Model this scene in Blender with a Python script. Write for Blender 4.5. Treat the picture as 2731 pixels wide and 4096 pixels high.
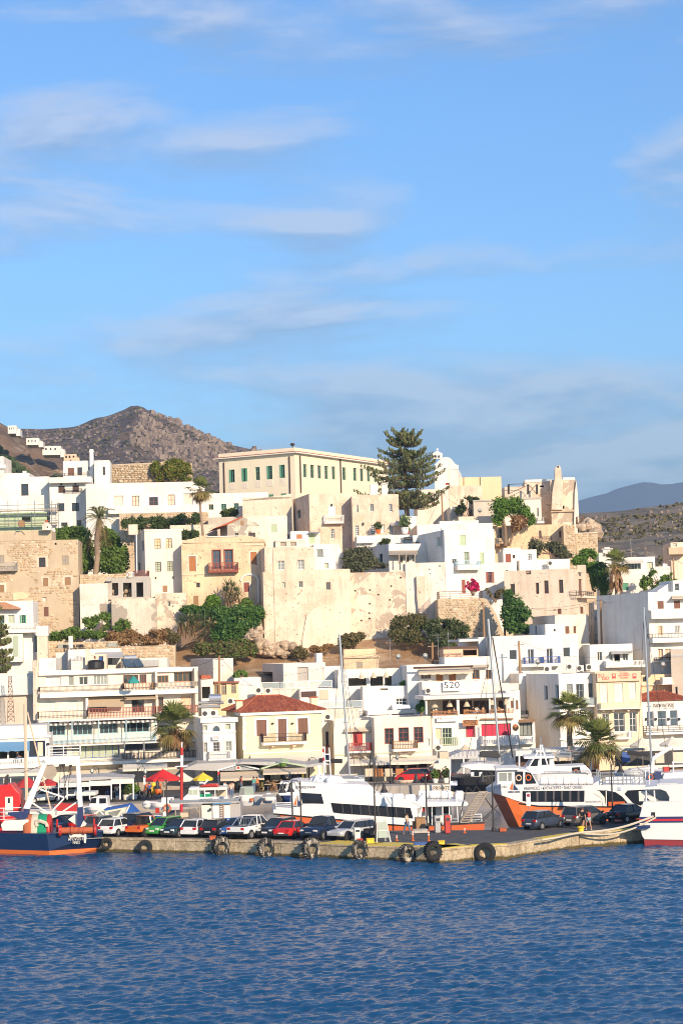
import bpy, bmesh, math, random
import numpy as np
from mathutils import Vector, Matrix, noise
R=math.radians; rnd=random.Random(7)
S=bpy.context.scene
for o in list(bpy.data.objects): bpy.data.objects.remove(o)
COL=S.collection
# ---------------- camera
FPX=8000.; CW=2731.; CH=4096.; CAMZ=16.2
cd=bpy.data.cameras.new('camera'); cam=bpy.data.objects.new('camera',cd); COL.objects.link(cam); S.camera=cam
cd.sensor_fit='HORIZONTAL'; cd.sensor_width=36.; cd.lens=FPX/CW*36.; cd.clip_start=1.; cd.clip_end=40000.
CR=Matrix.Rotation(R(90)+math.atan(552/FPX),3,'X')@Matrix.Rotation(R(-1.6),3,'Z')
cam.matrix_world=Matrix.Translation((0,0,CAMZ))@CR.to_4x4(); CP=Vector((0,0,CAMZ))
# ---------------- sun and sky
AZ=27.; EL=21.
sv=Vector((math.sin(R(AZ))*math.cos(R(EL)),-math.cos(R(AZ))*math.cos(R(EL)),math.sin(R(EL))))
sl=bpy.data.lights.new('sun','SUN'); sl.energy=4.2; sl.angle=R(.5); sl.color=(1.,.79,.57)
so=bpy.data.objects.new('sun',sl); COL.objects.link(so); so.rotation_euler=sv.to_track_quat('Z','Y').to_euler(); so.location=(0,0,200)
S.render.engine='CYCLES'; S.cycles.max_bounces=6; S.cycles.diffuse_bounces=3; S.cycles.volume_bounces=0; S.cycles.use_denoising=True; S.cycles.filter_width=1.05
S.view_settings.view_transform='Standard'; S.view_settings.look='None'; S.view_settings.gamma=1.; S.view_settings.exposure=.56
W=bpy.data.worlds.new('World'); S.world=W; W.use_nodes=True
def sky():
    nt=W.node_tree; N=nt.nodes; L=nt.links; N.clear()
    def n(t,**k):
        q=N.new(t)
        for a,b in k.items(): setattr(q,a,b)
        return q
    def math_(op,a,b):
        q=n('ShaderNodeMath',operation=op)
        for i,v in enumerate((a,b)):
            if v is None: continue
            if isinstance(v,(int,float)): q.inputs[i].default_value=v
            else: L.new(v,q.inputs[i])
        return q.outputs[0]
    out=n('ShaderNodeOutputWorld'); bg=n('ShaderNodeBackground'); st=n('ShaderNodeTexSky',sky_type='NISHITA',sun_disc=False)
    st.sun_elevation=R(EL); st.sun_rotation=R(180-AZ); st.air_density=1.15; st.dust_density=.3; st.ozone_density=3.
    bg.inputs[1].default_value=.15
    tint=n('ShaderNodeMix',data_type='RGBA',blend_type='MULTIPLY'); tint.inputs[0].default_value=1; tint.inputs[7].default_value=SKYT
    L.new(st.outputs[0],tint.inputs[6])
    tc=n('ShaderNodeTexCoord');
    # long level streaks: noise over the view direction, stretched along the horizon
    def nz(scale,detail,rough,src,dist=0.):
        q=n('ShaderNodeTexNoise'); q.inputs['Scale'].default_value=scale; q.inputs['Detail'].default_value=detail
        q.inputs['Roughness'].default_value=rough; q.inputs['Distortion'].default_value=dist; L.new(src,q.inputs['Vector']); return q.outputs['Fac']
    mp=n('ShaderNodeMapping'); mp.inputs['Scale'].default_value=(1.,1.,4.); mp.inputs['Location'].default_value=CLO; L.new(tc.outputs['Generated'],mp.inputs['Vector'])
    a=nz(6.3,7.,.54,mp.outputs[0],.25); b=nz(2.6,2.,.5,mp.outputs[0])
    sp=n('ShaderNodeSeparateXYZ'); L.new(tc.outputs['Generated'],sp.inputs[0]); lo=n('ShaderNodeMapRange'); L.new(sp.outputs[2],lo.inputs[0]); lo.inputs[1].default_value=.04; lo.inputs[2].default_value=.22; lo.inputs[3].default_value=.085; lo.inputs[4].default_value=.0
    s_=math_('ADD',math_('ADD',math_('MULTIPLY',a,.66),math_('MULTIPLY',b,.40)),lo.outputs[0])
    rp=n('ShaderNodeValToRGB'); L.new(s_,rp.inputs[0]); rp.color_ramp.elements[0].position=.505; rp.color_ramp.elements[1].position=.625
    up=n('ShaderNodeMapping'); up.inputs['Scale'].default_value=(1.,1.,4.); up.inputs['Location'].default_value=(CLO[0],CLO[1],CLO[2]+.035); L.new(tc.outputs['Generated'],up.inputs['Vector'])
    a2=nz(6.3,7.,.54,up.outputs[0],.25)
    # thinner above than below: a lit upper edge, a grey belly
    df=math_('ADD',math_('MULTIPLY',math_('SUBTRACT',a,a2),4.),.5)
    cr=n('ShaderNodeValToRGB'); L.new(df,cr.inputs[0]); cr.color_ramp.elements[0].position=.3; cr.color_ramp.elements[0].color=CLD; cr.color_ramp.elements[1].position=.75; cr.color_ramp.elements[1].color=CLL
    mx=n('ShaderNodeMix',data_type='RGBA'); L.new(math_('MULTIPLY',rp.outputs[0],.54),mx.inputs[0]); L.new(tint.outputs[2],mx.inputs[6]); L.new(cr.outputs[0],mx.inputs[7])
    L.new(mx.outputs[2],bg.inputs[0]); L.new(bg.outputs[0],out.inputs[0])
SKYT=(.46,.66,.87,1); CLO=(6.6,.4,2.2); CLD=(1.55,2.0,2.7,1); CLL=(3.5,3.5,3.75,1)
sky(); HZD=.00012
# ---------------- pixel to world
CROP={}
for r_,y_ in (('A',1600),('B',2100),('C',2560),('D',2960)):
    for i_,x_ in enumerate((0,680,1360,2031)): CROP[r_+str(i_+1)]=(x_,y_)
CROP['P']=(0,0)
SCL={'E1':3.4844,'E2':3.136,'E3':1.8869}; CROP['E1']=(0,3050); CROP['E2']=(500,3080); CROP['E3']=(1900,2980)
def pix(c,x,y):
    if c=='P': return x,y
    a,b=CROP[c]; k=SCL.get(c,2.24); return a+x/k,b+y/k
def ray(c,x,y):
    px,py=pix(c,x,y)
    return CR@Vector(((px-CW/2)/FPX,-(py-CH/2)/FPX,-1.))
def at(c,x,y,d):
    r=ray(c,x,y); return CP+r*(d/r.y)
def gnd(c,x,y,z=1.1):
    r=ray(c,x,y); return CP+r*((z-CAMZ)/r.z)
# ---------------- mesh helper
class MB:
    def __init__(s,M=None): s.v=[]; s.f=[]; s.M=M
    def P(s,p):
        s.v.append(tuple(s.M(*p)) if s.M else tuple(p)); return len(s.v)-1
    def face(s,pts): s.f.append([s.P(p) for p in pts])
    def box(s,x0,y0,z0,x1,y1,z1):
        i=[s.P((x,y,z)) for z in (z0,z1) for y in (y0,y1) for x in (x0,x1)]
        for a in ((0,2,3,1),(4,5,7,6),(0,1,5,4),(2,6,7,3),(0,4,6,2),(1,3,7,5)): s.f.append([i[k] for k in a])
        return s
    def loft(s,rings,close=True,caps=True):
        ids=[[s.P(p) for p in r] for r in rings]; n=len(ids[0])
        for a,b in zip(ids,ids[1:]):
            for k in range(n if close else n-1):
                s.f.append([a[k],a[(k+1)%n],b[(k+1)%n],b[k]])
        if caps: s.f.append(ids[0][::-1]); s.f.append(ids[-1])
        return s
    def tube(s,p,q,r,n=6,r2=None):
        p=Vector(p); q=Vector(q); d=(q-p)
        if d.length<1e-6: return s
        d.normalize(); a=d.orthogonal().normalized(); b=d.cross(a); r2=r if r2 is None else r2
        s.loft([[tuple(c+(a*math.cos(t)+b*math.sin(t))*rr) for t in [2*math.pi*k/n for k in range(n)]] for c,rr in ((p,r),(q,r2))]); return s
    def path(s,pts,r,n=6,r2=None):
        r2=r if r2 is None else r2; pts=[Vector(p) for p in pts]; rings=[]; m=len(pts)
        d=(pts[1]-pts[0]).normalized(); a=d.orthogonal().normalized()
        for i,p in enumerate(pts):
            d=(pts[min(i+1,m-1)]-pts[max(i-1,0)]).normalized(); a=(a-d*a.dot(d)).normalized(); b=d.cross(a); rr=r+(r2-r)*i/(m-1)
            rings.append([tuple(p+(a*math.cos(t)+b*math.sin(t))*rr) for t in [2*math.pi*k/n for k in range(n)]])
        s.loft(rings); return s
    def lathe(s,prof,n=16,c=(0,0,0)):
        s.loft([[(c[0]+r*math.cos(2*math.pi*k/n),c[1]+r*math.sin(2*math.pi*k/n),c[2]+z) for k in range(n)] for r,z in prof]); return s
    def prism(s,pts,f0,f1):
        "pts: list of 2-D; f0,f1 map a 2-D point to 3-D near and far"
        a=[s.P(f0(*p)) for p in pts]; b=[s.P(f1(*p)) for p in pts]; n=len(pts)
        s.f.append(a); s.f.append(b[::-1])
        for k in range(n): s.f.append([a[k],b[k],b[(k+1)%n],a[(k+1)%n]])
        return s
    def ball(s,c,rx,ry,rz,n=10,m=6):
        s.loft([[(c[0]+rx*math.cos(2*math.pi*k/n)*math.sin(t),c[1]+ry*math.sin(2*math.pi*k/n)*math.sin(t),c[2]-rz*math.cos(t)) for k in range(n)] for t in [math.pi*(.03+.94*j/m) for j in range(m+1)]]); return s
    def build(s,name,mat,parent=None,smooth=False,bevel=0.):
        me=bpy.data.meshes.new(name); me.from_pydata(s.v,[],s.f)
        if smooth:
            me.polygons.foreach_set('use_smooth',[True]*len(me.polygons)); 
        o=bpy.data.objects.new(name,me); COL.objects.link(o)
        if mat: me.materials.append(M_(mat))
        if parent: o.parent=parent
        if bevel:
            m=o.modifiers.new('bevel','BEVEL'); m.width=bevel; m.segments=2; m.limit_method='ANGLE'; m.angle_limit=R(50)
        me.update(); return o
def tag(o,label,cat,group=None,kind=None):
    o['label']=label; o['category']=cat
    if group: o['group']=group
    if kind: o['kind']=kind
    return o
def struct(o,kind='structure'): o['kind']=kind; return o
def empty(name,loc=(0,0,0),rz=0.):
    o=bpy.data.objects.new(name,None); COL.objects.link(o); o.location=loc; o.rotation_euler=(0,0,rz); o.empty_display_size=.3; return o
def thing(name,label,cat,loc=(0,0,0),rz=0.,group=None): return tag(empty(name,loc,rz),label,cat,group)
def copy_tree(o,parent=None):
    c=o.copy(); COL.objects.link(c); c.parent=parent
    for ch in list(o.children): copy_tree(ch,c)
    return c
# ---------------- materials
MATS={}
def M_(m): return MATS[m] if isinstance(m,str) else m
class NT:
    def __init__(s,name):
        s.m=bpy.data.materials.new(name); s.m.use_nodes=True; s.t=s.m.node_tree; s.b=s.t.nodes['Principled BSDF']; MATS[name]=s.m
    def n(s,t,**k):
        q=s.t.nodes.new(t)
        for a,b in k.items(): setattr(q,a,b)
        return q
    def l(s,a,b): s.t.links.new(a,b)
    def coord(s,scale=(1,1,1),rand=True,world=False):
        mp=s.n('ShaderNodeMapping'); mp.inputs['Scale'].default_value=scale
        if world: g=s.n('ShaderNodeNewGeometry'); s.l(g.outputs['Position'],mp.inputs['Vector'])
        else:
            tc=s.n('ShaderNodeTexCoord'); s.l(tc.outputs['Object'],mp.inputs['Vector'])
            if rand:
                oi=s.n('ShaderNodeObjectInfo'); mu=s.n('ShaderNodeMath',operation='MULTIPLY'); mu.inputs[1].default_value=91.; s.l(oi.outputs['Random'],mu.inputs[0]); s.l(mu.outputs[0],mp.inputs['Location'])
        return mp.outputs[0]
    def noise(s,scale,vec,detail=4.,rough=.55,dist=0.):
        q=s.n('ShaderNodeTexNoise'); q.inputs['Scale'].default_value=scale; q.inputs['Detail'].default_value=detail; q.inputs['Roughness'].default_value=rough; q.inputs['Distortion'].default_value=dist
        s.l(vec,q.inputs['Vector']); return q.outputs['Fac']
    def ramp(s,src,a,b,ca=(0,0,0,1),cb=(1,1,1,1)):
        q=s.n('ShaderNodeValToRGB'); s.l(src,q.inputs[0]); e=q.color_ramp.elements; e[0].position=a; e[1].position=b; e[0].color=ca; e[1].color=cb; return q.outputs[0]
    def mix(s,f,a,b,mode='MIX'):
        q=s.n('ShaderNodeMix',data_type='RGBA',blend_type=mode)
        for i,v in ((0,f),(6,a),(7,b)):
            if isinstance(v,(int,float)): q.inputs[i].default_value=v
            elif isinstance(v,tuple): q.inputs[i].default_value=(*v[:3],1)
            else: s.l(v,q.inputs[i])
        return q.outputs[2]
    def fin(s,col,rough=.85,bump=None,bs=.3,bd=.02,spec=None,metal=0.):
        if isinstance(col,tuple): s.b.inputs['Base Color'].default_value=(*col[:3],1)
        else: s.l(col,s.b.inputs['Base Color'])
        s.b.inputs['Roughness'].default_value=rough; s.b.inputs['Metallic'].default_value=metal
        if spec is not None: s.b.inputs['Specular IOR Level'].default_value=spec
        if bump is not None:
            q=s.n('ShaderNodeBump'); q.inputs['Strength'].default_value=bs; q.inputs['Distance'].default_value=bd; s.l(bump,q.inputs['Height']); s.l(q.outputs[0],s.b.inputs['Normal'])
        return s.m
def c3(c,k): return tuple(x*k for x in c)
def plaster(name,base,stain,amt=.5,patch=None,pt=.6,rough=.9,bd=.03):
    t=NT(name); v=t.coord(); vs=t.coord((1.3,1.3,.16))
    big=t.ramp(t.noise(.35,v,5.,.6),.38,.75); st=t.ramp(t.noise(1.1,vs,5.,.65),.5,.78)
    col=t.mix(.0,base,base); 
    f=t.n('ShaderNodeMath',operation='MULTIPLY'); f.inputs[1].default_value=amt; t.l(big,f.inputs[0])
    col=t.mix(f.outputs[0],base,stain)
    f=t.n('ShaderNodeMath',operation='MULTIPLY'); f.inputs[1].default_value=amt*.7; t.l(st,f.inputs[0])
    col=t.mix(f.outputs[0],col,c3(stain,.72))
    fine=t.noise(9.,v,4.,.7); col=t.mix(.10,col,t.ramp(fine,.3,.7),'OVERLAY')
    h=fine
    if patch or amt>.7:
        pit=t.ramp(t.noise(2.6,v,2.,.5,.3),.66,.70); col=t.mix(pit,col,c3(stain,.62))
    if patch:
        p=t.noise(.42,v,6.,.62,.6); pm=t.ramp(p,pt,pt+.02); col=t.mix(pm,col,t.mix(t.noise(3.,v),c3(patch,.8),c3(patch,1.15)))
        mm=t.n('ShaderNodeMath',operation='SUBTRACT'); t.l(fine,mm.inputs[0]); t.l(pm,mm.inputs[1]); h=mm.outputs[0]
    return t.fin(col,rough,h,.5,bd)
def plain(name,c,rough=.6,metal=0.,var=.12,spec=None,scale=3.):
    t=NT(name); v=t.coord(); n=t.noise(scale,v,4.,.6)
    return t.fin(t.mix(n,c3(c,1-var),c3(c,1+var)),rough,n,.1,.005,spec,metal)
def worn(name,c,rust,amt=.62,rough=.5,metal=0.):
    t=NT(name); v=t.coord(); vs=t.coord((2,2,.4)); a=t.ramp(t.noise(1.6,vs,6.,.7),amt,amt+.12); n=t.noise(6.,v,4.,.6)
    return t.fin(t.mix(a,t.mix(n,c3(c,.9),c3(c,1.08)),rust),rough,n,.15,.01,None,metal)
def stonem(name,cols,bd=.02):
    "stones: colour picked per object and per mesh island"
    t=NT(name); oi=t.n('ShaderNodeObjectInfo'); g=t.n('ShaderNodeNewGeometry'); ad=t.n('ShaderNodeMath',operation='ADD'); t.l(oi.outputs['Random'],ad.inputs[0]); t.l(g.outputs['Random Per Island'],ad.inputs[1])
    fr=t.n('ShaderNodeMath',operation='FRACT'); t.l(ad.outputs[0],fr.inputs[0])
    q=t.n('ShaderNodeValToRGB'); t.l(fr.outputs[0],q.inputs[0]); e=q.color_ramp.elements
    while len(e)<len(cols): e.new(.5)
    for i,c in enumerate(cols): e[i].position=i/(len(cols)-1); e[i].color=(*c,1)
    v=t.coord(world=True); n=t.noise(5.,v,5.,.65); return t.fin(t.mix(.45,q.outputs[0],t.ramp(n,.3,.75),'OVERLAY'),.92,n,.5,bd)
def leafm(name,a,b,rough=.6,tr=.2):
    t=NT(name); g=t.n('ShaderNodeNewGeometry'); oi=t.n('ShaderNodeObjectInfo'); v=t.coord(world=True); n=t.ramp(t.noise(.9,v,2.),.35,.65)
    col=t.mix(g.outputs['Random Per Island'],a,b); col=t.mix(.35,col,t.mix(n,c3(a,.75),c3(b,1.1)))
    t.fin(col,rough,spec=.25); tl=t.n('ShaderNodeBsdfTranslucent'); t.l(col,tl.inputs[0]); ms=t.n('ShaderNodeMixShader'); ms.inputs[0].default_value=tr
    out=[x for x in t.t.nodes if x.type=='OUTPUT_MATERIAL'][0]; t.l(t.b.outputs[0],ms.inputs[1]); t.l(tl.outputs[0],ms.inputs[2]); t.l(ms.outputs[0],out.inputs[0]); return t.m
def glassm(name,c,rough=.06):
    t=NT(name); v=t.coord(); n=t.noise(.8,v,2.); return t.fin(t.mix(n,c3(c,.6),c3(c,1.5)),rough,n,.04,.02,.6)
def striped(name,a,b,ax=0,freq=2.5):
    t=NT(name); v=t.coord(rand=False); sp=t.n('ShaderNodeSeparateXYZ'); t.l(v,sp.inputs[0]); w=t.n('ShaderNodeMath',operation='MULTIPLY'); w.inputs[1].default_value=freq; t.l(sp.outputs[ax],w.inputs[0])
    f=t.n('ShaderNodeMath',operation='FRACT'); t.l(w.outputs[0],f.inputs[0]); g=t.n('ShaderNodeMath',operation='GREATER_THAN'); g.inputs[1].default_value=.5; t.l(f.outputs[0],g.inputs[0])
    return t.fin(t.mix(g.outputs[0],a,b),.85)
plaster('white',(.80,.765,.70),(.62,.55,.45),.65)
plaster('whiteold',(.77,.71,.63),(.54,.46,.36),.85)
plaster('cream',(.77,.65,.51),(.60,.48,.35),.75)
plaster('creamlight',(.80,.71,.59),(.63,.53,.42),.65)
plaster('mansion',(.79,.71,.53),(.72,.62,.44),.3)
plaster('ochre',(.78,.58,.37),(.56,.41,.27),.95,(.62,.45,.29),.6)
plaster('yellow',(.79,.68,.45),(.70,.58,.38),.4)
plaster('pink',(.79,.62,.48),(.55,.40,.29),1.,(.64,.48,.35),.58)
plaster('pinkpatch',(.79,.67,.51),(.55,.42,.31),.95,(.46,.37,.28),.52)
plaster('peel',(.74,.64,.51),(.50,.42,.33),.9,(.38,.33,.27),.5)
plaster('concrete',(.46,.43,.38),(.33,.31,.28),.6)
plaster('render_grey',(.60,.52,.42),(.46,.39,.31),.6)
plaster('mortar',(.56,.45,.31),(.42,.33,.22),.7)
plaster('peach',(.77,.58,.36),(.68,.50,.32),.4)
plaster('sugiu',(.75,.61,.43),(.66,.52,.37),.4)
plaster('trim',(.80,.77,.70),(.70,.65,.56),.3)
plain('trimgrey',(.5,.49,.46),.8); plain('salmon',(.74,.50,.34),.85)
plain('brown',(.16,.065,.035),.6); plain('darkbrown',(.07,.03,.02),.6); plain('redbrown',(.26,.055,.03),.55); plain('orangewood',(.40,.15,.04),.55)
plain('wood',(.30,.17,.08),.7,var=.3); plain('greywood',(.34,.29,.23),.8,var=.3); plain('green',(.09,.30,.19),.6); plain('palegreen',(.42,.52,.33),.7); plain('palegrey',(.62,.62,.56),.6)
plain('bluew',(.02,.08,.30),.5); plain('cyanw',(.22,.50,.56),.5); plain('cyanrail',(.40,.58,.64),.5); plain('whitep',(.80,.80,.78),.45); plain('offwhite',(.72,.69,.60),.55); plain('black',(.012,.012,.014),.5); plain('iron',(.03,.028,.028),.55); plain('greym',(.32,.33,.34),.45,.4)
plain('steel',(.55,.56,.57),.3,.8); plain('redp',(.42,.025,.018),.45); plain('crimson',(.50,.012,.03),.55); plain('orangep',(.62,.13,.02),.45); plain('yellowp',(.75,.50,.02),.6); plain('greenp',(.02,.22,.10),.5)
plain('canvas',(.58,.48,.35),.9); plain('canvasdark',(.40,.31,.21),.9); plain('canvaslight',(.70,.64,.52),.9); plain('canvasgrey',(.42,.41,.39),.85); plain('canvasred',(.42,.03,.03),.85); plain('umbred',(.62,.02,.02),.8); plain('umbyellow',(.80,.55,.04),.8); plain('teal',(.03,.27,.24),.8); plain('awnblue',(.12,.26,.42),.85); plain('tarpblue',(.01,.09,.36),.7)
striped('awnstripe',(.62,.60,.56),(.16,.15,.14),0,1.8); striped('roofstripe',(.5,.5,.5),(.36,.36,.37),0,2.2)
plain('tile',(.40,.105,.05),.85,var=.35,scale=6.); plain('tileold',(.42,.22,.13),.9,var=.35,scale=6.)
glassm('glass',(.035,.042,.05)); glassm('glassblue',(.06,.09,.12)); glassm('glasslight',(.22,.24,.22),.12); plain('curtain',(.60,.55,.42),.9); plain('curtaingreen',(.40,.46,.34),.9); plain('curtainred',(.55,.035,.075),.85)
glassm('boatglass',(.015,.018,.024),.08)
t=NT('glasspanel'); t.fin((.55,.62,.62),.1); tb=t.n('ShaderNodeBsdfTransparent'); tb.inputs[0].default_value=(.86,.92,.92,1); ms=t.n('ShaderNodeMixShader'); ms.inputs[0].default_value=.62; t.l(t.b.outputs[0],ms.inputs[1]); t.l(tb.outputs[0],ms.inputs[2]); t.l(ms.outputs[0],[x for x in t.t.nodes if x.type=='OUTPUT_MATERIAL'][0].inputs[0])
SINGLE={'wall_lamp','roller_cap','roller_flange','stern_post','porch_post','post','lantern','stanchion','band','downpipe','drain','collar','block','strut','standard','ledger','window_bar','mast','red_band'}
class Fr:
    "a vertical plane seen in the photo: origin at its left base corner, local x along it, local y away from the camera"
    def __init__(s,name,label,cat,crop,xl,xr,yt,yb,d,th=0.,zb=None,group=None):
        s.c=crop; s.name=name; t=R(th); s.th=t; s.e=Vector((math.cos(t),math.sin(t),0)); s.n=Vector((math.sin(t),-math.cos(t),0))
        ym=(yt+yb)/2; s.A=at(crop,xl,ym,d); s.A.z=0; s.zb=0.
        s.W=s.uv(xr,ym)[0]; s.zb=zb if zb is not None else s.uv((xl+xr)/2,yb)[1]
        s.H=s.uv((xl+xr)/2,yt)[1]
        s.root=thing(name,label,cat,(s.A.x,s.A.y,s.zb),t,group); s.holes={'F':[],'L':[],'R':[]}; s.D=6.
    def uv(s,x,y,off=0.,side='F'):
        r=ray(s.c,x,y)
        if side=='F': n,o,e=s.n,s.A+s.n*off,s.e
        elif side=='L': n,o,e=-s.e,s.A-s.e*off,-s.n
        else: n,o,e=s.e,s.A+s.e*(s.W+off),-s.n
        k=n.dot(o-CP)/n.dot(r); p=CP+r*k; return e.dot(p-s.A) if side!='F' else e.dot(p-o), p.z-s.zb
    def wp(s,x,y,off=0.):
        u,z=s.uv(x,y,off); return Vector((s.A.x,s.A.y,s.zb))+s.e*u+s.n*off+Vector((0,0,z))
    def loc(s,u,o,z): return Vector((s.A.x,s.A.y,s.zb))+s.e*u+s.n*o+Vector((0,0,z))
    def M(s,side='F'):
        if side=='F': return lambda a,o,z:(a,-o,z)
        if side=='L': return lambda a,o,z:(-o,a,z)
        return lambda a,o,z:(s.W+o,a,z)
    def rect(s,x0,y0,x1,y1,off=0.,side='F'):
        ym=(y0+y1)/2; xm=(x0+x1)/2
        a=s.uv(x0,ym,off,side)[0]; b=s.uv(x1,ym,off,side)[0]; z0=s.uv(xm,y1,off,side)[1]; z1=s.uv(xm,y0,off,side)[1]
        return min(a,b),z0,max(a,b),z1
    def box(s,name,x0,y0,x1,y1,o0,o1,mat,parent=None,bevel=0.):
        a,z0,b,z1=s.rect(x0,y0,x1,y1,max(o0,o1)); m=MB(s.M()); m.box(a,min(o0,o1),z0,b,max(o0,o1),z1); return m.build(name,mat,parent or s.root,bevel=bevel)
    def poly(s,name,pts,o0,o1,mat,parent=None,bevel=0.,dx=0.,dz=0.):
        "outline in photo pixels at o0, carried back to o1"
        q=[s.uv(x,y,o0) for x,y in pts]; m=MB(); m.prism(q,lambda u,z:(u,-o0,z),lambda u,z:(u+dx,-o1,z+dz)); return m.build(name,mat,parent or s.root,bevel=bevel)
    def tubes(s,name,segs,r,mat,off=0.,parent=None,n=6):
        if len(segs)>1 and name in SINGLE: return [s.tubes(name,[g],r,mat,off,parent,n) for g in segs]
        m=MB()
        for g in segs:
            pts=[]
            for p in g:
                o=p[2] if len(p)>2 else off; u,z=s.uv(p[0],p[1],o); pts.append((u,-o,z))
            if len(pts)==2: m.tube(pts[0],pts[1],r,n)
            else: m.path(pts,r,n)
        return m.build(name,mat,parent or s.root)
    def text(s,txt,x0,y0,x1,y1,off,mat,parent=None,name='lettering',ext=.012,side='F'):
        cu=bpy.data.curves.new('txt','FONT'); cu.body=txt; cu.extrude=ext; cu.resolution_u=2; ob=bpy.data.objects.new('txt',cu); COL.objects.link(ob)
        dg=bpy.context.evaluated_depsgraph_get(); me=bpy.data.meshes.new_from_object(ob.evaluated_get(dg)); bpy.data.objects.remove(ob); bpy.data.curves.remove(cu)
        co=np.empty(len(me.vertices)*3); me.vertices.foreach_get('co',co); co=co.reshape(-1,3); mn=co.min(0); mx=co.max(0)
        a,z0=s.uv(x0,y1,off); b,z0b=s.uv(x1,y1,off); _,z1=s.uv(x0,y0,off)
        k=(co[:,0]-mn[0])/(mx[0]-mn[0]); h=(co[:,1]-mn[1])/(mx[1]-mn[1])
        out=np.stack([a+(b-a)*k,-off+co[:,2]*-1.,z0+(z1-z0)*h],1); me.vertices.foreach_set('co',out.ravel()); me.name=name
        o=bpy.data.objects.new(name,me); COL.objects.link(o); me.materials.clear(); me.materials.append(M_(mat)); o.parent=parent or s.root; me.update(); return o
    def rail(s,x0,y0,x1,y1,off,mat,style='bar',sides=True,parent=None,sp=.14,side='F',back=0.,name='railing'):
        a,z0,b,z1=s.rect(x0,y0,x1,y1,off,side); m=MB(s.M(side))
        def run(p,q):
            L=(Vector(q)-Vector(p)).length
            if L<.05: return
            def bar(f0,za,f1,zb_,r):
                P=Vector(p)+(Vector(q)-Vector(p))*f0; Q=Vector(p)+(Vector(q)-Vector(p))*f1; m.tube((P.x,P.y,za),(Q.x,Q.y,zb_),r,4)
            bar(0,z1,1,z1,.045); bar(0,z0+.08,1,z0+.08,.03); n=max(1,int(L/sp))
            if style in('bar','fat'):
                for k in range(n+1): bar(k/n,z0,k/n,z1,.021 if style=='bar' else .045)
            elif style=='x':
                k_=max(1,int(L/1.1))
                for k in range(k_): bar(k/k_,z0+.08,(k+1)/k_,z1,.016); bar(k/k_,z1,(k+1)/k_,z0+.08,.016); bar((k+.5)/k_,z0,(k+.5)/k_,z1,.02)
            elif style=='rails':
                for h in (.35,.68): bar(0,z0+(z1-z0)*h,1,z0+(z1-z0)*h,.034)
                k_=max(1,int(L/1.3))
                for k in range(k_+1): bar(k/k_,z0,k/k_,z1,.045)
            elif style=='glass':
                k_=max(1,int(L/1.4))
                for k in range(k_+1): bar(k/k_,z0,k/k_,z1,.03)
            for f in (0,1): bar(f,z0,f,z1,.04)
        run((a,off,0),(b,off,0))
        if sides: run((a,off,0),(a,back,0)); run((b,off,0),(b,back,0))
        o=m.build(name,mat,parent or s.root)
        if style=='glass':
            L=b-a; k_=max(1,int(L/1.4))
            for k in range(k_):
                MB(s.M(side)).box(a+L*k/k_+.05,off-.008,z0+.12,a+L*(k+1)/k_-.05,off+.008,z1-.06).build('pane','glasspanel',o)
        return o
    def awn(s,x0,y0,x1,y1,out,mat,valance=.22,name='awning',o0=0.,arms=True,scallop=False):
        u0,z0=s.uv(x0,(y0),o0); u1,_=s.uv(x1,y0,o0); zt=s.uv((x0+x1)/2,y0,o0)[1]; zf=s.uv((x0+x1)/2,y1,out)[1]
        a=s.uv(x0,y1,out)[0]; b=s.uv(x1,y1,out)[0]
        m=MB(); n=max(3,int((b-a)/.5)); th=.03
        for k in range(n):
            f,g=k/n,(k+1)/n; sg=.03*math.sin(k*2.1)
            for t0,t1 in ((0,.5),(.5,1)):
                def P(fx,t): return (u0+(u1-u0)*fx)*(1-t)+(a+(b-a)*fx)*t,-(o0*(1-t)+out*t),zt*(1-t)+zf*t-(.05 if t==.5 else 0)
                p=[P(f,t0),P(g,t0),P(g,t1),P(f,t1)]; m.face(p); m.face([(x,y,z-th) for x,y,z in p[::-1]])
        o=m.build(name,mat,s.root)
        if valance:
            v=MB()
            for k in range(n):
                f,g=k/n,(k+1)/n; v.box(a+(b-a)*f,-out-.012,zf-valance-(.05 if (scallop and k%2) else 0),a+(b-a)*g,-out+.012,zf)
            v.build('valance',mat,o)
        if arms:
            q=MB()
            for f in (.04,.96): q.tube((u0+(u1-u0)*f,-o0,zt-.5),(a+(b-a)*f,-out,zf-.05),.02,4)
            q.build('arm','greym',o)
        return o
    def win(s,x0,y0,x1,y1,kind='w',fr='brown',sh=None,nv=1,nh=2,side='F',pane='glass',trim=None,sill=None,rev=.23,tw=.12,rec=None):
        a,z0,b,z1=s.rect(x0,y0,x1,y1,0.,side); a=max(a,.02); z0=max(z0,.01)
        top={'F':s.W,'L':s.D,'R':s.D}[side]; b=min(b,top-.02)
        if b-a<.08 or z1-z0<.08: return None
        M=s.M(side); deep=rec or rev; s.holes[side].append((a,z0,b,z1,deep if kind!='h' else .3)); w=b-a; h=z1-z0; sh=sh or fr; nm='door' if kind=='d' else 'window'
        if kind=='h': return None
        fw=min(.075,w*.12); o=-rev+.04
        m=MB(M); e=.004
        m.box(a+e,o-.05,z0+e,a+fw,o,z1-e); m.box(b-fw,o-.05,z0+e,b-e,o,z1-e); m.box(a+fw,o-.05,z1-fw,b-fw,o,z1-e); m.box(a+fw,o-.05,z0+e,b-fw,o,z0+fw)
        if kind in 'wogd' and kind!='s':
            for k in range(1,nv+1):
                x=a+w*k/(nv+1); m.box(x-.028,o-.045,z0+fw,x+.028,o-.005,z1-fw)
            for k in range(1,nh+1):
                z=z0+h*k/(nh+1); m.box(a+fw,o-.042,z-.02,b-fw,o-.008,z+.02)
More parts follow.
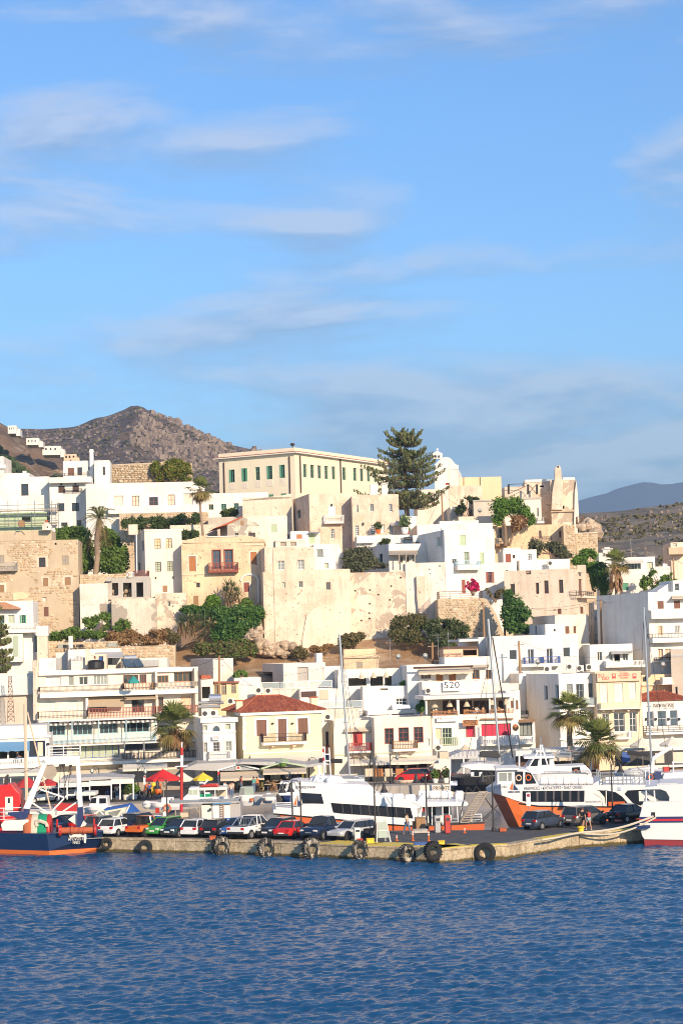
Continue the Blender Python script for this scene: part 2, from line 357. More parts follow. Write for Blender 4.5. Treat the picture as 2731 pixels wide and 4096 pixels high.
        wn=m.build(nm,fr,s.root)
        if kind in ('w','o','g'): MB(M).box(a+e,o-.10,z0+e,b-e,o-.06,z1-e).build('pane',pane,wn)
        elif kind=='d':
            MB(M).box(a+e,o-.10,z0+h*.35,b-e,o-.06,z1-e).build('pane',pane,wn); MB(M).box(a+fw,o-.06,z0+fw,b-fw,o-.02,z0+h*.35).build('panel',fr,wn)
        def leaf(p,q,oo):
            g=MB(M); g.box(p,oo-.03,z0+.01,q,oo,z1-.01); rb=min(.07,(q-p)*.16)
            for z_ in (z0+.01,z0+h*.5-rb/2,z1-.01-rb): g.box(p,oo,z_,q,oo+.018,z_+rb)
            for x_ in (p,q-rb): g.box(x_,oo,z0+.012,x_+rb,oo+.02,z1-.012)
            n=max(3,int(h/.16))
            for k in range(n):
                z_=z0+.02+(h-.04)*(k+.5)/n; g.box(p+rb,oo,z_-.022,q-rb,oo+.012,z_+.022)
            return g.build('shutter',sh,wn)
        if kind=='s': leaf(a+.02,(a+b)/2-.006,-.08); leaf((a+b)/2+.006,b-.02,-.08)
        if kind=='o': leaf(a-w*.5,a-.02,.05); leaf(b+.02,b+w*.5,.05)
        if trim:
            g=MB(M); g.box(a-tw,-.02,z0-.001,a-.005,.035,z1+tw); g.box(b+.005,-.02,z0-.001,b+tw,.035,z1+tw); g.box(a-.005,-.02,z1+.005,b+.005,.035,z1+tw); g.build('surround',trim,wn)
        if sill: MB(M).box(a-.08,-.1,z0-.08,b+.08,.08,z0-.005).build('sill',sill,wn)
        return wn
def wallholes(m,M,s0,s1,z0,z1,holes):
    us=sorted(set([s0,s1]+[min(max(h[i],s0),s1) for h in holes for i in (0,2)])); zs=sorted(set([z0,z1]+[min(max(h[i],z0),z1) for h in holes for i in (1,3)]))
    ids={}
    def vid(i,j):
        if (i,j) not in ids: m.v.append(M(us[i],0.,zs[j])); ids[i,j]=len(m.v)-1
        return ids[i,j]
    for i in range(len(us)-1):
        for j in range(len(zs)-1):
            cu=(us[i]+us[i+1])/2; cz=(zs[j]+zs[j+1])/2
            if any(h[0]<cu<h[2] and h[1]<cz<h[3] for h in holes): continue
            m.f.append([vid(i,j),vid(i+1,j),vid(i+1,j+1),vid(i,j+1)])
    for a,c,b,d_,r in holes:
        for p,q in (((a,c),(b,c)),((b,c),(b,d_)),((b,d_),(a,d_)),((a,d_),(a,c))):
            k=len(m.v); m.v+= [M(p[0],0.,p[1]),M(q[0],0.,q[1]),M(q[0],-r,q[1]),M(p[0],-r,p[1])]; m.f.append([k,k+1,k+2,k+3])
class Bld(Fr):
    def __init__(s,name,label,crop,xl,xr,yt,yb,d,th,D,mat,zb=None,cat='house',group=None,par=.35,sidemat=None,bevel=0.,roofmat='trim'):
        Fr.__init__(s,name,label,cat,crop,xl,xr,yt,yb,d,th,zb,group); s.D=D; s.mat=mat; s.par=par; s.sm=sidemat; s.bevel=bevel; s.roofmat=roofmat; ALLB.append(s)
    def done(s):
        W_,H,D=s.W,s.H,s.D; m=MB()
        wallholes(m,s.M('F'),0,W_,0,H,s.holes['F']); wallholes(m,s.M('L'),0,D,0,H,s.holes['L']); wallholes(m,s.M('R'),0,D,0,H,s.holes['R'])
        m.face([(0,D,0),(W_,D,0),(W_,D,H),(0,D,H)])
        t=.22; p=s.par
        if p:
            o=[(0,0),(W_,0),(W_,D),(0,D)]; i=[(t,t),(W_-t,t),(W_-t,D-t),(t,D-t)]
            for k in range(4):
                l=(k+1)%4; m.face([(*o[k],H),(*o[l],H),(*i[l],H),(*i[k],H)]); m.face([(*i[k],H),(*i[l],H),(*i[l],H-p),(*i[k],H-p)])
            m.face([(*q,H-p) for q in i])
        else: m.face([(0,0,H),(W_,0,H),(W_,D,H),(0,D,H)])
        w=m.build('wall',s.mat,s.root)
        if s.bevel:
            bm=bmesh.new(); bm.from_mesh(w.data); bmesh.ops.remove_doubles(bm,verts=bm.verts,dist=.0005); bmesh.ops.recalc_face_normals(bm,faces=bm.faces); bm.to_mesh(w.data); bm.free()
            md=w.modifiers.new('bevel','BEVEL'); md.width=s.bevel; md.segments=3; md.limit_method='ANGLE'; md.angle_limit=R(60)
        return s
    def cornice(s,y,h=.18,out=.12,mat='trim',name='cornice'):
        z=s.uv((0),y)[1] if y is not None else s.H; z=s.H if y is None else s.rect(0,y,1,y+1)[3]
        MB(s.M()).box(-out,-s.D*.3,z-h,s.W+out,out,z+.003).build(name,mat,s.root)
    def chimney(s,x,y0,y1,w,back,mat='white',style=0):
        u,z1=s.uv(x,y0,-back); z0=s.H-s.par; m=MB(); m.box(u-w/2,back,z0,u+w/2,back+w,z1-.3 if style else z1)
        if style:
            m.box(u-w*.65,back-w*.15,z1-.3,u+w*.65,back+w*1.15,z1-.2); m.box(u-w*.3,back+w*.2,z1-.2,u+w*.3,back+w*.8,z1)
        m.build('chimney',mat,s.root)
    def cap(s,pts,mat=None,name='gable',o1=None,o0=0.): return s.poly(name,pts,o0,-s.D if o1 is None else o1,mat or s.mat)
ALLB=[]
# ======== ground, water, hills
def hgt(x,y):
    prof=[(200,.9),(241,.9),(246,3.),(251,7.5),(262,12.8),(272,14.2),(279,17.2),(290,20.),(305,24.),(330,30.),(350,33.),(400,29.),(520,24.)]
    z=prof[-1][1]
    for (a,za),(b,zb_) in zip(prof,prof[1:]):
        if y<=b: z=za+(zb_-za)*max(0,(y-a))/(b-a); break
    r=x/y  # right side falls away
    k=min(1,max(0,(r-.085)/.06)); k=k*k*(3-2*k); z=z*(1-k)+min(z,13.+max(0,(y-300))*.02)*k
    return z+.55*noise.noise(Vector((x*.09,y*.09,0)))*min(1,max(0,(y-236)/14))
def hill_mat():
    t=NT('hillsoil'); v=t.coord(world=True); n=t.noise(.35,v,6.,.65); n2=t.noise(2.5,v,5.,.7); n3=t.ramp(t.noise(.22,v,3.),.45,.6)
    c=t.mix(t.ramp(n,.4,.62),(.34,.20,.10),(.46,.32,.19)); c=t.mix(n3,c,(.27,.16,.075)); c=t.mix(t.ramp(n2,.58,.66),c,(.50,.42,.32)); t.fin(c,.95,n2,.8,.12)
hill_mat()
xs=np.arange(-75,76,1.5); ys=np.concatenate([np.arange(224,300,1.2),np.arange(300,520,6)])
m=MB(); m.v=[(float(x*(y/260.)),float(y),hgt(float(x*(y/260.)),float(y))) for y in ys for x in xs]; n=len(xs); m.f=[[j*n+i,j*n+i+1,(j+1)*n+i+1,(j+1)*n+i] for j in range(len(ys)-1) for i in range(n-1)]
struct(m.build('hillside','hillsoil',smooth=True))
# asphalt / concrete
t=NT('asphalt'); v=t.coord(world=True); n=t.noise(1.2,v,5.,.6); f=t.noise(20.,v,3.); t.fin(t.mix(t.ramp(n,.35,.7),(.055,.054,.055),(.10,.095,.09)),.9,f,.4,.01)
t=NT('quay'); v=t.coord(world=True); vs=t.coord((2,2,.3),world=True); n=t.noise(1.5,v,6.,.65); st=t.ramp(t.noise(1.2,vs,5.,.7),.5,.72); f=t.noise(6.,v,5.,.7)
c=t.mix(t.ramp(n,.35,.7),(.34,.27,.17),(.54,.44,.29)); c=t.mix(st,c,(.24,.18,.11)); g=t.n('ShaderNodeSeparateXYZ'); gg=t.n('ShaderNodeNewGeometry'); t.l(gg.outputs['Position'],g.inputs[0])
ad=t.n('ShaderNodeMath',operation='ADD'); t.l(g.outputs[2],ad.inputs[0]); mu=t.n('ShaderNodeMath',operation='MULTIPLY'); mu.inputs[1].default_value=.35; t.l(n,mu.inputs[0]); t.l(mu.outputs[0],ad.inputs[1])
c=t.mix(t.ramp(ad.outputs[0],.34,.46,(1,1,1,1),(0,0,0,1)),c,(.085,.065,.022)); c=t.mix(.35,c,t.ramp(f,.3,.7),'OVERLAY'); t.fin(c,.9,f,.6,.04)
t=NT('kerbyellow'); v=t.coord(world=True); n=t.noise(1.4,v,6.,.7); t.fin(t.mix(t.ramp(n,.52,.64),(.66,.48,.05),(.44,.39,.28)),.85,n,.3,.01)
t=NT('paving'); v=t.coord(world=True); n=t.noise(.8,v,4.); t.fin(t.mix(n,(.30,.27,.23),(.42,.38,.32)),.9,n,.2,.01)
QZ=1.1
qf=[gnd('D1',935,885),gnd('D1',1568,893),gnd('D2',650,905),gnd('D2',1340,930),gnd('D3',230,950),gnd('D3',660,962),gnd('D3',890,978),gnd('D3',1180,955),gnd('D4',0,940),gnd('D4',310,890),gnd('D4',640,842),gnd('D4',1000,815),gnd('D4',1300,795)]
qf=[Vector((p.x,p.y,0)) for p in qf]
lead=(qf[0]-qf[3]); qf.insert(0,qf[0]+lead.normalized()*9)
# pier outline: seaward edge then the harbour side
back=[gnd('D4',1568,730)+Vector((8,6,0)),gnd('D4',500,742),gnd('D3',1300,818)+Vector((0,1.0,0)),gnd('D3',380,812),gnd('D2',600,700)+Vector((0,-6,0)),qf[0]+Vector((0,17,0))]
back=[Vector((p.x,p.y,0)) for p in back]
out=qf+[Vector((qf[-1].x+16,qf[-1].y+2.5,0))]+back
# the seaward face is cast in separate concrete blocks with open joints
pier=empty('pier'); struct(pier)
m=MB(); o2=[(p.x,p.y) for p in out]; inner=[(p.x+.0,p.y+(.35 if i<len(qf) else 0.)) for i,p in enumerate(out)]
m.prism(inner,lambda x,y:(x,y,QZ-.03),lambda x,y:(x,y,-2.)); m.build('core','quay',pier)
m=MB(); m.prism([(p.x,p.y+(.9 if i<len(qf) else -.3)) for i,p in enumerate(out)],lambda x,y:(x,y,QZ+.004),lambda x,y:(x,y,QZ-.02)); m.build('roadway','asphalt',pier)
rq=random.Random(4)
for i in range(len(qf)-1):
    a,b_=qf[i],qf[i+1]; L=(b_-a).length; n=max(1,round(L/3.4)); e=(b_-a)/n; nn=Vector((e.y,-e.x,0)).normalized()
    if nn.y>0: nn=-nn
    for k in range(n):
        p=a+e*k+e*.003; q=a+e*(k+1)-e*.003; j=rq.uniform(-.03,.03); zt=QZ+.02+rq.uniform(-.02,.02)
        m=MB(); I=-nn*.95
        for lo,hi,o in ((-1.5,zt-.16,j),(zt-.15,zt,j+.05)):
            P=[p+nn*o,q+nn*o,q+I,p+I]; m.prism([(w.x,w.y) for w in P],lambda x,y,h=hi:(x,y,h),lambda x,y,h=lo:(x,y,h))
        col='kerbyellow' if 4<=i<=8 or i>=10 else 'quay'
        blk=m.build('concrete_block','quay',pier,bevel=.03)
        P=[p+nn*(j+.04),q+nn*(j+.04),q+I*(2.6 if i<8 else 1.),p+I*(2.6 if i<8 else 1.)]
        if col!='quay': MB().prism([(w.x,w.y) for w in P],lambda x,y:(x,y,QZ+.046),lambda x,y:(x,y,QZ+.0)).build('painted_edge',col,blk)
# promenade
pe=[gnd('D1',-200,640),gnd('D1',600,590),gnd('D1',1280,572),gnd('D2',300,510),gnd('D2',790,488),gnd('D2',1200,450),gnd('D3',500,412),gnd('D3',910,402),gnd('D3',1500,380),gnd('D4',900,345),gnd('D4',1700,330)]
pe=[(p.x,p.y) for p in pe]; pe=[(-60,pe[0][1]+1)]+pe+[(60,pe[-1][1]+1),(60,236),(-60,236)]
pr=MB().prism(pe,lambda x,y:(x,y,QZ),lambda x,y:(x,y,-2)).build('promenade','paving'); struct(pr)
rd=MB().prism([(x,min(y+3.2,236)) if y<230 else (x,227.) for x,y in pe],lambda x,y:(x,y,QZ+.005),lambda x,y:(x,y,QZ-.01)).build('road','asphalt'); struct(rd)
# seabed-dark water
def water_mat(name,scale):
    t=NT(name); v=t.coord((1.,1.6,1.),world=True); n=t.noise(scale,v,5.,.62); n2=t.noise(scale*3.1,v,3.,.6); a=t.n('ShaderNodeMath',operation='MULTIPLY_ADD'); a.inputs[1].default_value=.35; t.l(n2,a.inputs[0]); t.l(n,a.inputs[2])
    t.fin((.005,.058,.148),.09,a.outputs[0],.5,.05,.5); t.b.inputs['IOR'].default_value=1.333; t.b.inputs['Roughness'].default_value=.11
water_mat('sea',1.7); water_mat('seanear',4.2)
rw=np.random.RandomState(3)
gx=np.linspace(-1,1,700); gy=np.concatenate([np.arange(78,168,.125)]); X,Y=np.meshgrid(gx,gy); X=X*(Y*.16+18.); Z=np.zeros_like(X)
for k in range(110):
    lam=.4*(1.25/.4)**rw.rand() if k%4 else 1.2*(5./1.2)**rw.rand(); ang=R(-78+rw.randn()*42); kx,ky=math.cos(ang)*2*math.pi/lam,math.sin(ang)*2*math.pi/lam; amp=(.0058 if k%4 else .0034)*lam*(.5+rw.rand()); ph=rw.rand()*6.28
    s_=np.sin(kx*X+ky*Y+ph); Z+=amp*(s_+.3*np.cos(2*(kx*X+ky*Y+ph)))
env=.9+.12*np.sin(X*.13+1.)*np.sin(Y*.09+X*.05)+.12*np.sin(Y*.21-X*.11); XL=Y*.16+18.; fade=np.clip(np.minimum.reduce([(X+XL)/2,(XL-X)/2,(Y-78)/3,(168-Y)/3]),0,1); Z*=env*fade
nx,ny=len(gx),len(gy); me=bpy.data.meshes.new('sea'); vv=np.stack([X,Y,Z],-1).reshape(-1,3); idx=np.arange(nx*ny).reshape(ny,nx)
fc=np.stack([idx[:-1,:-1],idx[:-1,1:],idx[1:,1:],idx[1:,:-1]],-1).reshape(-1,4)
me.vertices.add(len(vv)); me.vertices.foreach_set('co',vv.ravel()); me.loops.add(fc.size); me.loops.foreach_set('vertex_index',fc.ravel()); me.polygons.add(len(fc)); me.polygons.foreach_set('loop_start',np.arange(len(fc))*4); me.polygons.foreach_set('use_smooth',np.ones(len(fc),bool)); me.update(); me.materials.append(M_('seanear'))
sw=bpy.data.objects.new('sea',me); COL.objects.link(sw); struct(sw)
m=MB(); f_=9000
xa,xb=78*.16+18,gy[-1]*.16+18; yb_=float(gy[-1])
for q in ([(-f_,-300),(f_,-300),(f_,78),(-f_,78)],[(-f_,78),(-xa,78),(-xb,yb_),(-f_,yb_)],[(xa,78),(f_,78),(f_,yb_),(xb,yb_)],[(-f_,yb_),(f_,yb_),(f_,12000),(-f_,12000)]): m.face([(x,y,0) for x,y in q])
struct(m.build('water','sea'))
# far land
def land(name,mat,x0,x1,y0,y1,nx,ny,fn):
    X=np.linspace(x0,x1,nx); Y=np.linspace(y0,y1,ny); m=MB(); m.v=[(float(x),float(y),fn(float(x),float(y))) for y in Y for x in X]; m.f=[[j*nx+i,j*nx+i+1,(j+1)*nx+i+1,(j+1)*nx+i] for j in range(ny-1) for i in range(nx-1)]; return struct(m.build(name,mat,smooth=True))
def rocky(name,ca,cb,cr,s,thr=.56):
    t=NT(name); v=t.coord(world=True); n=t.noise(s*.35,v,5.,.6); vo=t.n('ShaderNodeTexVoronoi'); vo.inputs['Scale'].default_value=s*1.1; mp=t.n('ShaderNodeMapping'); mp.inputs['Scale'].default_value=(1,.55,1.6); t.l(v,mp.inputs[0]); dv=t.n('ShaderNodeMix',data_type='VECTOR'); dv.inputs[0].default_value=.0; t.l(mp.outputs[0],vo.inputs['Vector'])
    n2=t.noise(s*.55,v,7.,.75); c=t.mix(t.ramp(n,.4,.6),ca,cb); rk=t.ramp(n2,thr,thr+.05); c=t.mix(rk,c,t.mix(vo.outputs['Color'],c3(cr,.6),c3(cr,1.15))); t.fin(c,.95,n2,1.,2.5)
rocky('mountain',(.075,.050,.042),(.15,.095,.06),(.32,.24,.18),.16,.55); rocky('lefthill',(.13,.085,.055),(.24,.15,.085),(.34,.25,.17),.16,.55); rocky('righthill',(.13,.105,.07),(.25,.19,.125),(.33,.27,.20),.12,.56)
t=NT('farblue'); t.fin((.045,.055,.06),.95)
def ridge(c,pts,d): return [(at(c,x,y,d).x,at(c,x,y,d).z) for x,y in pts]
def interp(p,x):
    if x<=p[0][0]: return p[0][1]
    for (a,za),(b,zb_) in zip(p,p[1:]):
        if x<=b: return za+(zb_-za)*(x-a)/(b-a)
    return p[-1][1]
def rn(x,y,s,o=0.): return noise.fractal(Vector((x*s,y*s,o)),.9,2.1,5)
DM=1700.; rp=ridge('A1',[(-300,330),(0,300),(160,255),(400,260),(620,245),(720,225),(780,190),(860,158),(960,145),(1040,112),(1110,85),(1160,55),(1210,46),(1275,50),(1310,90),(1400,130),(1520,175),(1570,187),(1740,270),(1850,322),(2000,385),(2290,448),(2600,560),(3300,860),(4100,1350),(5000,1500)],DM)
def fm(x,y):
    t=(y-DM)/520.; z=interp(rp,x*DM/y if y>100 else x); base=20.
    k=max(0,1-abs(t)**1.15) if y<DM else max(0,1-(t*.8)**2)
    q=z-14*abs(rn(x,y,.012))*min(1,abs(t)*6); return base+(q-base)*k+(7*rn(x,y,.02)+3*rn(x,y,.07))*min(1,abs(t)*4)
land('mountain','mountain',-520,330,1180,2050,150,110,fm)
DL=760.; rl=ridge('A1',[(-900,60),(-300,130),(0,190),(40,205),(90,250),(150,305),(230,345),(330,405),(420,455),(545,520),(640,580),(900,700),(1600,860)],DL)
def fl(x,y):
    t=(y-DL)/260.; z=interp(rl,x*DL/y); k=max(0,1-abs(t)); base=14.; return base+(z-base)*k+(2.2*rn(x,y,.03)+1.*rn(x,y,.11))*min(1,.35+abs(t)*3)
land('near_hill','lefthill',-260,20,480,1000,110,100,fl)
DR=800.; rr=ridge('A4',[(-600,1130),(300,1060),(640,1013),(850,1003),(1020,993),(1190,965),(1400,942),(1568,915),(2200,860),(3200,800)],DR)
def fr_(x,y):
    t=(y-DR)/460.; z=interp(rr,x*DR/y); k=max(0,1-abs(t)) if y<DR else max(0,1-t*t); base=12.; return base+(z-base)*k+(2.*rn(x,y,.025)+.9*rn(x,y,.1))*min(1,abs(t)*3)
land('right_hill','righthill',20,330,345,1250,110,130,fr_)
DF=9000.; rf=ridge('A4',[(-900,1100),(300,990),(640,890),(760,855),(890,825),(930,798),(1050,765),(1150,738),(1200,728),(1255,717),(1310,735),(1380,747),(1470,742),(1568,725),(2300,690),(3400,760)],DF)
def ff(x,y):
    t=(y-DF)/1500.; z=interp(rf,x*DF/y); k=max(0,1-abs(t)); return 5+(z-5)*k+18*rn(x,y,.0016)*min(1,abs(t)*3)
land('far_mountain','farblue',-300,3400,7500,10400,90,40,ff)
def wins(b,rects,kind='w',fr='brown',**k):
    for r in rects: b.win(*r,kind,fr,**k)
# ======== the hilltop row (A crops)
b=Bld('house','white flat-roofed house with one dark sash window above the scaffolding','A1',-70,440,690,1110,322,3,9,'white',zb=26); wins(b,[(190,752,255,857)],'w','darkbrown',nh=1,nv=0); b.tubes('drain',[((442,690),(446,800))],.08,'trim',.1); b.done()
b=Bld('house','weathered tower house cut by the left edge above the scaffolding','A1',-90,32,505,700,330,0,8,'whiteold',zb=28); b.box('ledge',-90,580,48,612,0,.5,'trim'); b.done()
b=Bld('house','low vaulted white roof between the left tower and the hillside','A1',20,262,655,700,331,0,6,'white',zb=32,bevel=.2); b.chimney(218,635,660,.6,1.); b.done()
b=Bld('house','white three-storey house with shaded loggia and four brown shutters','A1',446,790,735,1160,320,3,8,'white',zb=26)
wins(b,[(523,770,580,832),(650,765,707,826)],'s','darkbrown'); wins(b,[(512,925,577,998),(643,922,707,997)],'w','iron',nv=2,nh=2); wins(b,[(692,1077,730,1140),(548,1097,605,1130)],'w','iron',nv=1,nh=4)
b.box('terrace_slab',440,690,818,740,-2,1.3,'white'); b.rail(580,795,735,828,.5,'iron','rails'); b.tubes('wall_lamp',[((549,748),(549,762)),((675,746),(675,760))],.13,'iron',.15); b.done()
b=Bld('house','upper white block with slim tall chimney and brown double door','A1',566,806,545,690,328,3,7,'white',zb=35); wins(b,[(608,607,665,678)],'s','brown'); wins(b,[(693,603,735,673)],'w','darkbrown'); wins(b,[(793,597,804,630)],'w','darkbrown',nh=0)
b.rail(505,655,800,680,3.,'iron','rails',False); b.box('chimney',803,440,838,700,.3,.95,'white',bevel=.1); b.box('chimney_cap',798,455,843,463,.22,1.03,'trim'); b.done()
b=Bld('house','rounded white stair tower with one narrow window beside the rubble wall','A1',845,985,540,752,325,3,5,'white',zb=33,bevel=.5); wins(b,[(920,598,940,672)],'w','redbrown',nv=0,nh=3); b.done()
b=Bld('house','long white terrace house with three brown casements and walled-up openings','A1',770,1835,740,1000,316,4,9,'white',zb=27)
wins(b,[(1184,857,1248,950),(1504,847,1566,942)],'w','redbrown',nv=1,nh=1,pane='curtain',trim='trim'); wins(b,[(1336,870,1415,945)],'w','redbrown',nv=1,nh=1,trim='trim'); wins(b,[(1018,857,1105,950),(1643,836,1728,940)],'w','creamlight',nv=0,nh=0,pane='cream')
b.box('ledge',970,955,1740,1012,0,1.2,'white'); b.done()
b=Bld('wall','low stone retaining wall under the long white terrace house','A1',1070,1870,1012,1130,313,4,2,'mortar',zb=25,cat='wall',par=0); STONEW=[b]; b.done()
b=Bld('rubble_wall','rubble stone rampart with ivy below the rocky mountain','A1',985,1720,575,760,336,2,3,'mortar',zb=33,cat='wall',par=0); STONEW.append(b); b.cap([(985,580),(1100,572),(1400,560),(1500,545),(1600,560),(1660,640),(1720,690),(1720,760),(985,760)],'mortar'); b.done()
# mansion
b=Bld('mansion','large pale yellow mansion with rows of green shuttered windows and flat parapet','A2',440,1120,487,850,347,-30,33,'mansion',zb=28,cat='mansion',par=.1)
wins(b,[(530,624,580,738),(643,612,693,730),(762,601,805,718),(868,591,916,710),(983,581,1029,698)],'w','green',nv=1,nh=2,trim='mansion'); wins(b,[(882,846,925,873),(990,837,1040,862)],'s','green')
wins(b,[(1193,576,1227,693),(1257,581,1292,698),(1322,587,1355,703),(1384,591,1417,708),(1449,596,1481,711),(1543,604,1577,716),(1640,609,1673,723),(1701,614,1733,728),(1763,618,1793,730),(1825,622,1855,735)],'w','green',nv=1,nh=2,side='R',trim='mansion')
for x,y in ((534,738),(647,730),(765,718),(871,710),(987,698)):
    r=b.rect(x,y+8,x+50,y+64); MB(b.M()).box(r[0],-.05,r[1],r[2],.04,r[3]).build('apron_panel','creamlight',b.root)
for x,y,w_ in ((530,624,15),(643,612,15),(868,591,14),(983,581,14),(675,612,16)):
    r=b.rect(x,y,x+w_,y+114); MB(b.M()).box(r[0],-.1,r[1],r[2],.05,r[3]).build('shutter','green',b.root)
H=b.H; m=MB(); m.box(-.7,-.7,H-.32,b.W+.7,b.D+.7,H-.14); m.build('cornice','trim',b.root); m=MB(); m.box(-.75,-.75,H-.14,b.W+.75,b.D+.75,H-.04); m.build('tile_edge','tile',b.root)
zt=b.rect(1100,425,1120,490)[3]; m=MB(); m.box(-.05,-.05,H-.03,b.W+.05,b.D,zt); m.build('parapet','mansion',b.root)
for x,s_,y0,y1 in ((487,'F',558,830),(1074,'F',505,838)): r=b.rect(x-3,y0,x+3,y1); MB(b.M()).box((r[0]+r[2])/2-.08,.005,r[1],(r[0]+r[2])/2+.08,.17,r[3]).build('downpipe','darkbrown',b.root)
for x,y0,y1 in ((1164,500,832),(1525,527,832)): r=b.rect(x-3,y0,x+3,y1,0,'R'); MB(b.M('R')).box((r[0]+r[2])/2-.12,.005,r[1],(r[0]+r[2])/2+.12,.17,r[3]).build('downpipe','darkbrown',b.root)
m=MB(); p=b.uv(1016,430); m.tube((p[0],3,zt),(p[0],3,zt+.7),.12,6); m.lathe([(.3,.7),(.5,1.),(.1,1.15)],8,(p[0],3,zt)); m.build('vent_cowl','iron',b.root)
m=MB(); m.tube((b.W-.3,.5,zt),(b.W-.3,.5,zt+1.7),.03,5); m.build('lightning_rod','greym',b.root); MAN=b; b.done()
b=Bld('house','white house with three small green windows in front of the mansion','A2',310,880,832,1070,327,3,8,'white',zb=27,bevel=.08); wins(b,[(346,935,390,985)],'w','palegreen',nh=0); wins(b,[(459,930,503,978),(572,925,616,973)],'w','green',nv=1,nh=2); b.done()
b=Bld('house','low white house end with green half shutter under the mansion windows','A2',700,1050,1040,1200,306,2,6,'creamlight',zb=24); wins(b,[(905,1115,957,1185)],'s','palegreen'); b.done()
b=Bld('wall','blank beige plaster wall sloping down beside the mansion','A2',650,1090,872,1060,318,2,8,'cream',zb=26,cat='wall'); b.cap([(650,900),(660,897),(1000,855),(1090,838),(1090,880),(650,905)],'cream'); b.done()
b=Bld('house','pinkish house with white balcony door and lantern','A2',1250,1632,838,1260,309,14,11.5,'pink',zb=22,sidemat='render_grey'); wins(b,[(1138,982,1172,1062)],'w','palegrey',nh=0,side='L'); wins(b,[(1423,955,1472,1040)],'s','whitep',trim='trim'); wins(b,[(1442,1153,1476,1240),(1328,1153,1342,1235)],'w','whitep',nv=1,nh=3)
b.box('balcony_slab',1383,1090,1557,1106,0,1.1,'white'); b.rail(1388,1032,1557,1090,1.05,'whitep'); b.tubes('lantern',[((1449,930),(1449,948))],.14,'iron',.2); b.done()
b=Bld('house','pale pink house with two white chimneys left of the tall pine','A3',110,528,848,1225,307,3,9,'pink',zb=22,bevel=.25); wins(b,[(145,938,163,1005),(270,932,300,997)],'w','whitep',nv=1,nh=0); wins(b,[(435,932,467,1000)],'w','whitep',nv=1,nh=3); wins(b,[(137,1125,168,1215),(275,1118,312,1205),(442,1120,472,1205)],'w','whitep',nv=1,nh=4); wins(b,[(354,1115,400,1190)],'w','palegrey',nv=0,nh=0,pane='palegrey')
b.chimney(303,755,845,1.1,.6,'white'); b.chimney(397,740,845,.9,.8,'white',1); b.awn(455,1095,592,1118,1.2,'canvasgrey',.1); b.tubes('lantern',[((207,1098),(207,1122))],.14,'iron',.2); b.done()
# chapel
b=Bld('chapel','white chapel with curved gable and twin-arched bellcote','A3',848,1060,620,800,352,-6,12,'white',zb=30,cat='chapel',par=0)
b.cap([(848,625),(848,580),(880,545),(915,517),(950,510),(985,518),(1010,545),(1030,572),(1048,582),(1060,580),(1060,625)],'white',o1=-.5); b.cap([(860,585),(915,525),(950,517),(985,525),(1040,585)],'concrete','roof',o1=-12,o0=-.5)
bc=b.poly('bellcote',[(832,525),(832,475),(848,468),(856,460),(885,460),(893,468),(914,475),(914,525)],1.5-3,-2.4,'white')
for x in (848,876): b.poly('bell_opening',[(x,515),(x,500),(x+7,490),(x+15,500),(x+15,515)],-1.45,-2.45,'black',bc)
b.tubes('cross',[((870,432),(870,462)),((862,442),(879,442))],.12,'white',-1.9); wins(b,[(945,742,978,760)],'w','redp',nh=0,nv=0,pane='redp'); b.done()
b=Bld('house','plain yellow ochre house right of the chapel','A3',1060,1445,690,880,357,4,8,'peach',zb=30); b.tubes('downpipe',[((1107,690),(1107,765)),((1253,690),(1254,790))],.06,'iron',.08); b.done()
b=Bld('house','rust streaked pink garden wall below the chapel','A3',978,1272,768,960,344,8,8,'pink',zb=28,cat='wall',sidemat='pink'); b.done()
b=Bld('house','cream house behind the pine with one brown window','A3',690,978,800,1080,338,4,6,'creamlight',zb=26); wins(b,[(820,915,866,950)],'s','brown'); b.done()
b=Bld('house','small white house with tall shutter door behind dark shrubs','A3',985,1100,955,1060,333,3,6,'white',zb=26); b.done()
b=Bld('house','grey weathered flat-roofed house with a dish by the round pine','A3',1195,1410,900,1060,328,3,7,'render_grey',zb=26); b.box('coping',1190,895,1414,908,-6,.15,'concrete'); b.done()
b=Bld('wall','long beige terrace wall under the weathered house','A3',1060,1365,1042,1120,322,2,6,'cream',zb=26,cat='wall'); b.done()
b=Bld('house','stepped white terrace block below the tall pine','A3',592,692,1040,1215,313,3,5,'white',zb=22); b.done()
b=Bld('house','broad white terrace wall under the pine and utility pole','A3',690,1366,1110,1230,306,3,8,'white',zb=20); b.box('parapet_block',890,1082,1240,1112,-4,-1,'white'); b.done()
# castle corner
b=Bld('castle_tower','crumbling square castle tower with a slim arched turret','A4',385,610,712,1050,336,-4,12,'pinkpatch',zb=20,cat='tower',bevel=.2)
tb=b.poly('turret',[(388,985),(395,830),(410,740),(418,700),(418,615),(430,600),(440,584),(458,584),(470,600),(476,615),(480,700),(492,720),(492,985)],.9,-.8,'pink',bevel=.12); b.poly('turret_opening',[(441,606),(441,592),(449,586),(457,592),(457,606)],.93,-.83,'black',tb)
wins(b,[(458,948,505,975)],'h'); b.box('parapet',490,693,600,716,-5,.1,'white'); b.box('stone_ledge',385,985,605,1002,0,.4,'mortar'); b.poly('buttress',[(590,1230),(598,840),(612,720),(625,840),(636,1040),(640,1230)],.5,-8,'creamlight'); b.done()
b=Bld('house','white-topped ruinous house joined to the castle tower','A4',152,388,728,1010,339,-2,8,'pinkpatch',zb=26); b.box('parapet',154,712,345,736,-6,.1,'white'); b.box('terrace_glass',345,706,405,726,-3,-2.9,'glasspanel'); wins(b,[(285,765,322,780)],'h'); b.tubes('crack_pipe',[((403,730),(402,850),(388,985))],.12,'iron',.35); b.done()
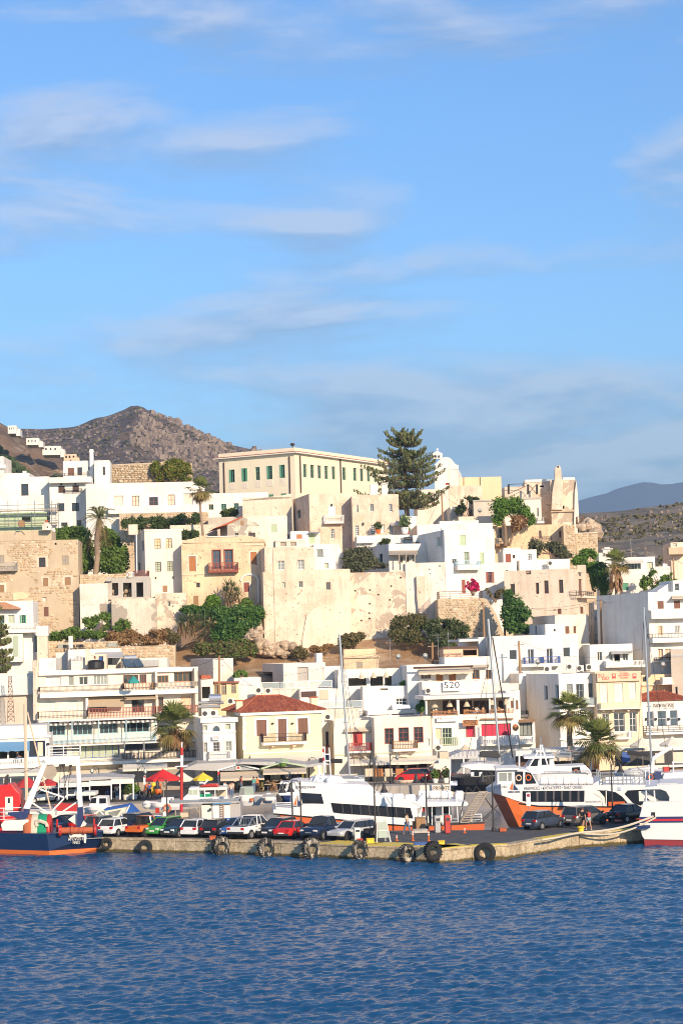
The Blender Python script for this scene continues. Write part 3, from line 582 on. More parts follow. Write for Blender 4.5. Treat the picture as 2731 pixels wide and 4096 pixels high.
b=Bld('wall','broken pink wall with rusty gate frames by the castle','A4',-30,270,775,880,335,2,4,'pink',zb=28,cat='wall'); b.done()
fr=Fr('gate_frame','rusty lattice scaffold frames standing on the broken pink wall','frame','A4',0,270,745,845,333.,0)
for x in (0,175,255): fr.tubes('post',[((x,755),(x,845)),((x+10,755),(x+10,845)),((x,780),(x+10,800)),((x,820),(x+10,800))],.09,'iron')
fr.tubes('brace',[((8,755),(170,750)),((8,840),(172,765)),((185,760),(252,835)),((185,835),(252,760))],.05,'iron')
b=Bld('house','pale plaster house with small white balcony below the castle','A4',-40,300,880,1140,329,3,7,'creamlight',zb=24); b.box('coping',-45,875,305,888,-6,.2,'concrete'); wins(b,[(258,965,275,1045)],'w','palegrey',nh=0); b.box('balcony_slab',262,1088,325,1104,0,1,'white'); b.rail(266,1055,322,1088,.95,'greym'); b.done()
b=Bld('house','warm ochre house with wooden balcony behind the round pine','B3',1365,2040,0,230,320,3,7,'ochre',zb=18); wins(b,[(1413,20,1447,118)],'w','darkbrown',nv=1,nh=3); wins(b,[(1781,50,1803,120),(1962,52,1979,110)],'w','redbrown',nh=0); b.box('balcony_slab',1392,170,1508,190,0,1.2,'wood'); b.rail(1395,118,1506,170,1.1,'greywood',sp=.2); b.rail(1730,105,1895,132,.8,'iron','rails'); b.done()
b=Bld('wall','coursed stone bastion under the castle tower','B4',500,604,0,255,317,0,8,'mortar',zb=14,cat='wall',par=0); STONEW.append(b); b.done()
b=Bld('wall','low stone parapet wall at the foot of the castle','B4',604,805,72,175,318,2,4,'mortar',zb=14,cat='wall',par=0,bevel=.2); STONEW.append(b); b.box('coping',600,68,808,76,-4,.15,'cream'); b.done()
b=Fr('wooden_balcony','dark wooden balcony on posts at the castle corner','balcony','A4',622,686,1040,1110,328,0); b.box('deck',618,1098,690,1106,-2,0,'brown'); b.rail(622,1045,686,1098,0,'brown',back=-2); b.tubes('post',[((628,1106),(632,1200)),((660,1106),(662,1180))],.12,'wood',-.3)
# far hill houses
for i,(lab,x0,x1,yt,yb) in enumerate((('white villa perched highest on the near left hillside',70,148,228,300),('white villa with a tree in front, middle of the hillside group',235,350,340,402),('low white terraced walls lowest of the hillside villas',380,545,412,492))):
    b=Bld('villa',lab,'A1',x0,x1,yt,yb,700+i*12,4,12,'white',group='villas on the left hillside'); 
    w=(x1-x0)/4
    for k in range(3): b.win(x0+w*(k+.6),yt+18,x0+w*(k+.6)+w*.35,yt+36,'w','glass',nh=0,nv=0)
    b.box('terrace',x1-4,yt+30,x1+34,yb+20,-8,0,'white'); b.done()
b=Bld('ruin','roofless pink brick shell of an unfinished house below the mountain','A1',572,685,485,545,690,5,10,'salmon'); wins(b,[(585,498,600,520),(615,498,632,520),(650,498,668,520)],'h'); b.box('low_wall',640,515,710,545,-3,3,'salmon'); b.done()
# ======== the old castle-quarter wall row (B crops)
b=Bld('stone_house','tall rubble stone house with crumbling plaster at the left edge','B1',-90,705,140,935,282,3,10,'mortar',zb=11,par=0)
wins(b,[(348,292,408,378)],'w','darkbrown',nv=1,nh=3,trim='pink',tw=.35); wins(b,[(560,275,615,358),(-20,272,38,345)],'s','greywood'); wins(b,[(386,478,431,550),(580,470,633,540),(-10,538,38,605)],'s','wood',trim='pink',tw=.3); wins(b,[(380,648,415,685)],'w','creamlight',nh=0,nv=0,pane='creamlight'); wins(b,[(393,735,435,820)],'s','brown'); wins(b,[(490,160,507,178),(686,158,692,176)],'h')
b.box('upper_storey',-90,52,462,141,-7,-.15,'mortar'); b.box('balcony_slab',-90,404,152,414,0,1.1,'greywood'); b.rail(-90,340,150,404,1.05,'greym'); b.poly('plaster_patch',[(110,610),(200,600),(270,628),(230,660),(120,675)],.1,0,'peach'); KST=b; b.done()
b=Bld('house','pale plaster lean-to wall with a grey wooden door beside the stone house','B1',716,968,525,860,280,2,6,'whiteold',zb=11); wins(b,[(893,705,957,785)],'s','greywood'); b.poly('niche_band',[(820,545),(885,545),(885,628),(820,628)],.06,0,'creamlight'); b.done()
b=Bld('wall','low rubble garden wall under the date palm','B1',716,1150,440,530,284,2,1.5,'mortar',zb=14,cat='wall',par=0); STONEW.append(b); b.done()
b=Bld('ruined_building','unfinished concrete shell with three empty window openings','B1',968,1345,472,660,281,2,6,'concrete',zb=13,cat='ruin'); wins(b,[(1005,520,1060,634),(1103,518,1180,645),(1222,515,1284,645)],'h'); b.box('slab_edge',965,655,1398,664,-1,.4,'mortar'); b.box('roof_slab',950,470,1000,505,-5,.6,'concrete'); RU=b; b.done()
b=Bld('wall','peeling grey and white retaining wall below the concrete shell','B1',1000,1405,660,940,278.5,0,3,'peel',zb=10,cat='wall',par=0); b.done()
b=Bld('wall','patchy cream retaining wall with small square holes below the ochre house','B2',-130,152,610,965,279,2,5,'pinkpatch',zb=10,cat='wall'); wins(b,[(-22,685,3,730)],'w','palegrey',nh=0); wins(b,[(22,722,32,735),(25,785,35,798),(70,645,78,655)],'h'); b.done()
b=Bld('house','cream corner house with two barred amber windows and grey shaded side','B1',1300,1632,45,620,283,13,12,'creamlight',zb=12)
wins(b,[(1385,122,1440,212),(1488,120,1540,208)],'w','darkbrown',nv=1,nh=2,pane='peach'); wins(b,[(1393,330,1443,418),(1500,326,1548,415)],'w','darkbrown',nv=1,nh=3,pane='curtaingreen'); wins(b,[(1457,543,1500,602)],'s','wood'); wins(b,[(1388,465,1402,485),(1545,460,1558,485)],'h')
wins(b,[(1163,160,1177,245),(1198,150,1213,240),(1270,140,1287,235),(1160,360,1182,425),(1236,340,1254,410)],'w','iron',nh=1,nv=0,side='L')
b.tubes('downpipe',[((1222,90),(1226,430))],.1,'whitep',-2.5); b.chimney(1192,-5,45,1.3,4.,'cream'); b.box('coping',1290,38,1640,52,-11,.12,'trim')
b.box('balcony_slab',1145,462,1335,472,0,1.6,'concrete'); b.rail(1205,412,1335,464,1.5,'redbrown',sp=.1); b.rail(1148,425,1200,464,1.5,'whitep'); b.done()
b=Bld('house','ochre house with red wooden balcony and louvred shutters','B2',106,848,158,720,281,1,9,'ochre',zb=12)
b.cap([(106,160),(106,150),(330,86),(332,106),(600,100),(622,86),(745,104),(842,130),(848,160)]); b.box('coping',330,98,612,106,-6,.15,'trim')
wins(b,[(168,280,232,415),(721,240,778,350)],'s','orangewood',trim='trim'); wins(b,[(382,228,450,395),(489,224,560,395)],'w','redbrown',nv=1,nh=3,pane='glassblue',tw=.12,trim='redbrown'); wins(b,[(235,517,268,560)],'w','redbrown',nv=0,nh=0); wins(b,[(210,635,255,715)],'s','wood'); wins(b,[(660,515,710,600)],'s','redbrown',trim='trim')
b.box('balcony_slab',340,405,610,425,0,1.2,'redbrown'); b.rail(343,338,607,405,1.15,'redbrown',sp=.18,style='fat'); b.box('string_course',106,440,345,446,0,.12,'cream'); b.box('string_course',615,176,830,184,0,.12,'cream')
pts=[(632,490)]+[(712-78*math.cos(t),505-62*math.sin(t)) for t in [math.pi*k/10 for k in range(11)]]+[(790,700)]; b.tubes('arch_moulding',[pts],.16,'trim',.08); b.done()
b=Bld('bastion_house','huge blank pinkish bastion wall with small windows, rising from the rock','B2',856,1300,200,1095,277,10,10,'pink',zb=10,cat='house',bevel=.12); wins(b,[(967,320,1026,404),(1142,312,1200,398)],'w','whitep',nv=1,nh=2,pane='glasslight',trim='pink'); wins(b,[(1003,514,1032,563)],'w','palegrey',nh=0,pane='curtaingreen'); wins(b,[(1153,505,1190,560)],'w','palegrey',nh=0)
for k in range(9): x=rnd.uniform(880,1280); y=rnd.uniform(590,1000); b.win(x,y,x+9,y+6,'h')
b.box('downpipe',932,205,942,1060,.0,.14,'pink'); b.box('wall_edge_offset',840,420,858,1080,-2,.3,'pink'); b.done(); K7=b
b=Bld('bastion_house','lower right half of the pink bastion with a single dark window and swollen plaster foot','B2',1301,1622,396,1115,K7.loc(K7.W,0,0).y+.02,10,10,'pink',zb=10,bevel=.12); wins(b,[(1398,514,1438,582)],'w','greywood',nh=0); b.poly('plaster_foot',[(1185,1105),(1190,1000),(1212,880),(1230,795),(1300,742),(1520,710),(1622,706),(1622,1090),(1430,1118),(1250,1145)],.3,-.5,'cream'); b.done()
b=Bld('house','white curved-wall house with a framed picture window on the bastion','B2',1290,1500,172,395,285,6,7,'white',zb=19); wins(b,[(1313,218,1370,292)],'w','whitep',nh=0,nv=0,pane='glasslight',trim='palegrey'); wins(b,[(1382,340,1418,392)],'w','whitep',nh=0,nv=0,pane='curtaingreen',trim='trim'); b.poly('curved_buttress',[(1492,172),(1510,175),(1535,230),(1555,320),(1562,395),(1492,395)],.15,-6,'white'); b.done()
b=Bld('house','small white rooftop house with brown half-door and square vents','B2',945,1228,135,195,289,6,5,'whiteold',zb=22); wins(b,[(990,152,1040,190),(1080,150,1130,188)],'w','greywood',nh=0,nv=0,pane='greywood'); b.box('parapet',945,128,1195,142,-1,.1,'creamlight'); b.done()
b=Bld('house','small white rooftop hut with orange timber door, above the bastion','B2',1082,1240,55,140,292,8,5,'white',zb=24); wins(b,[(1133,84,1183,124)],'s','orangewood'); wins(b,[(1046,82,1070,124)],'w','iron',nh=0,side='L'); wins(b,[(1246,70,1293,165)],'s','palegreen'); b.done()
b=Bld('house','white wall with a green louvre door under a small tin awning','B2',1232,1345,70,190,293,6,5,'creamlight',zb=24); wins(b,[(1247,75,1293,165)],'s','palegreen'); b.awn(1232,62,1336,70,1.2,'greym',.05); b.done()
b=Bld('gabled_house','weathered gabled house with a red tiled slope behind the ochre house','A2',512,800,1122,1250,295,10,9,'peel',zb=22,par=0); b.cap([(512,1124),(512,1118),(645,1045),(795,1112),(800,1124)],'peel'); wins(b,[(583,1192,612,1220)],'w','greywood',nh=0); wins(b,[(704,1188,763,1240)],'w','brown',nv=2,nh=1); b.poly('loft_shutter',[(632,1082),(662,1080),(662,1120),(632,1122)],.06,0,'wood')
b.poly('roof',[(395,1150),(640,1044),(655,1049),(512,1118)],.15,-9,'tile'); b.done()
b=Bld('wall','long buff garden wall behind the tall fan palm','A2',0,420,1118,1200,304,2,4,'cream',zb=22,cat='wall'); b.done()
b=Bld('wall','grey-green low parapet wall between the palm and the gabled house','A2',340,570,1050,1110,312,-10,2,'render_grey',zb=24,cat='wall'); b.done()
b=Bld('wall','battered pink and grey rampart wall with beam holes','B3',82,590,422,1000,280,0,4,'pinkpatch',zb=11,cat='wall',par=0)
for x,y in ((135,590),(267,583),(457,548),(265,707),(260,790),(262,838),(190,857),(542,472),(638,538),(636,665),(446,672),(342,625)): b.win(x-8,y-7,x+8,y+7,'h') if x<585 else None
b.done()
b=Bld('wall','upper pale rampart with a projecting plaster pier','B3',590,945,338,860,280.2,2,5,'whiteold',zb=11,cat='wall',par=0); b.poly('pier',[(682,460),(760,460),(764,700),(780,800),(705,790),(690,660)],.7,-.2,'pink'); wins(b,[(886,362,898,374),(795,392,806,404),(802,432,811,442),(905,488,914,497)],'h'); b.done()
b=Bld('house','white house with shaded left side, pale green shutters and thin balcony','B3',940,1388,40,640,281.5,15,13,'white',zb=11); wins(b,[(1075,92,1125,183)],'s','palegreen',trim='creamlight'); wins(b,[(1112,242,1157,357)],'w','palegreen',nv=1,nh=2,pane='glasslight'); wins(b,[(1258,250,1285,350)],'s','palegreen',trim='yellow'); wins(b,[(1003,303,1043,347)],'w','palegrey',nh=0); wins(b,[(1090,490,1122,612)],'s','redbrown'); wins(b,[(1325,420,1360,518)],'o','redbrown',nv=1,nh=3,trim='whitep')
wins(b,[(865,105,903,193)],'w','whitep',nv=1,nh=0,side='L',pane='curtaingreen'); b.box('balcony_slab',1052,360,1262,402,0,1.2,'white'); b.rail(1055,320,1260,360,1.15,'cyanrail','bar'); b.tubes('downpipe',[((906,30),(912,200),(938,240))],.1,'greym',-1.2); b.done()
b=Bld('house','low white wall stepping down right of the pale green shutter house','B3',1388,1585,336,610,284,3,5,'white',zb=12); wins(b,[(1485,405,1503,450)],'w','redbrown',nh=0); b.done()
b=Bld('house','white cottage with a boarded porch roof and solar heater','B3',437,782,168,420,288,18,9,'white',zb=16); wins(b,[(540,288,560,338),(597,285,617,332)],'w','wood',nh=0,pane='glass'); wins(b,[(645,277,668,330)],'w','palegrey',nv=0,nh=0); wins(b,[(350,258,380,347)],'w','iron',nv=1,nh=0,side='L'); b.awn(435,228,695,262,2.,'greywood',.06,'porch_roof'); b.tubes('porch_post',[((527,258,1.9),(528,350,1.9)),((590,250,1.9),(592,350,1.9))],.1,'greywood'); COT=b; b.done()
b=Bld('house','grey shaded round-backed white house behind the cottage','B3',655,765,92,335,293,16,6,'white',zb=18,bevel=.3); b.done()
b=Bld('wall','white parapet terrace above the olive tree','B3',150,622,92,200,300,3,6,'white',zb=18,cat='wall'); b.box('bench_ledge',150,150,302,162,0,.8,'trim'); b.done()
b=Bld('stone_terrace','stone retaining terrace with battered corner','B3',880,1300,660,1005,274.5,1,8,'mortar',zb=11,cat='wall',par=0); b.poly('batter',[(1296,662),(1310,660),(1350,720),(1400,800),(1475,1005),(1296,1005)],.05,-7,'mortar'); STONEW.append(b); TER=b; b.done()
f=Fr('terrace_fence','dark rail fence along the stone terrace top','fence','B3',885,1275,592,660,274.4,1); f.rail(885,595,1275,658,0,'darkbrown','rails',True,back=-4)
b=Bld('wall','rounded white wall end between the stone terrace and the vine','B3',1352,1462,668,870,277,2,4,'white',zb=11,cat='wall',bevel=.3); b.done()
b=Bld('house','cream corner house with tall brown windows and a small iron balcony','B4',-30,540,402,805,276.5,-20,11,'cream',zb=12,bevel=.12); wins(b,[(22,530,62,632),(248,518,278,618),(323,498,363,615),(455,490,495,610)],'w','brown',nv=1,nh=3); wins(b,[(160,410,207,443)],'w','brown',nv=2,nh=0); wins(b,[(445,750,478,798)],'s','brown'); wins(b,[(636,487,670,640)],'w','redbrown',nv=1,nh=4,side='R'); wins(b,[(648,735,677,795)],'s','brown',side='R')
r=b.rect(612,640,770,660,0,'R'); MB(b.M('R')).box(r[0],0,r[1],r[2],1.1,r[3]).build('balcony_slab','creamlight',b.root); b.rail(614,597,768,640,1.05,'iron','rails',True,side='R'); b.chimney(652,358,395,1.,6,'cream'); b.done()
b=Bld('house','white rooftop house with red shutters above the cream corner house','B4',-40,258,222,400,287,2,7,'white',zb=18); wins(b,[(-22,260,28,337)],'s','redbrown'); wins(b,[(42,268,63,300)],'w','redbrown',nh=0); wins(b,[(172,258,212,318)],'w','whitep',nv=2,nh=3); b.box('roof_lip',-40,205,115,224,-4,-.5,'white'); b.done()
b=Bld('house','long low white roof block with an air unit above the cream corner house','B4',100,556,308,400,285,3,7,'white',zb=18,bevel=.2); b.done()
b=Bld('house','round-cornered white house with two brown shuttered windows','B4',426,722,805,1075,263,12,10,'creamlight',zb=8,bevel=.5); wins(b,[(513,908,550,975),(587,907,610,972)],'s','brown'); b.done()
b=Bld('house','small white cube annex with a tiny window before the round-cornered house','B4',336,508,888,1000,259,12,7,'white',zb=8); wins(b,[(408,933,427,955)],'w','iron',nh=0,nv=0); wins(b,[(240,905,258,985)],'w','greym',nh=0,side='L'); b.done()
b=Bld('apartment_block','tall white apartment block with a huge blank shaded side wall','B4',1266,1720,598,1240,250,20,14,'white',zb=3,cat='apartment block'); wins(b,[(1340,682,1395,752),(1487,678,1543,750)],'s','brown'); wins(b,[(1355,903,1378,985)],'o','salmon',pane='curtain'); wins(b,[(1495,902,1545,972)],'w','whitep',nv=2,nh=0,pane='glasslight'); wins(b,[(1345,1112,1390,1215),(1405,1110,1462,1195)],'w','orangewood',nv=1,nh=0,pane='curtain')
b.box('balcony',1285,760,1720,838,0,1.4,'white'); b.box('balcony_slab',1296,1010,1720,1052,0,1.4,'trim'); b.rail(1296,972,1720,1010,1.35,'iron',sp=.2); b.box('lower_storey_render',1290,1060,1466,1238,0,.06,'peach') if 0 else None; b.box('balcony_slab',1332,1215,1470,1225,0,.7,'trim'); b.rail(1332,1188,1470,1216,.65,'iron'); b.awn(1468,632,1720,652,1.2,'canvas',.12); b.done()
b=Bld('penthouse','white sloped penthouse with a grey sash window on the apartment roof','B4',1478,1700,495,600,256,8,6,'white',zb=13); wins(b,[(1495,525,1533,588)],'w','greym',nv=0,nh=1); b.poly('sloped_wall',[(1340,590),(1480,500),(1480,600),(1340,600)],-1,-5,'white'); b.done()
b=Bld('house','modern white house, lower storey with a green shuttered window by the skirted palm','B4',926,1455,395,625,288,-4,8,'white',zb=14); wins(b,[(1025,520,1080,585)],'s','green',trim='trim'); b.done()
b=Bld('house','modern white upper storey with a sail awning over dark glass','B4',1005,1318,288,398,292,-4,7,'white',zb=20); wins(b,[(1045,337,1190,398)],'g','palegreen',nv=4,nh=0); wins(b,[(1247,332,1298,392)],'w','palegreen',nv=1,nh=0,pane='curtain'); b.awn(1035,306,1215,342,1.6,'canvaslight',.05); b.done()
b=Bld('house','narrow white tower house with a hooded chimney left of the skirted palm','B4',815,926,248,430,293,-3,6,'white',zb=16); wins(b,[(846,250,866,282)],'w','greym',nh=0); b.chimney(890,200,250,1.3,.6,'white',1); b.done()
b=Bld('house','small white cube house far right below the dirt track','B4',1320,1455,372,445,300,0,6,'white',zb=16); wins(b,[(1415,385,1448,410)],'w','iron',nh=0); b.chimney(1408,345,372,.7,1.); b.done()
b=Bld('house','stone and concrete house on the far right hillside','B4',1458,1620,155,235,330,0,8,'cream',zb=20); wins(b,[(1475,165,1512,195)],'w','palegrey',pane='glasslight'); b.box('stone_base',1440,200,1600,262,0,2,'mortar'); b.done()
b=Bld('wall','shaded alley wall with peeling plaster behind the utility pole','B4',778,930,690,1070,268,0,6,'peel',zb=6,cat='wall'); b.done()
# left, below the stone house
b=Bld('house','white house with green shutters, tiled porch and slatted balcony at the left edge','B1',-70,300,682,1230,256,4,8,'white',zb=5); wins(b,[(72,808,130,882)],'w','palegrey',nv=1,nh=0,pane='curtaingreen'); wins(b,[(192,808,222,882)],'o','green',nv=1,nh=2); wins(b,[(-20,810,40,882)],'w','green',nv=1,nh=1); b.box('floor_slab',-70,944,330,968,-1,1.6,'trim'); b.rail(-70,884,326,944,1.5,'offwhite',sp=.16,style='fat')
b.poly('porch_roof',[(-70,695),(45,692),(178,742),(178,755),(-70,755)],1.3,0,'tileold'); b.box('lower_wing',-70,945,205,1230,0,1.2,'white'); 
for q in ((48,995,95,1045),(117,995,163,1180)): w_=b.rect(*q,off=1.2); MB(b.M()).box(w_[0],1.15,w_[1],w_[2],1.24,w_[3]).build('window','curtaingreen',b.root); 
b.box('pillar',332,905,426,1230,0,1.6,'cream'); b.box('planter',326,905,430,995,-.3,1.7,'white'); b.box('recess_door',308,990,334,1140,-.5,.2,'glassblue'); b.done()
# ======== second row and waterfront (C crops)
b=Bld('house','white flat house with a grey lean-to awning behind the apartments','C1',612,1082,82,270,247,10,9,'white',zb=4); b.awn(860,108,1105,158,2.2,'canvasgrey',.06); wins(b,[(960,165,1005,215)],'w','darkbrown',nh=0); b.done()
b=Bld('hut','small beige rooftop hut with a bright blue door','C1',800,955,128,262,242.5,4,3,'cream',zb=10); wins(b,[(885,147,925,236)],'w','bluew',nv=0,nh=0,pane='bluew'); wins(b,[(840,145,857,170)],'w','redbrown',nh=0); b.box('chimney_flue',762,85,800,262,-1,0,'cream'); b.done()
b=Bld('house','slate-roofed white shed beside the beige hut','C1',636,762,160,265,243,8,4,'white',zb=8); b.poly('roof',[(632,185),(700,140),(762,160),(762,180)],.1,-4,'roofstripe'); b.done()
b=Bld('house','low white rooftop rooms at the far left behind the lattice mast','C1',350,500,165,280,240,3,8,'white',zb=6); b.done()
b=Bld('house','white rooftop parapets right of the solar heater','C1',1095,1500,165,270,246,3,8,'creamlight',zb=6); b.box('tarpaulin_roof',1200,180,1420,240,-3,1,'canvasgrey'); b.done()
b=Bld('wall','long dry-stone terrace wall below the thorny bank','C1',425,1570,62,200,262,2,2,'mortar',zb=8,cat='wall',par=0); STONEW.append(b); b.done()
b=Bld('wall','stone wall with glass screens behind the rooftop tables','C1',425,1050,20,90,264,2,1.5,'mortar',zb=9,cat='wall',par=0); STONEW.append(b); b.box('glass_screen',520,35,620,110,0,1.5,'glasspanel'); b.box('glass_screen',965,25,1045,60,0,1.,'glasspanel'); b.done()
# left grey block
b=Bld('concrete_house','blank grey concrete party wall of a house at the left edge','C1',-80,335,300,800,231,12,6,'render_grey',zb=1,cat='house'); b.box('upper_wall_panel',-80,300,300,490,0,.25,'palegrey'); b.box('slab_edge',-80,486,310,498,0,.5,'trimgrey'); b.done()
b=Fr('flue_pipe','tall cream ventilation pipe on the grey party wall','pipe','C1',305,342,180,720,230,0); b.tubes('pipe',[((318,185),(322,720))],.36,'cream'); b.tubes('collar',[((317,250),(317,262)),((320,440),(320,452)),((322,580),(322,592))],.42,'cream'); b.box('cap',308,178,330,240,-.3,.3,'greywood')
b=Fr('lattice_mast','rusty red lattice mast against the grey party wall','mast','C1',70,130,320,740,228.5,0)
seg=[((78,322),(66,735)),((102,322),(130,735))]; 
for k in range(9):
    y0=330+k*45; y1=y0+45; f=(y0-322)/413; g=(y1-322)/413
    seg+=[((78-12*f,y0),(102+28*g,y1)),((102+28*f,y0),(78-12*g,y1)),((78-12*f,y0),(102+28*f,y0))]
b.tubes('lattice',seg,.03,'brown')
# blue awning restaurant
b=Bld('restaurant','white harbour restaurant with blue awnings and slatted balcony at the left edge','C1',-90,445,862,1240,216,6,9,'white',zb=1.1,cat='restaurant'); wins(b,[(-60,1000,65,1068),(80,985,220,1062)],'h'); wins(b,[(255,905,405,1050)],'w','bluew',nv=1,nh=0,pane='glass'); b.box('curtain',338,918,384,1042,-.1,-.06,'curtain')
b.box('upper_parapet',-90,770,420,862,-6,-.6,'white'); b.cornice(None,.25,.2); b.awn(-90,918,88,992,1.1,'awnblue',.12,scallop=True); b.awn(82,912,266,985,1.1,'awnblue',.12,scallop=True); b.box('floor_slab',-90,1122,440,1150,-2,1.1,'trim'); b.rail(-90,1068,402,1122,1.05,'whitep',sp=.2,style='fat'); b.awn(-90,1165,430,1225,3.2,'canvaslight',.25,'terrace_awning')
for x in (420,): b.tubes('wall_lamp',[((430,925),(430,945))],.16,'iron',.2)
b.done()
# 4-storey apartments
b=Bld('apartment_building','long four-storey white and cream apartment building with tiers of balconies','C1',345,1775,262,1180,230,15,10,'creamlight',zb=1.1,cat='apartment building')
wins(b,[(410,330,545,412)],'w','whitep',nv=0,nh=0,pane='white'); wins(b,[(615,325,660,410)],'w','palegrey',nh=0,nv=0,pane='glasslight'); wins(b,[(708,330,790,405)],'w','whitep',nv=1,nh=0); wins(b,[(838,320,965,402)],'w','whitep',nv=3,nh=0,pane='glasslight'); wins(b,[(1105,315,1238,390),(1250,310,1312,388)],'w','redbrown',nv=2,nh=0); wins(b,[(1387,320,1510,385)],'w','orangewood',nv=3,nh=0); wins(b,[(1558,290,1720,375)],'w','orangewood',nv=3,nh=0)
wins(b,[(413,548,495,632),(618,542,695,630)],'s','palegrey'); wins(b,[(800,560,960,650),(1180,525,1290,650)],'w','redbrown',nv=1,nh=0); wins(b,[(1420,515,1465,640)],'w','redbrown',nv=0,nh=2); wins(b,[(1620,500,1703,640)],'s','salmon')
wins(b,[(437,768,585,858),(655,758,828,852),(893,742,1055,840),(1110,735,1340,828)],'w','cyanw',nv=3,nh=0,rev=.25); wins(b,[(1410,720,1560,840)],'g','darkbrown',nv=1,nh=0)
wins(b,[(447,945,600,1040)],'w','bluew',nv=2,nh=0); wins(b,[(650,935,1070,1060)],'w','bluew',nv=6,nh=0,pane='curtaingreen'); wins(b,[(1115,910,1285,1000),(1295,900,1440,1000),(1450,900,1700,1010)],'g','greym',nv=0,nh=0)
wins(b,[(700,1165,870,1180)],'h')
b.box('party_wall',1752,250,1780,1180,-9,1.3,'cream'); b.box('party_wall',1395,280,1412,690,-1,1.2,'creamlight'); b.box('party_wall',770,520,792,690,-.5,1.,'trim')
for y0,y1,x0,x1,o in ((452,500,360,1775,1.5),(695,716,345,1775,1.5),(918,936,430,1775,1.6),(1080,1112,440,1775,1.9)): b.box('balcony_slab',x0,y0+6,x1,y1,0,o,'trim')
b.rail(358,414,1108,452,1.4,'darkbrown',sp=.13); b.rail(1114,388,1380,440,1.4,'wood',sp=.16,style='fat'); b.rail(1390,380,1770,415,1.4,'greywood',sp=.15,style='fat')
b.rail(348,640,780,700,1.4,'iron',sp=.15); b.rail(790,608,1400,680,1.4,'redbrown',sp=.17,style='fat'); b.rail(1420,590,1772,655,1.4,'redbrown',sp=.17,style='fat'); b.rail(445,850,1400,918,1.5,'cyanrail',sp=.14,style='fat')
b.rail(450,1035,1115,1090,1.8,'greym','x'); b.rail(1122,1005,1775,1060,1.8,'iron',sp=.16,style='fat')
b.awn(790,490,960,600,1.35,'canvasdark',.0); b.awn(950,485,1112,600,1.35,'canvasdark',.0); b.awn(1118,472,1408,525,1.35,'canvasdark',.12); b.awn(430,716,1390,738,1.4,'awnstripe',.18,scallop=True); b.box('parapet',345,262,1775,300,-.3,.5,'trim')
for x in (437,645,883,1130,1395): b.tubes('post',[((x,720,1.5),(x,918,1.5))],.07,'cyanrail')
for x in (1115,1290): b.tubes('post',[((x,905,1.7),(x+2,1080,1.7))],.08,'greym')
b.text('CAFE  RESTAURANT',530,726,860,746,1.75,'greym'); b.awn(1060,1120,1500,1165,3.,'canvas',.2); b.awn(640,1160,1080,1225,4.,'canvaslight',.2); APT=b; b.done()
# old house behind, arch, timber annex
b=Bld('house','old stained cream house with rounded corners behind the utility pole','C2',386,570,165,420,252,16,14,'whiteold',zb=4,bevel=.4); b.done()
b=Bld('house','white arched porch house with a tiled lean-to roof','C2',278,386,350,530,243,10,5,'white',zb=4); b.poly('porch_roof',[(278,350),(282,318),(365,316),(375,345)],.3,-2,'tile'); wins(b,[(285,420,360,525)],'h'); b.cap([(278,352),(286,420),(286,410),(300,388),(322,378),(345,388),(358,412),(360,420),(386,420),(386,350)],'white','arch',-.3,.02); b.done()
b=Bld('timber_annex','golden timber annex with glazed doors behind the utility pole','C2',386,615,385,535,244,8,5,'peach',zb=6); wins(b,[(398,405,430,500),(460,400,505,492),(548,395,590,480)],'w','wood',nv=1,nh=2,pane='glasslight'); b.box('roof_edge',380,376,622,388,-4,.4,'redbrown'); b.done()
b=Bld('wall','white terrace wall right of the timber annex','C2',575,815,340,470,246,3,5,'white',zb=4,cat='wall'); b.done()
b=Bld('house','modern white house with grey shaded flank and dark patio opening','C2',1016,1392,207,460,254,15,12,'creamlight',zb=4); wins(b,[(820,288,920,382)],'h',side='L'); wins(b,[(1142,245,1238,372)],'w','concrete',nv=0,nh=0,pane='concrete'); b.chimney(1338,118,207,.8,1,'white'); b.box('side_wing',1378,235,1530,440,-3,.2,'white'); b.done()
f=Fr('glass_balustrade','glass panelled balustrade on the modern white terrace','balustrade','C2',822,1450,375,440,249,6); f.rail(822,380,1118,440,0,'whitep','glass',False); f.rail(1142,366,1450,428,0,'whitep','glass',False)
b=Bld('wall','white terrace base under the glass balustrade','C2',820,1460,438,530,249.3,6,4,'whiteold',zb=4,cat='wall'); b.done()
b=Bld('house','crumbling ochre rooftop ruin above the bar terrace','C3',30,345,135,260,257,3,6,'ochre',zb=8); wins(b,[(145,198,200,254)],'s','greywood'); b.box('parapet',35,82,320,137,-5,-.6,'peach'); b.box('eave',20,148,358,162,-1,.3,'mortar'); b.done()
# bar terraces left of 520
b=Bld('bar','white rooftop bar with wicker lamps and open front','C3',-20,545,262,425,249,4,6,'white',zb=6,cat='bar'); wins(b,[(75,342,235,412),(270,328,385,412),(400,325,462,410)],'h'); b.poly('curved_side',[(545,262),(600,330),(700,400),(712,430),(545,430)],0,-5,'white'); b.done(); BAR=b
b=Bld('terrace','white stepped terrace with a stair rail below the wicker bar','C3',205,705,415,640,244.5,4,4,'white',zb=5,cat='terrace'); wins(b,[(498,525,620,582)],'w','whitep',nv=3,nh=1); wins(b,[(358,433,428,452)],'h'); b.box('cushion_wall',470,585,630,625,0,1.6,'whitep'); b.done()
b=Bld('terrace','low white parapet with a strip of red-framed windows above the jeweller','C3',245,685,632,720,240,5,5,'white',zb=5,cat='terrace'); wins(b,[(255,672,440,695),(462,662,660,690)],'w','redbrown',nv=5,nh=0); b.rail(250,575,395,632,-.2,'whitep','rails',False); b.done()
f=Fr('glass_balustrade','glass balustrade of the lower bar terrace by the left mast','balustrade','C3',-180,200,545,615,241.5,5); f.rail(-180,550,200,612,0,'whitep','glass',False)
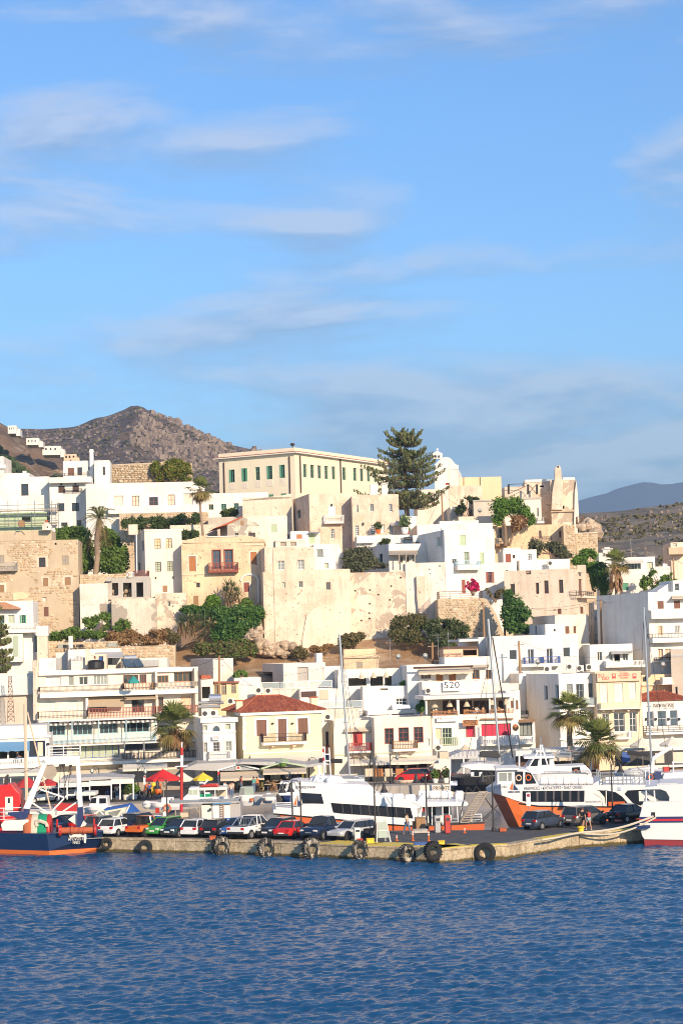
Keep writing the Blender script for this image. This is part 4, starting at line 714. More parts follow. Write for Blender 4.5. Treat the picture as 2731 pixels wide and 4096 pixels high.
b=Bld('terrace','white base wall of the lower bar terrace by the left mast','C3',-190,205,612,720,241.8,5,5,'whiteold',zb=4,cat='terrace'); b.done()
b=Bld('house','white stair wall and dark timber gates above the tiled roof','C2',1165,1560,440,600,246.3,5,4,'white',zb=4); wins(b,[(1172,462,1310,515)],'s','darkbrown'); b.box('wicker_screen',1340,450,1418,535,0,.1,'canvas'); b.done()
# 520 building
b=Bld('house','upper storey of the sign building with orange doors under a long cream awning','C3',600,1375,218,385,244,5,8,'white',zb=6); wins(b,[(725,297,812,348)],'w','orangewood',nv=2,nh=0); wins(b,[(860,297,922,372),(975,290,1038,372)],'s','orangewood'); wins(b,[(1182,272,1248,352),(1305,268,1355,352)],'w','orangewood',nv=1,nh=0); b.awn(705,250,1192,290,1.8,'canvas',.22,scallop=True); b.awn(1180,222,1335,240,.9,'canvas',.08); b.tubes('pergola_beam',[((655,252,1.5),(1190,236,1.5))],.12,'darkbrown'); b.done()
b=Bld('terrace','white terrace front carrying the big number sign','C3',735,1258,373,500,240.5,5,3.4,'white',zb=5,cat='terrace'); b.done()
f=Fr('number_sign','large white sign with tall dark numerals on the terrace front','sign','C3',922,1082,368,458,240.3,5); f.box('board',922,370,1082,458,-.02,.06,'whitep'); f.text('520',932,376,1070,436,.08,'black')
b=Bld('house','low white storey with curved awning right of the number sign','C3',1258,1600,395,500,243,5,5,'creamlight',zb=5); b.done()
b=Bld('restaurant','white terrace restaurant with wicker lamps, red curtains and timber sign','C3',826,1600,692,1010,234,8,8,'white',zb=1.1,cat='restaurant',par=.05)
wins(b,[(853,792,912,895)],'w','whitep',nv=0,nh=0,pane='salmon'); wins(b,[(917,790,1000,940)],'w','palegreen',nv=2,nh=2); wins(b,[(1135,780,1203,873)],'w','redbrown',nv=0,nh=0,pane='curtainred',tw=.1,trim='redbrown'); wins(b,[(1265,752,1530,866)],'w','brown',nv=4,nh=0,pane='curtainred')
b.box('balcony_slab',1270,930,1600,948,0,1.3,'white'); b.rail(1278,862,1600,930,1.25,'whitep',style='fat',sp=.2); b.rail(905,876,1056,944,.25,'palegreen',style='fat',sp=.2,sides=False); b.tubes('curtain_rod',[((1258,712),(1550,708))],.1,'wood',.3)
# open terrace on top
b.box('terrace_parapet',826,665,1600,694,-.3,.05,'white'); b.box('pergola_roof',745,492,1600,524,-5.5,.4,'white')
for x0,x1 in ((765,780),(1045,1068),(1335,1348),(1555,1575)): b.box('pergola_post',x0,522,x1,668,-.35,0,'white')
b.box('back_wall',765,522,1600,668,-5.4,-5.2,'cream')
for x0,x1 in ((920,1040),(1075,1180),(1200,1330),(1420,1500)): b.box('dark_doorway',x0,545,x1,668,-5.18,-5.12,'darkbrown')
for x0,x1,y0,y1 in ((830,1050,640,682),(1108,1305,632,670),(1345,1540,622,660)):
    b.rail(x0,y0,x1,y1,.1,'orangewood','rails',False)
R520=b; b.done()
f=Fr('timber_sign','ragged timber board sign reading rum bar','sign','C3',1097,1238,718,775,233.6,8); f.poly('board',[(1097,722),(1130,718),(1200,720),(1238,718),(1234,745),(1240,766),(1180,770),(1100,776),(1102,750)],.06,-.02,'orangewood'); f.text('RUM BAR',1118,728,1216,754,.075,'darkbrown'); f.tubes('border',[((1112,724),(1222,722),(1224,760),(1114,764),(1112,724))],.03,'darkbrown',.07)
f=Fr('name_sign','slim white fascia sign with small dark numerals above the green railing','sign','C3',866,1052,688,736,233.6,8); f.box('board',866,690,1052,732,-.02,.05,'whitep'); f.text('520',875,694,914,722,.06,'black'); f.text('CASUAL BAR RESTAURANT',925,702,1015,710,.06,'greym')
f=Fr('round_sign','round brown plaque hanging at the curtained window','sign','C4',38,92,752,818,233.4,8); q=f.uv(66,786); m=MB(); m.loft([[(q[0]+.36*math.cos(t),-.05+dy,q[1]+.4*math.sin(t)) for t in [2*math.pi*k/20 for k in range(20)]] for dy in (-.05,.05)]); m.build('disc','orangewood',f.root)
# ZAS
b=Bld('office','narrow white neoclassical office with fan window and grey balcony','C2',296,590,700,1180,227,12,8,'white',zb=1.1,cat='office'); wins(b,[(300,768,330,812),(500,755,538,803)],'w','trimgrey',nh=0,nv=0,pane='curtaingreen',trim='trimgrey',tw=.08); wins(b,[(387,918,446,1002)],'w','trimgrey',nv=1,nh=2); wins(b,[(305,922,332,1008),(500,912,550,998)],'w','palegrey',nv=1,nh=1,pane='glasslight',trim='trimgrey',tw=.08)
pts=[(383,818)]+[(415-33*math.cos(t),812-42*math.sin(t)) for t in [math.pi*k/10 for k in range(11)]]+[(447,818)]; b.poly('fan_window',pts,.03,-.1,'glassblue'); b.tubes('fan_frame',[pts],.05,'trimgrey',.06); b.cornice(None,.5,.25); b.box('string_course',296,820,590,834,0,.1,'trim'); b.box('balcony_slab',345,1068,540,1080,0,.9,'trim'); b.rail(350,1005,535,1068,.85,'greym',sp=.16); b.box('string_course',296,1080,600,1095,0,.15,'trim'); b.box('panel',300,862,340,900,0,.05,'trim'); b.box('panel',496,852,548,892,0,.05,'trim'); b.awn(290,1100,590,1130,1.5,'canvas',.2); b.done()
f=Fr('travel_sign','white fascia with slanted red letters on the narrow office','sign','C2',380,448,856,892,226.7,12); f.box('board',380,858,448,896,-.02,.04,'whitep'); f.text('ZAS',388,864,440,880,.055,'redp'); f.text('TRAVEL',390,884,440,891,.055,'black')
f=Fr('travel_sign','small fascia with red letters under the grey balcony','sign','C2',395,530,1085,1112,226.6,12); f.box('board',395,1086,598,1112,.1,.2,'whitep'); f.text('ZAS',408,1092,446,1110,.21,'redp'); f.text('Travel Agency',540,1092,590,1102,.21,'bluew')
# yellow house with hip roof
b=Bld('house','yellow house with red hipped tile roof and three brown shuttered openings','C2',655,1362,640,1180,229,14,10,'yellow',zb=1.1,par=.05); wins(b,[(775,718,864,865),(967,710,1043,908),(1145,703,1235,845)],'s','brown',trim='whitep',tw=.22); b.cornice(None,.35,.3,'trim'); b.box('string_course',655,1003,1362,1012,0,.1,'trim'); b.box('balcony_slab',832,918,1226,940,0,1.2,'trim'); b.rail(836,838,1222,914,1.15,'darkbrown',sp=.1)
for x in (922,1110): b.poly('bracket',[(x-10,940),(x+22,940),(x+20,952),(x-6,968)],.9,0,'salmon')
for x in (920,1097): b.tubes('wall_lamp',[((x,742),(x,756))],.15,'iron',.2)
for k in range(9): y=665+k*36; b.box('quoin',652,y,668 if k%2 else 680,y+34,-.3,.03,'trim')
b.awn(720,1020,1160,1090,2.6,'canvaslight',.25); b.awn(1110,1010,1372,1085,2.6,'canvaslight',.25); YEL=b; b.done()
# margaritis building
b=Bld('house','cream house with red door and balcony left of the jeweller','C3',-55,308,722,1180,232,8,8,'creamlight',zb=1.1); wins(b,[(115,822,200,950)],'s','redp'); b.box('balcony_slab',78,998,285,1014,0,1.1,'trim'); b.rail(80,928,280,998,1.05,'redp',style='fat',sp=.2); b.awn(40,785,278,815,.7,'canvas',.1); b.box('string_course',-55,1020,310,1030,0,.1,'yellow'); b.awn(85,1050,325,1110,2.6,'canvaslight',.22); b.done()
b=Bld('shop_house','cream shop house with three red-brown casements and lattice balcony','C3',310,822,692,1180,230.5,9,8,'creamlight',zb=1.1,bevel=.12,cat='shop'); wins(b,[(403,797,476,935),(527,790,612,915),(665,785,740,922)],'w','redbrown',nv=1,nh=2,trim='redbrown',tw=.06); wins(b,[(768,885,804,952)],'w','trim',nv=0,nh=0,pane='creamlight'); b.box('balcony_slab',478,978,696,1000,0,1.15,'trim'); b.rail(480,908,694,978,1.1,'wood',style='fat',sp=.18); b.box('string_course',310,1004,822,1012,0,.12,'yellow'); wins(b,[(335,1110,500,1178),(610,1108,690,1178),(700,1106,780,1178)],'w','orangewood',nv=3,nh=0); wins(b,[(530,1100,580,1178)],'h')
a=b.awn(320,1048,558,1102,2.6,'canvaslight',.25); a=b.awn(518,1042,882,1095,2.7,'canvaslight',.25); b.done(); MAR=b
for x0,x1,y,lab in ((105,216,1030,'curved dark shop sign over the left jeweller awning'),(522,636,1008,'curved dark shop sign under the lattice balcony')):
    f=Fr('shop_sign',lab,'sign','C3',x0,x1,y,y+40,229.6 if x0>300 else 231.6,9); n=10; top=[(x0+(x1-x0)*k/n,y+12-14*math.sin(math.pi*k/n)) for k in range(n+1)]; bot=[(x,yy+22) for x,yy in top[::-1]]; f.poly('board',top+bot,.3,.2,'darkbrown'); f.text('MARGARITIS',x0+8,y+8,x1-8,y+24,.31,'canvas')
MAR.text('MARGARITIS',336,1080,500,1096,1.9,'trimgrey'); MAR.text('MARGARITIS',628,1068,796,1082,2.0,'trimgrey')
b=Bld('house','narrow shaded gap house with a dark door and small red balcony','C2',1362,1475,735,1180,236,2,6,'trim',zb=1.1); wins(b,[(1395,822,1420,960)],'w','darkbrown'); wins(b,[(1432,818,1460,1000)],'s','darkbrown'); b.rail(1392,950,1440,1020,.5,'redp',style='fat',sp=.2); b.box('sign_panel',1392,1030,1432,1065,.2,.3,'bluew'); b.done()
# right part
b=Bld('house','white bay with a glazed picture window between the curtained bar and the grey flank','C4',100,245,720,1010,236,8,5,'white',zb=1.1); wins(b,[(105,745,218,862)],'w','iron',nv=2,nh=0,pane='glasslight'); b.box('balcony_slab',95,925,245,936,0,1.,'white'); b.rail(100,868,244,925,.95,'whitep',style='fat',sp=.2); b.awn(95,712,245,735,.8,'wood',.05); b.done()
b=Bld('house','white house with grey shaded flank and narrow side windows over the taller palm','C4',464,800,300,1010,238,20,9,'white',zb=1.1); wins(b,[(325,408,355,540),(425,402,455,535)],'w','whitep',nv=0,nh=0,side='L'); wins(b,[(527,398,580,470),(720,390,770,515)],'w','greym',nv=0,nh=2,pane='glasslight'); wins(b,[(612,395,680,520)],'w','greym',nv=1,nh=1); wins(b,[(730,655,778,745)],'w','redbrown',nv=2,nh=2,pane='curtainred'); b.box('balcony_slab',690,585,820,598,0,1,'trim'); b.rail(690,522,818,588,.95,'greym','glass'); b.box('string_course',464,878,800,890,0,.3,'trim'); b.box('shop_panel',498,890,640,962,0,.08,'whitep'); b.text('PASSENGER PORT',508,905,630,922,.1,'brown'); b.done(); GRY=b
b=Bld('house','grey-blue shaded white wall with small windows left of the taller palm','C4',-10,115,455,1010,239,6,7,'white',zb=1.1); wins(b,[(25,545,50,610),(65,542,92,625)],'s','brown'); b.done()
b=Bld('house','recessed white house with a planted balcony beside the grey flank','C4',110,268,300,1010,247,10,6,'white',zb=3); wins(b,[(200,430,262,535)],'w','iron',nv=1,nh=0); b.box('balcony',95,670,180,690,0,1,'white'); b.rail(95,638,180,672,.95,'iron'); b.done()
b=Bld('pizzeria','peach pizzeria building with pale shutters and upper sign band','C4',800,1200,285,1010,238,10,8,'sugiu',zb=1.1,cat='restaurant'); wins(b,[(828,395,890,565),(955,388,1030,558),(1082,382,1145,535)],'s','palegrey',trim='sugiu',tw=.1); wins(b,[(846,662,905,782),(950,655,1046,830),(1090,648,1152,825)],'w','whitep',nv=1,nh=2); b.box('balcony',832,565,1205,615,0,1.1,'sugiu'); b.box('balcony_soffit',822,615,1205,622,0,1.2,'trim'); b.cornice(None,.2,.15,'sugiu'); b.box('balcony_slab',940,880,1110,892,0,.9,'trim'); b.rail(945,822,1108,880,.85,'whitep')
for x in (860,945,1080,1190): b.poly('bracket',[(x-12,622),(x+12,622),(x+6,642),(x-6,642)],.8,0,'sugiu')
b.awn(880,940,1110,965,1.6,'canvaslight',.3); b.done()
f=Fr('pizzeria_sign','peach sign band with dark red lettering and two small pictures','sign','C4',800,1195,285,375,237.7,10); f.box('board',800,290,1190,372,-.02,.05,'salmon'); f.text('SU',808,304,862,338,.07,'redp'); f.text('GIÙ',842,325,902,360,.07,'redp'); f.text('PIZZERIA',1003,294,1078,308,.07,'redp'); f.text('RISTORANTE',992,312,1090,328,.07,'redp'); f.text('ITALIANO',1006,333,1078,348,.07,'redp')
for x in (932,1116): q=f.box('picture',x,302,x+34,346,.05,.08,'redp'); f.box('picture_figure',x+6,310,x+28,326,.08,.09,'canvas',q)
b=Bld('clinic','white dental clinic with blue glass windows and tiled roof','C4',1208,1640,545,1010,240,8,7,'white',zb=1.1,cat='clinic'); wins(b,[(1242,642,1306,782),(1340,638,1420,778),(1452,632,1520,772)],'w','whitep',nv=0,nh=1,pane='glassblue'); b.box('balcony_slab',1240,828,1640,848,0,1.3,'trim'); b.rail(1242,768,1640,832,1.25,'iron','rails'); b.text('ΟΔΟΝΤΙΑΤΡΕΙΟ',1302,575,1490,606,.05,'black'); b.text('ΜΑΡΙΑ Ι. ΛΕΛΑΚΗ',1395,607,1492,618,.05,'greym')
for x in (1240,1325,1440,1535): b.tubes('wall_lamp',[((x,700),(x,722))],.14,'iron',.15)
CLI=b; b.done()
b=Bld('house','peach rooftop house with a white finned chimney above the clinic','C4',1196,1475,310,560,246,6,7,'peach',zb=3); wins(b,[(1205,330,1240,375)],'w','iron',nh=0); b.box('railing_wall',1196,395,1400,408,0,.3,'cream'); b.chimney(1430,378,470,1.2,-2.0,'white',1); b.done()
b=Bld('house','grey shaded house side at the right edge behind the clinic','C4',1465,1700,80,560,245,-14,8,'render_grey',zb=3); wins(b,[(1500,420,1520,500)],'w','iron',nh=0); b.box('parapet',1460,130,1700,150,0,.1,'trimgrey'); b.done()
b=Bld('house','long white house with twin doors behind black and blue balcony railings','C4',-140,634,-42,290,251,5,8,'white',zb=3); wins(b,[(12,90,78,178),(493,68,556,155)],'w','whitep',nv=0,nh=0,trim='whitep'); wins(b,[(178,84,232,218),(345,77,400,212)],'w','whitep',nv=1,nh=0,trim='whitep'); b.box('balcony_slab',122,212,472,240,0,1.2,'white'); b.rail(155,158,302,216,1.1,'bluew'); b.rail(323,150,468,212,1.1,'bluew'); b.done()
b=Bld('house','white block with a large grey-framed window behind the central mast','C3',935,1380,152,260,248.5,4,6,'white',zb=4); b.done()
b=Bld('house','white and grey shaded rooftop rooms right of the orange kiosk','B3',1240,1460,1005,1180,256,14,9,'white',zb=6); b.box('roof_slab',1065,1025,1240,1045,-5,0,'white'); wins(b,[(1380,1090,1408,1160)],'w','greym',nh=0); b.done()
b=Bld('kiosk','orange rooftop kiosk with a brown lattice rail','B3',925,1235,1098,1190,253,4,4,'salmon',zb=9); wins(b,[(1100,1110,1225,1170)],'h'); b.box('roof',915,1088,1245,1102,-4,.4,'darkbrown'); b.rail(928,1155,1090,1188,.3,'brown','x',False); b.done()
b=Bld('house','white house with a cream awning and white balcony right of the blue railings','C4',735,1118,38,290,250,5,7,'white',zb=3); wins(b,[(800,108,845,187)],'w','offwhite',nv=1,nh=0); wins(b,[(908,105,938,188),(1030,120,1075,188)],'w','whitep',nv=1,nh=0); wins(b,[(952,118,1005,200)],'h'); b.awn(925,97,1112,122,1.3,'canvasgrey',.06); b.box('balcony_slab',878,232,1230,246,0,1.4,'white'); b.rail(878,188,1230,234,1.3,'whitep',style='fat',sp=.16); b.done()
b=Bld('house','cream connecting block between the two white balcony houses','C4',632,738,35,290,254,5,6,'creamlight',zb=3); b.done()
# ======== vegetation
leafm('leaf',(.07,.125,.022),(.16,.25,.05)); leafm('leafdark',(.045,.075,.022),(.11,.15,.05)); leafm('ivy',(.035,.10,.024),(.11,.21,.045)); leafm('leafbright',(.07,.16,.02),(.16,.27,.04)); leafm('olive',(.075,.085,.045),(.16,.17,.09)); leafm('dry',(.20,.11,.045),(.38,.24,.11)); leafm('drygreen',(.10,.095,.035),(.20,.16,.07)); leafm('ivygold',(.10,.12,.015),(.26,.22,.04)); leafm('flower',(.42,.012,.07),(.70,.03,.16)); leafm('needle',(.085,.11,.04),(.19,.20,.075)); leafm('frond',(.10,.14,.03),(.26,.28,.09)); leafm('frondyellow',(.20,.17,.05),(.36,.27,.10)); leafm('deadfrond',(.24,.13,.06),(.42,.26,.13)); leafm('yucca',(.07,.12,.04),(.20,.27,.11))
plain('bark',(.22,.15,.10),.95,var=.4,scale=6.); plain('palmbark',(.30,.22,.15),.95,var=.4,scale=8.)
def quadmesh(name,V,mat,parent=None,k=4):
    "V: (n,k,3) faces"
    n=len(V); me=bpy.data.meshes.new(name); me.vertices.add(n*k); me.vertices.foreach_set('co',np.asarray(V,dtype=np.float32).ravel()); me.loops.add(n*k); me.loops.foreach_set('vertex_index',np.arange(n*k)); me.polygons.add(n); me.polygons.foreach_set('loop_start',np.arange(n)*k); me.update(); me.materials.append(M_(mat))
    o=bpy.data.objects.new(name,me); COL.objects.link(o)
    if parent: o.parent=parent; o.matrix_parent_inverse=Matrix.Translation(-Vector(parent.location)); 
    return o
def lobe(c,x,y,rx,ry,d,rd=None):
    k=d/FPX/SCL.get(c,2.24) if c!='P' else d/FPX; p=at(c,x,y,d); return (p,Vector((rx*k,(rd if rd else rx*k*.8),ry*k)))
def leafcloud(lobes,n,size,seed=1,gap=.0,gs=.6,out=.45):
    r=np.random.RandomState(seed); vol=np.array([l[1].x*l[1].z+.01 for l in lobes]); pick=r.choice(len(lobes),n,p=vol/vol.sum()); C=np.array([tuple(l[0]) for l in lobes])[pick]; Rr=np.array([tuple(l[1]) for l in lobes])[pick]
    d=r.randn(n,3); d/=np.linalg.norm(d,axis=1)[:,None]; rad=r.rand(n)**(1/3.2)*(.80+.42*r.rand(n)**2); P=C+d*rad[:,None]*Rr
    if gap>0:
        keep=np.array([noise.noise(Vector(p)*gs)+.25*noise.noise(Vector(p)*gs*3)>gap-.5 for p in P]); P=P[keep]; d=d[keep]; n=len(P)
    nrm=d*out+r.randn(n,3)*.6; nrm/=np.linalg.norm(nrm,axis=1)[:,None]; a=np.cross(nrm,r.randn(n,3)); a/=np.linalg.norm(a,axis=1)[:,None]; b=np.cross(nrm,a); s=size*(.55+.9*r.rand(n))[:,None]
    return np.stack([P-a*s*.9,P-b*s*.5,P+a*s*.9,P+b*s*.5],1)
def bush(name,label,lobes,n,size,mat,seed=1,gap=.25,cat='bush',trunk=None,group=None,gs=.6,second=None):
    lo=min(l[0].z-l[1].z for l in lobes); c=sum((l[0] for l in lobes),Vector())/len(lobes); root=thing(name,label,cat,(c.x,c.y,lo),0,group)
    quadmesh('crown' if trunk else 'foliage',leafcloud(lobes,n,size,seed,gap,gs),mat,root)
    if second: quadmesh('foliage' if not trunk else 'pale_leaves',leafcloud(lobes,second[1],size,seed+9,gap,gs),second[0],root)
    m=MB(); r=random.Random(seed)
    base=Vector((0,0,-.6)) if not trunk else Vector(trunk)-root.location
    if trunk: m.path([base,base*.5+Vector((.1,0,0)),Vector((0,0,(lobes[0][0].z-lo)*.6))],trunk_r(lobes),7,trunk_r(lobes)*.6)
    for l in lobes:
        for k in range(3):
            q=l[0]-root.location+Vector((r.uniform(-.5,.5)*l[1].x,r.uniform(-.5,.5)*l[1].y,r.uniform(-.2,.7)*l[1].z)); st=base if not trunk else Vector((0,0,(lobes[0][0].z-lo)*.45)); m.path([st,(st+q)/2+Vector((r.uniform(-.3,.3),0,r.uniform(-.1,.4))),q],.07,5,.02)
    m.build('trunk' if trunk else 'stem','bark',root); return root
def trunk_r(l): return .22
LB=lobe
bush('broadleaf_tree','dense dark green tree left of the date palm trunk',[LB('B1',600,150,130,120,293),LB('B1',700,90,110,70,294),LB('B1',760,240,90,140,292),LB('B1',780,340,70,90,291),LB('B1',640,60,150,50,295)],9000,.3,'leaf',1,.2,'tree',trunk=at('B1',780,430,292))
bush('broadleaf_tree','rounded dark green tree right of the date palm trunk',[LB('B1',1000,180,110,110,291),LB('B1',1060,260,90,110,290),LB('B1',950,330,90,110,290),LB('B1',1040,360,110,90,289.5),LB('B1',940,90,80,70,292)],10000,.28,'leaf',2,.18,'tree',trunk=at('B1',1000,440,291))
bush('hedge','dark scrub along the stone wall under the white terrace','A1' and [LB('A1',1130+i*62,1130-abs(i-6)*4-i*5,50,48+10*(i%3),309) for i in range(11)],7000,.24,'leafdark',3,.3,'hedge')
bush('vine','leafy vine on the buff wall below the tall fan palm',[LB('B2',130,85,55,45,299),LB('B2',210,85,55,45,299)],1400,.28,'leafdark',4,.3,'vine')
bush('ivy','yellow-green ivy spilling over the rubble rampart',[LB('A1',1400,620,50,70,335,.6),LB('A1',1440,690,60,40,335,.6),LB('A2',20,620,75,95,334.5,.8),LB('A2',100,600,80,75,334.5,.8),LB('A2',140,670,60,60,334.5,.7)],7000,.3,'ivygold',5,.3,'ivy',second=('leaf',2500))
bush('bush','leafy shrub against the white wall with small green windows',[LB('A2',500,1020,50,40,324),LB('A2',560,1010,50,40,324)],1800,.26,'leafdark',6,.25)
bush('bush','dark twisted shrub left of the weathered grey house',[LB('A3',1150,915,70,50,330),LB('A3',1210,890,40,20,330),LB('A3',1080,990,50,50,331),LB('A3',1150,1010,60,40,331)],3000,.24,'leafdark',7,.42)
b_=bush('stone_pine','round bright pine with a brown dead mass under its crown',[LB('A4',-60,960,110,90,318),LB('A4',60,945,90,80,318),LB('A4',150,1010,70,60,318),LB('A4',200,1070,50,60,318),LB('A4',-90,1050,60,80,318)],9000,.22,'leafbright',8,.22,'tree',trunk=at('B4',10,190,318))
quadmesh('dead_branches',leafcloud([LB('A4',100,1090,75,75,317.5),LB('A4',60,1130,40,50,317.5)],2600,.25,81,.2),'deadfrond',b_); m=MB(); p=at('B4',-20,190,317.8)-b_.location; q=at('A4',-60,1000,318)-b_.location; m.path([p,(p+q)/2+Vector((.3,0,0)),q],.3,7,.15); m.build('trunk','bark',b_)
bush('olive_tree','grey-green tree spreading below the castle bastion',[LB('B4',250,190,70,60,311),LB('B4',230,250,60,50,311),LB('B4',400,200,80,55,311),LB('B4',460,230,70,60,311),LB('B4',520,280,60,40,310)],5500,.24,'olive',9,.3,'tree',trunk=at('B4',400,330,311))
bush('pine_tree','bright green pine right of the castle, above the cream corner house',[LB('B4',720,270,80,60,290),LB('B4',640,320,70,50,290),LB('B4',730,380,80,70,289),LB('B4',790,480,50,90,288)],7500,.2,'leafbright',10,.22,'tree',trunk=at('B4',780,590,288))
bush('broadleaf_tree','darker tree hanging beside the bright pine',[LB('B4',850,440,60,90,286),LB('B4',870,540,60,80,286),LB('B4',885,610,40,50,285.5),LB('B4',820,380,40,50,287)],4500,.26,'ivy',11,.25,'tree',trunk=at('B4',850,650,286))
bush('pepper_tree','sparse drooping tree in front of the modern white house',[LB('B4',1300,450,40,60,283),LB('B4',1230,520,50,70,283),LB('B4',1330,530,60,70,283),LB('B4',1420,490,60,50,283),LB('B4',1470,470,40,50,283)],3200,.22,'leaf',12,.45,'tree',trunk=at('B4',1310,610,283),gs=1.1)
bush('vine_tree','large dark vine-covered tree below the cream corner house',[LB('B3',1510,650,60,70,269),LB('B3',1530,800,90,120,268),LB('B4',60,720,90,90,268),LB('B4',120,830,90,110,267),LB('B4',50,880,90,90,267),LB('B4',150,920,70,60,267)],9000,.26,'ivy',13,.28,'tree',trunk=at('B4',60,990,267))
bush('ivy','broad curtain of dark ivy covering the rock below the ochre house',[LB('B2',470,800,110,70,276),LB('B2',620,800,110,80,276),LB('B2',770,790,80,70,276.5),LB('B2',560,900,150,90,275),LB('B2',700,880,110,60,275.5),LB('B2',480,980,120,80,274.5),LB('B2',340,800,60,50,277),LB('B2',200,760,110,40,277.5),LB('B2',600,980,60,40,275)],19000,.24,'ivy',14,.2,'ivy')
bush('bush','bright round citrus bush beside the yuccas',[LB('B2',385,690,65,60,277.5),LB('B2',340,720,40,35,277.5)],2600,.24,'leafbright',15,.2)
bush('bush','small leafy shrub at the arch of the ochre house',[LB('B2',690,690,50,40,277.8),LB('B2',650,740,50,40,277.5)],1300,.26,'leaf',16,.35)
bush('bush','yellowing scrub tumbling below the ivy curtain',[LB('B2',500,1090,140,55,272),LB('B2',640,1080,90,60,272),LB('B2',560,1150,130,60,270.5),LB('B2',300,1110,90,60,272),LB('B2',730,1120,60,60,272)],8000,.2,'drygreen',17,.3,second=('leaf',4500))
bush('bush','broad dark scrub bush, left of the pair on the dirt slope',[LB('B3',560,900,110,90,275),LB('B3',680,880,110,90,275),LB('B3',520,990,90,70,274),LB('B3',650,1000,110,70,274)],9000,.2,'drygreen',18,.28,second=('leafdark',5000))
bush('bush','broad green scrub bush, right of the pair on the dirt slope',[LB('B3',860,920,100,80,273),LB('B3',980,930,120,90,272.5),LB('B3',1080,960,90,80,272.5),LB('B3',900,1030,120,70,271),LB('B3',960,1090,70,50,270)],9500,.2,'leafdark',19,.28,second=('olive',5000))
bush('bush','low brown-green thicket at the left foot of the dirt slope',[LB('B3',100,1020,110,50,274),LB('B3',60,1060,90,40,273.5),LB('B3',180,1000,50,40,274)],4200,.2,'drygreen',20,.28)
bush('bush','small round bush on the rock under the bastion',[LB('B2',1150,1140,70,50,273),LB('B2',1190,1160,50,40,273)],2200,.2,'drygreen',21,.28)
bush('olive_tree','fine-leaved grey-green tree left of the solar cottage',[LB('B3',110,300,90,90,284),LB('B3',210,280,90,90,284),LB('B3',270,340,80,60,283.5),LB('B3',150,370,120,50,283.5),LB('B3',360,370,60,30,283)],9500,.2,'olive',22,.22,'tree',trunk=at('B3',180,420,284))
bush('bush','straggly shrub on the bank below the grey wooden door',[LB('B1',800,880,70,50,276),LB('B1',870,870,60,60,276),LB('B1',930,900,60,50,276),LB('B1',940,820,50,40,277)],3000,.24,'leaf',23,.35)
bush('bush','isolated green bush under the peeling wall',[LB('B1',1100,900,70,50,276),LB('B1',1070,930,60,35,276)],2000,.24,'leaf',24,.28)
bush('ground_ivy','low green ivy along the stone wall top at the left bank',[LB('B1',500,1000,85,40,272),LB('B1',620,980,100,45,272),LB('B1',760,980,90,40,272),LB('B1',880,985,80,35,272),LB('B1',660,945,60,30,274)],5200,.24,'leaf',25,.3,'ivy')
bush('brushwood','tangled dry brushwood on the bank under the peeling wall',[LB('B1',1000+i*75,1000+18*math.sin(i*2.)-i*1,70,48,273.5) for i in range(8)]+[LB('B1',1100,1050,120,30,271.5),LB('B1',1350,1050,120,30,271.5)],8000,.22,'dry',26,.3,'brush')
bush('bush','yellow scrub between the brushwood and the rosette plants',[LB('B2',30,1010,60,50,273),LB('B2',-20,960,40,30,274)],1600,.22,'drygreen',27,.3)
bush('bougainvillea','crimson bougainvillea on the stone terrace',[LB('B3',1175,510,40,30,275.6),LB('B3',1210,540,35,35,275.6),LB('B3',1165,550,45,25,275.6),LB('B3',1200,575,45,25,275.6)],1500,.2,'flower',28,.4,'flowers',gs=1.3)
bush('vine','thin bare vine on the white wall beside the terrace',[LB('B3',1340,590,50,25,275),LB('B3',1390,630,60,30,275),LB('B3',1440,600,50,30,275)],900,.2,'drygreen',29,.45,'vine',gs=1.2)
bush('vine','green vine in the alley behind the utility pole',[LB('B4',880,830,40,70,266),LB('B4',900,930,35,70,266)],1600,.26,'ivy',30,.3,'vine')
bush('bush','wispy shrubs on the parapet of the white terrace',[LB('B3',430,145,70,25,299),LB('B3',390,160,40,15,299)],700,.22,'leafdark',31,.4)
bush('bush','trailing plants in the white curved wall of the wicker bar',[LB('C3',580,390,45,25,246.5),LB('C3',650,370,20,35,246.5)],900,.2,'leafbright',32,.25)
bush('bush','dense green creeper on the restaurant pergola corner',[LB('C3',720,610,40,35,236),LB('C3',735,580,25,40,236)],1400,.18,'ivy',33,.25)
bush('bush','green creeper over the old wall behind the white terrace',[LB('C2',640,310,55,35,251),LB('C2',600,320,40,20,251)],1000,.24,'leaf',34,.35)
for i,(x,y,rx,ry) in enumerate(((1350,1120,60,25),(1290,1110,40,30),(1420,1085,50,20))): bush('dry_tuft',('dry grass tuft right of the round rock bush','dry grass tuft touching the round rock bush','dry grass tuft below the plaster foot')[i],[LB('B2',x,y,rx,ry,273.5)],900,.2,'dry',35+i,.3,'grass',group='dry tufts under the bastion')
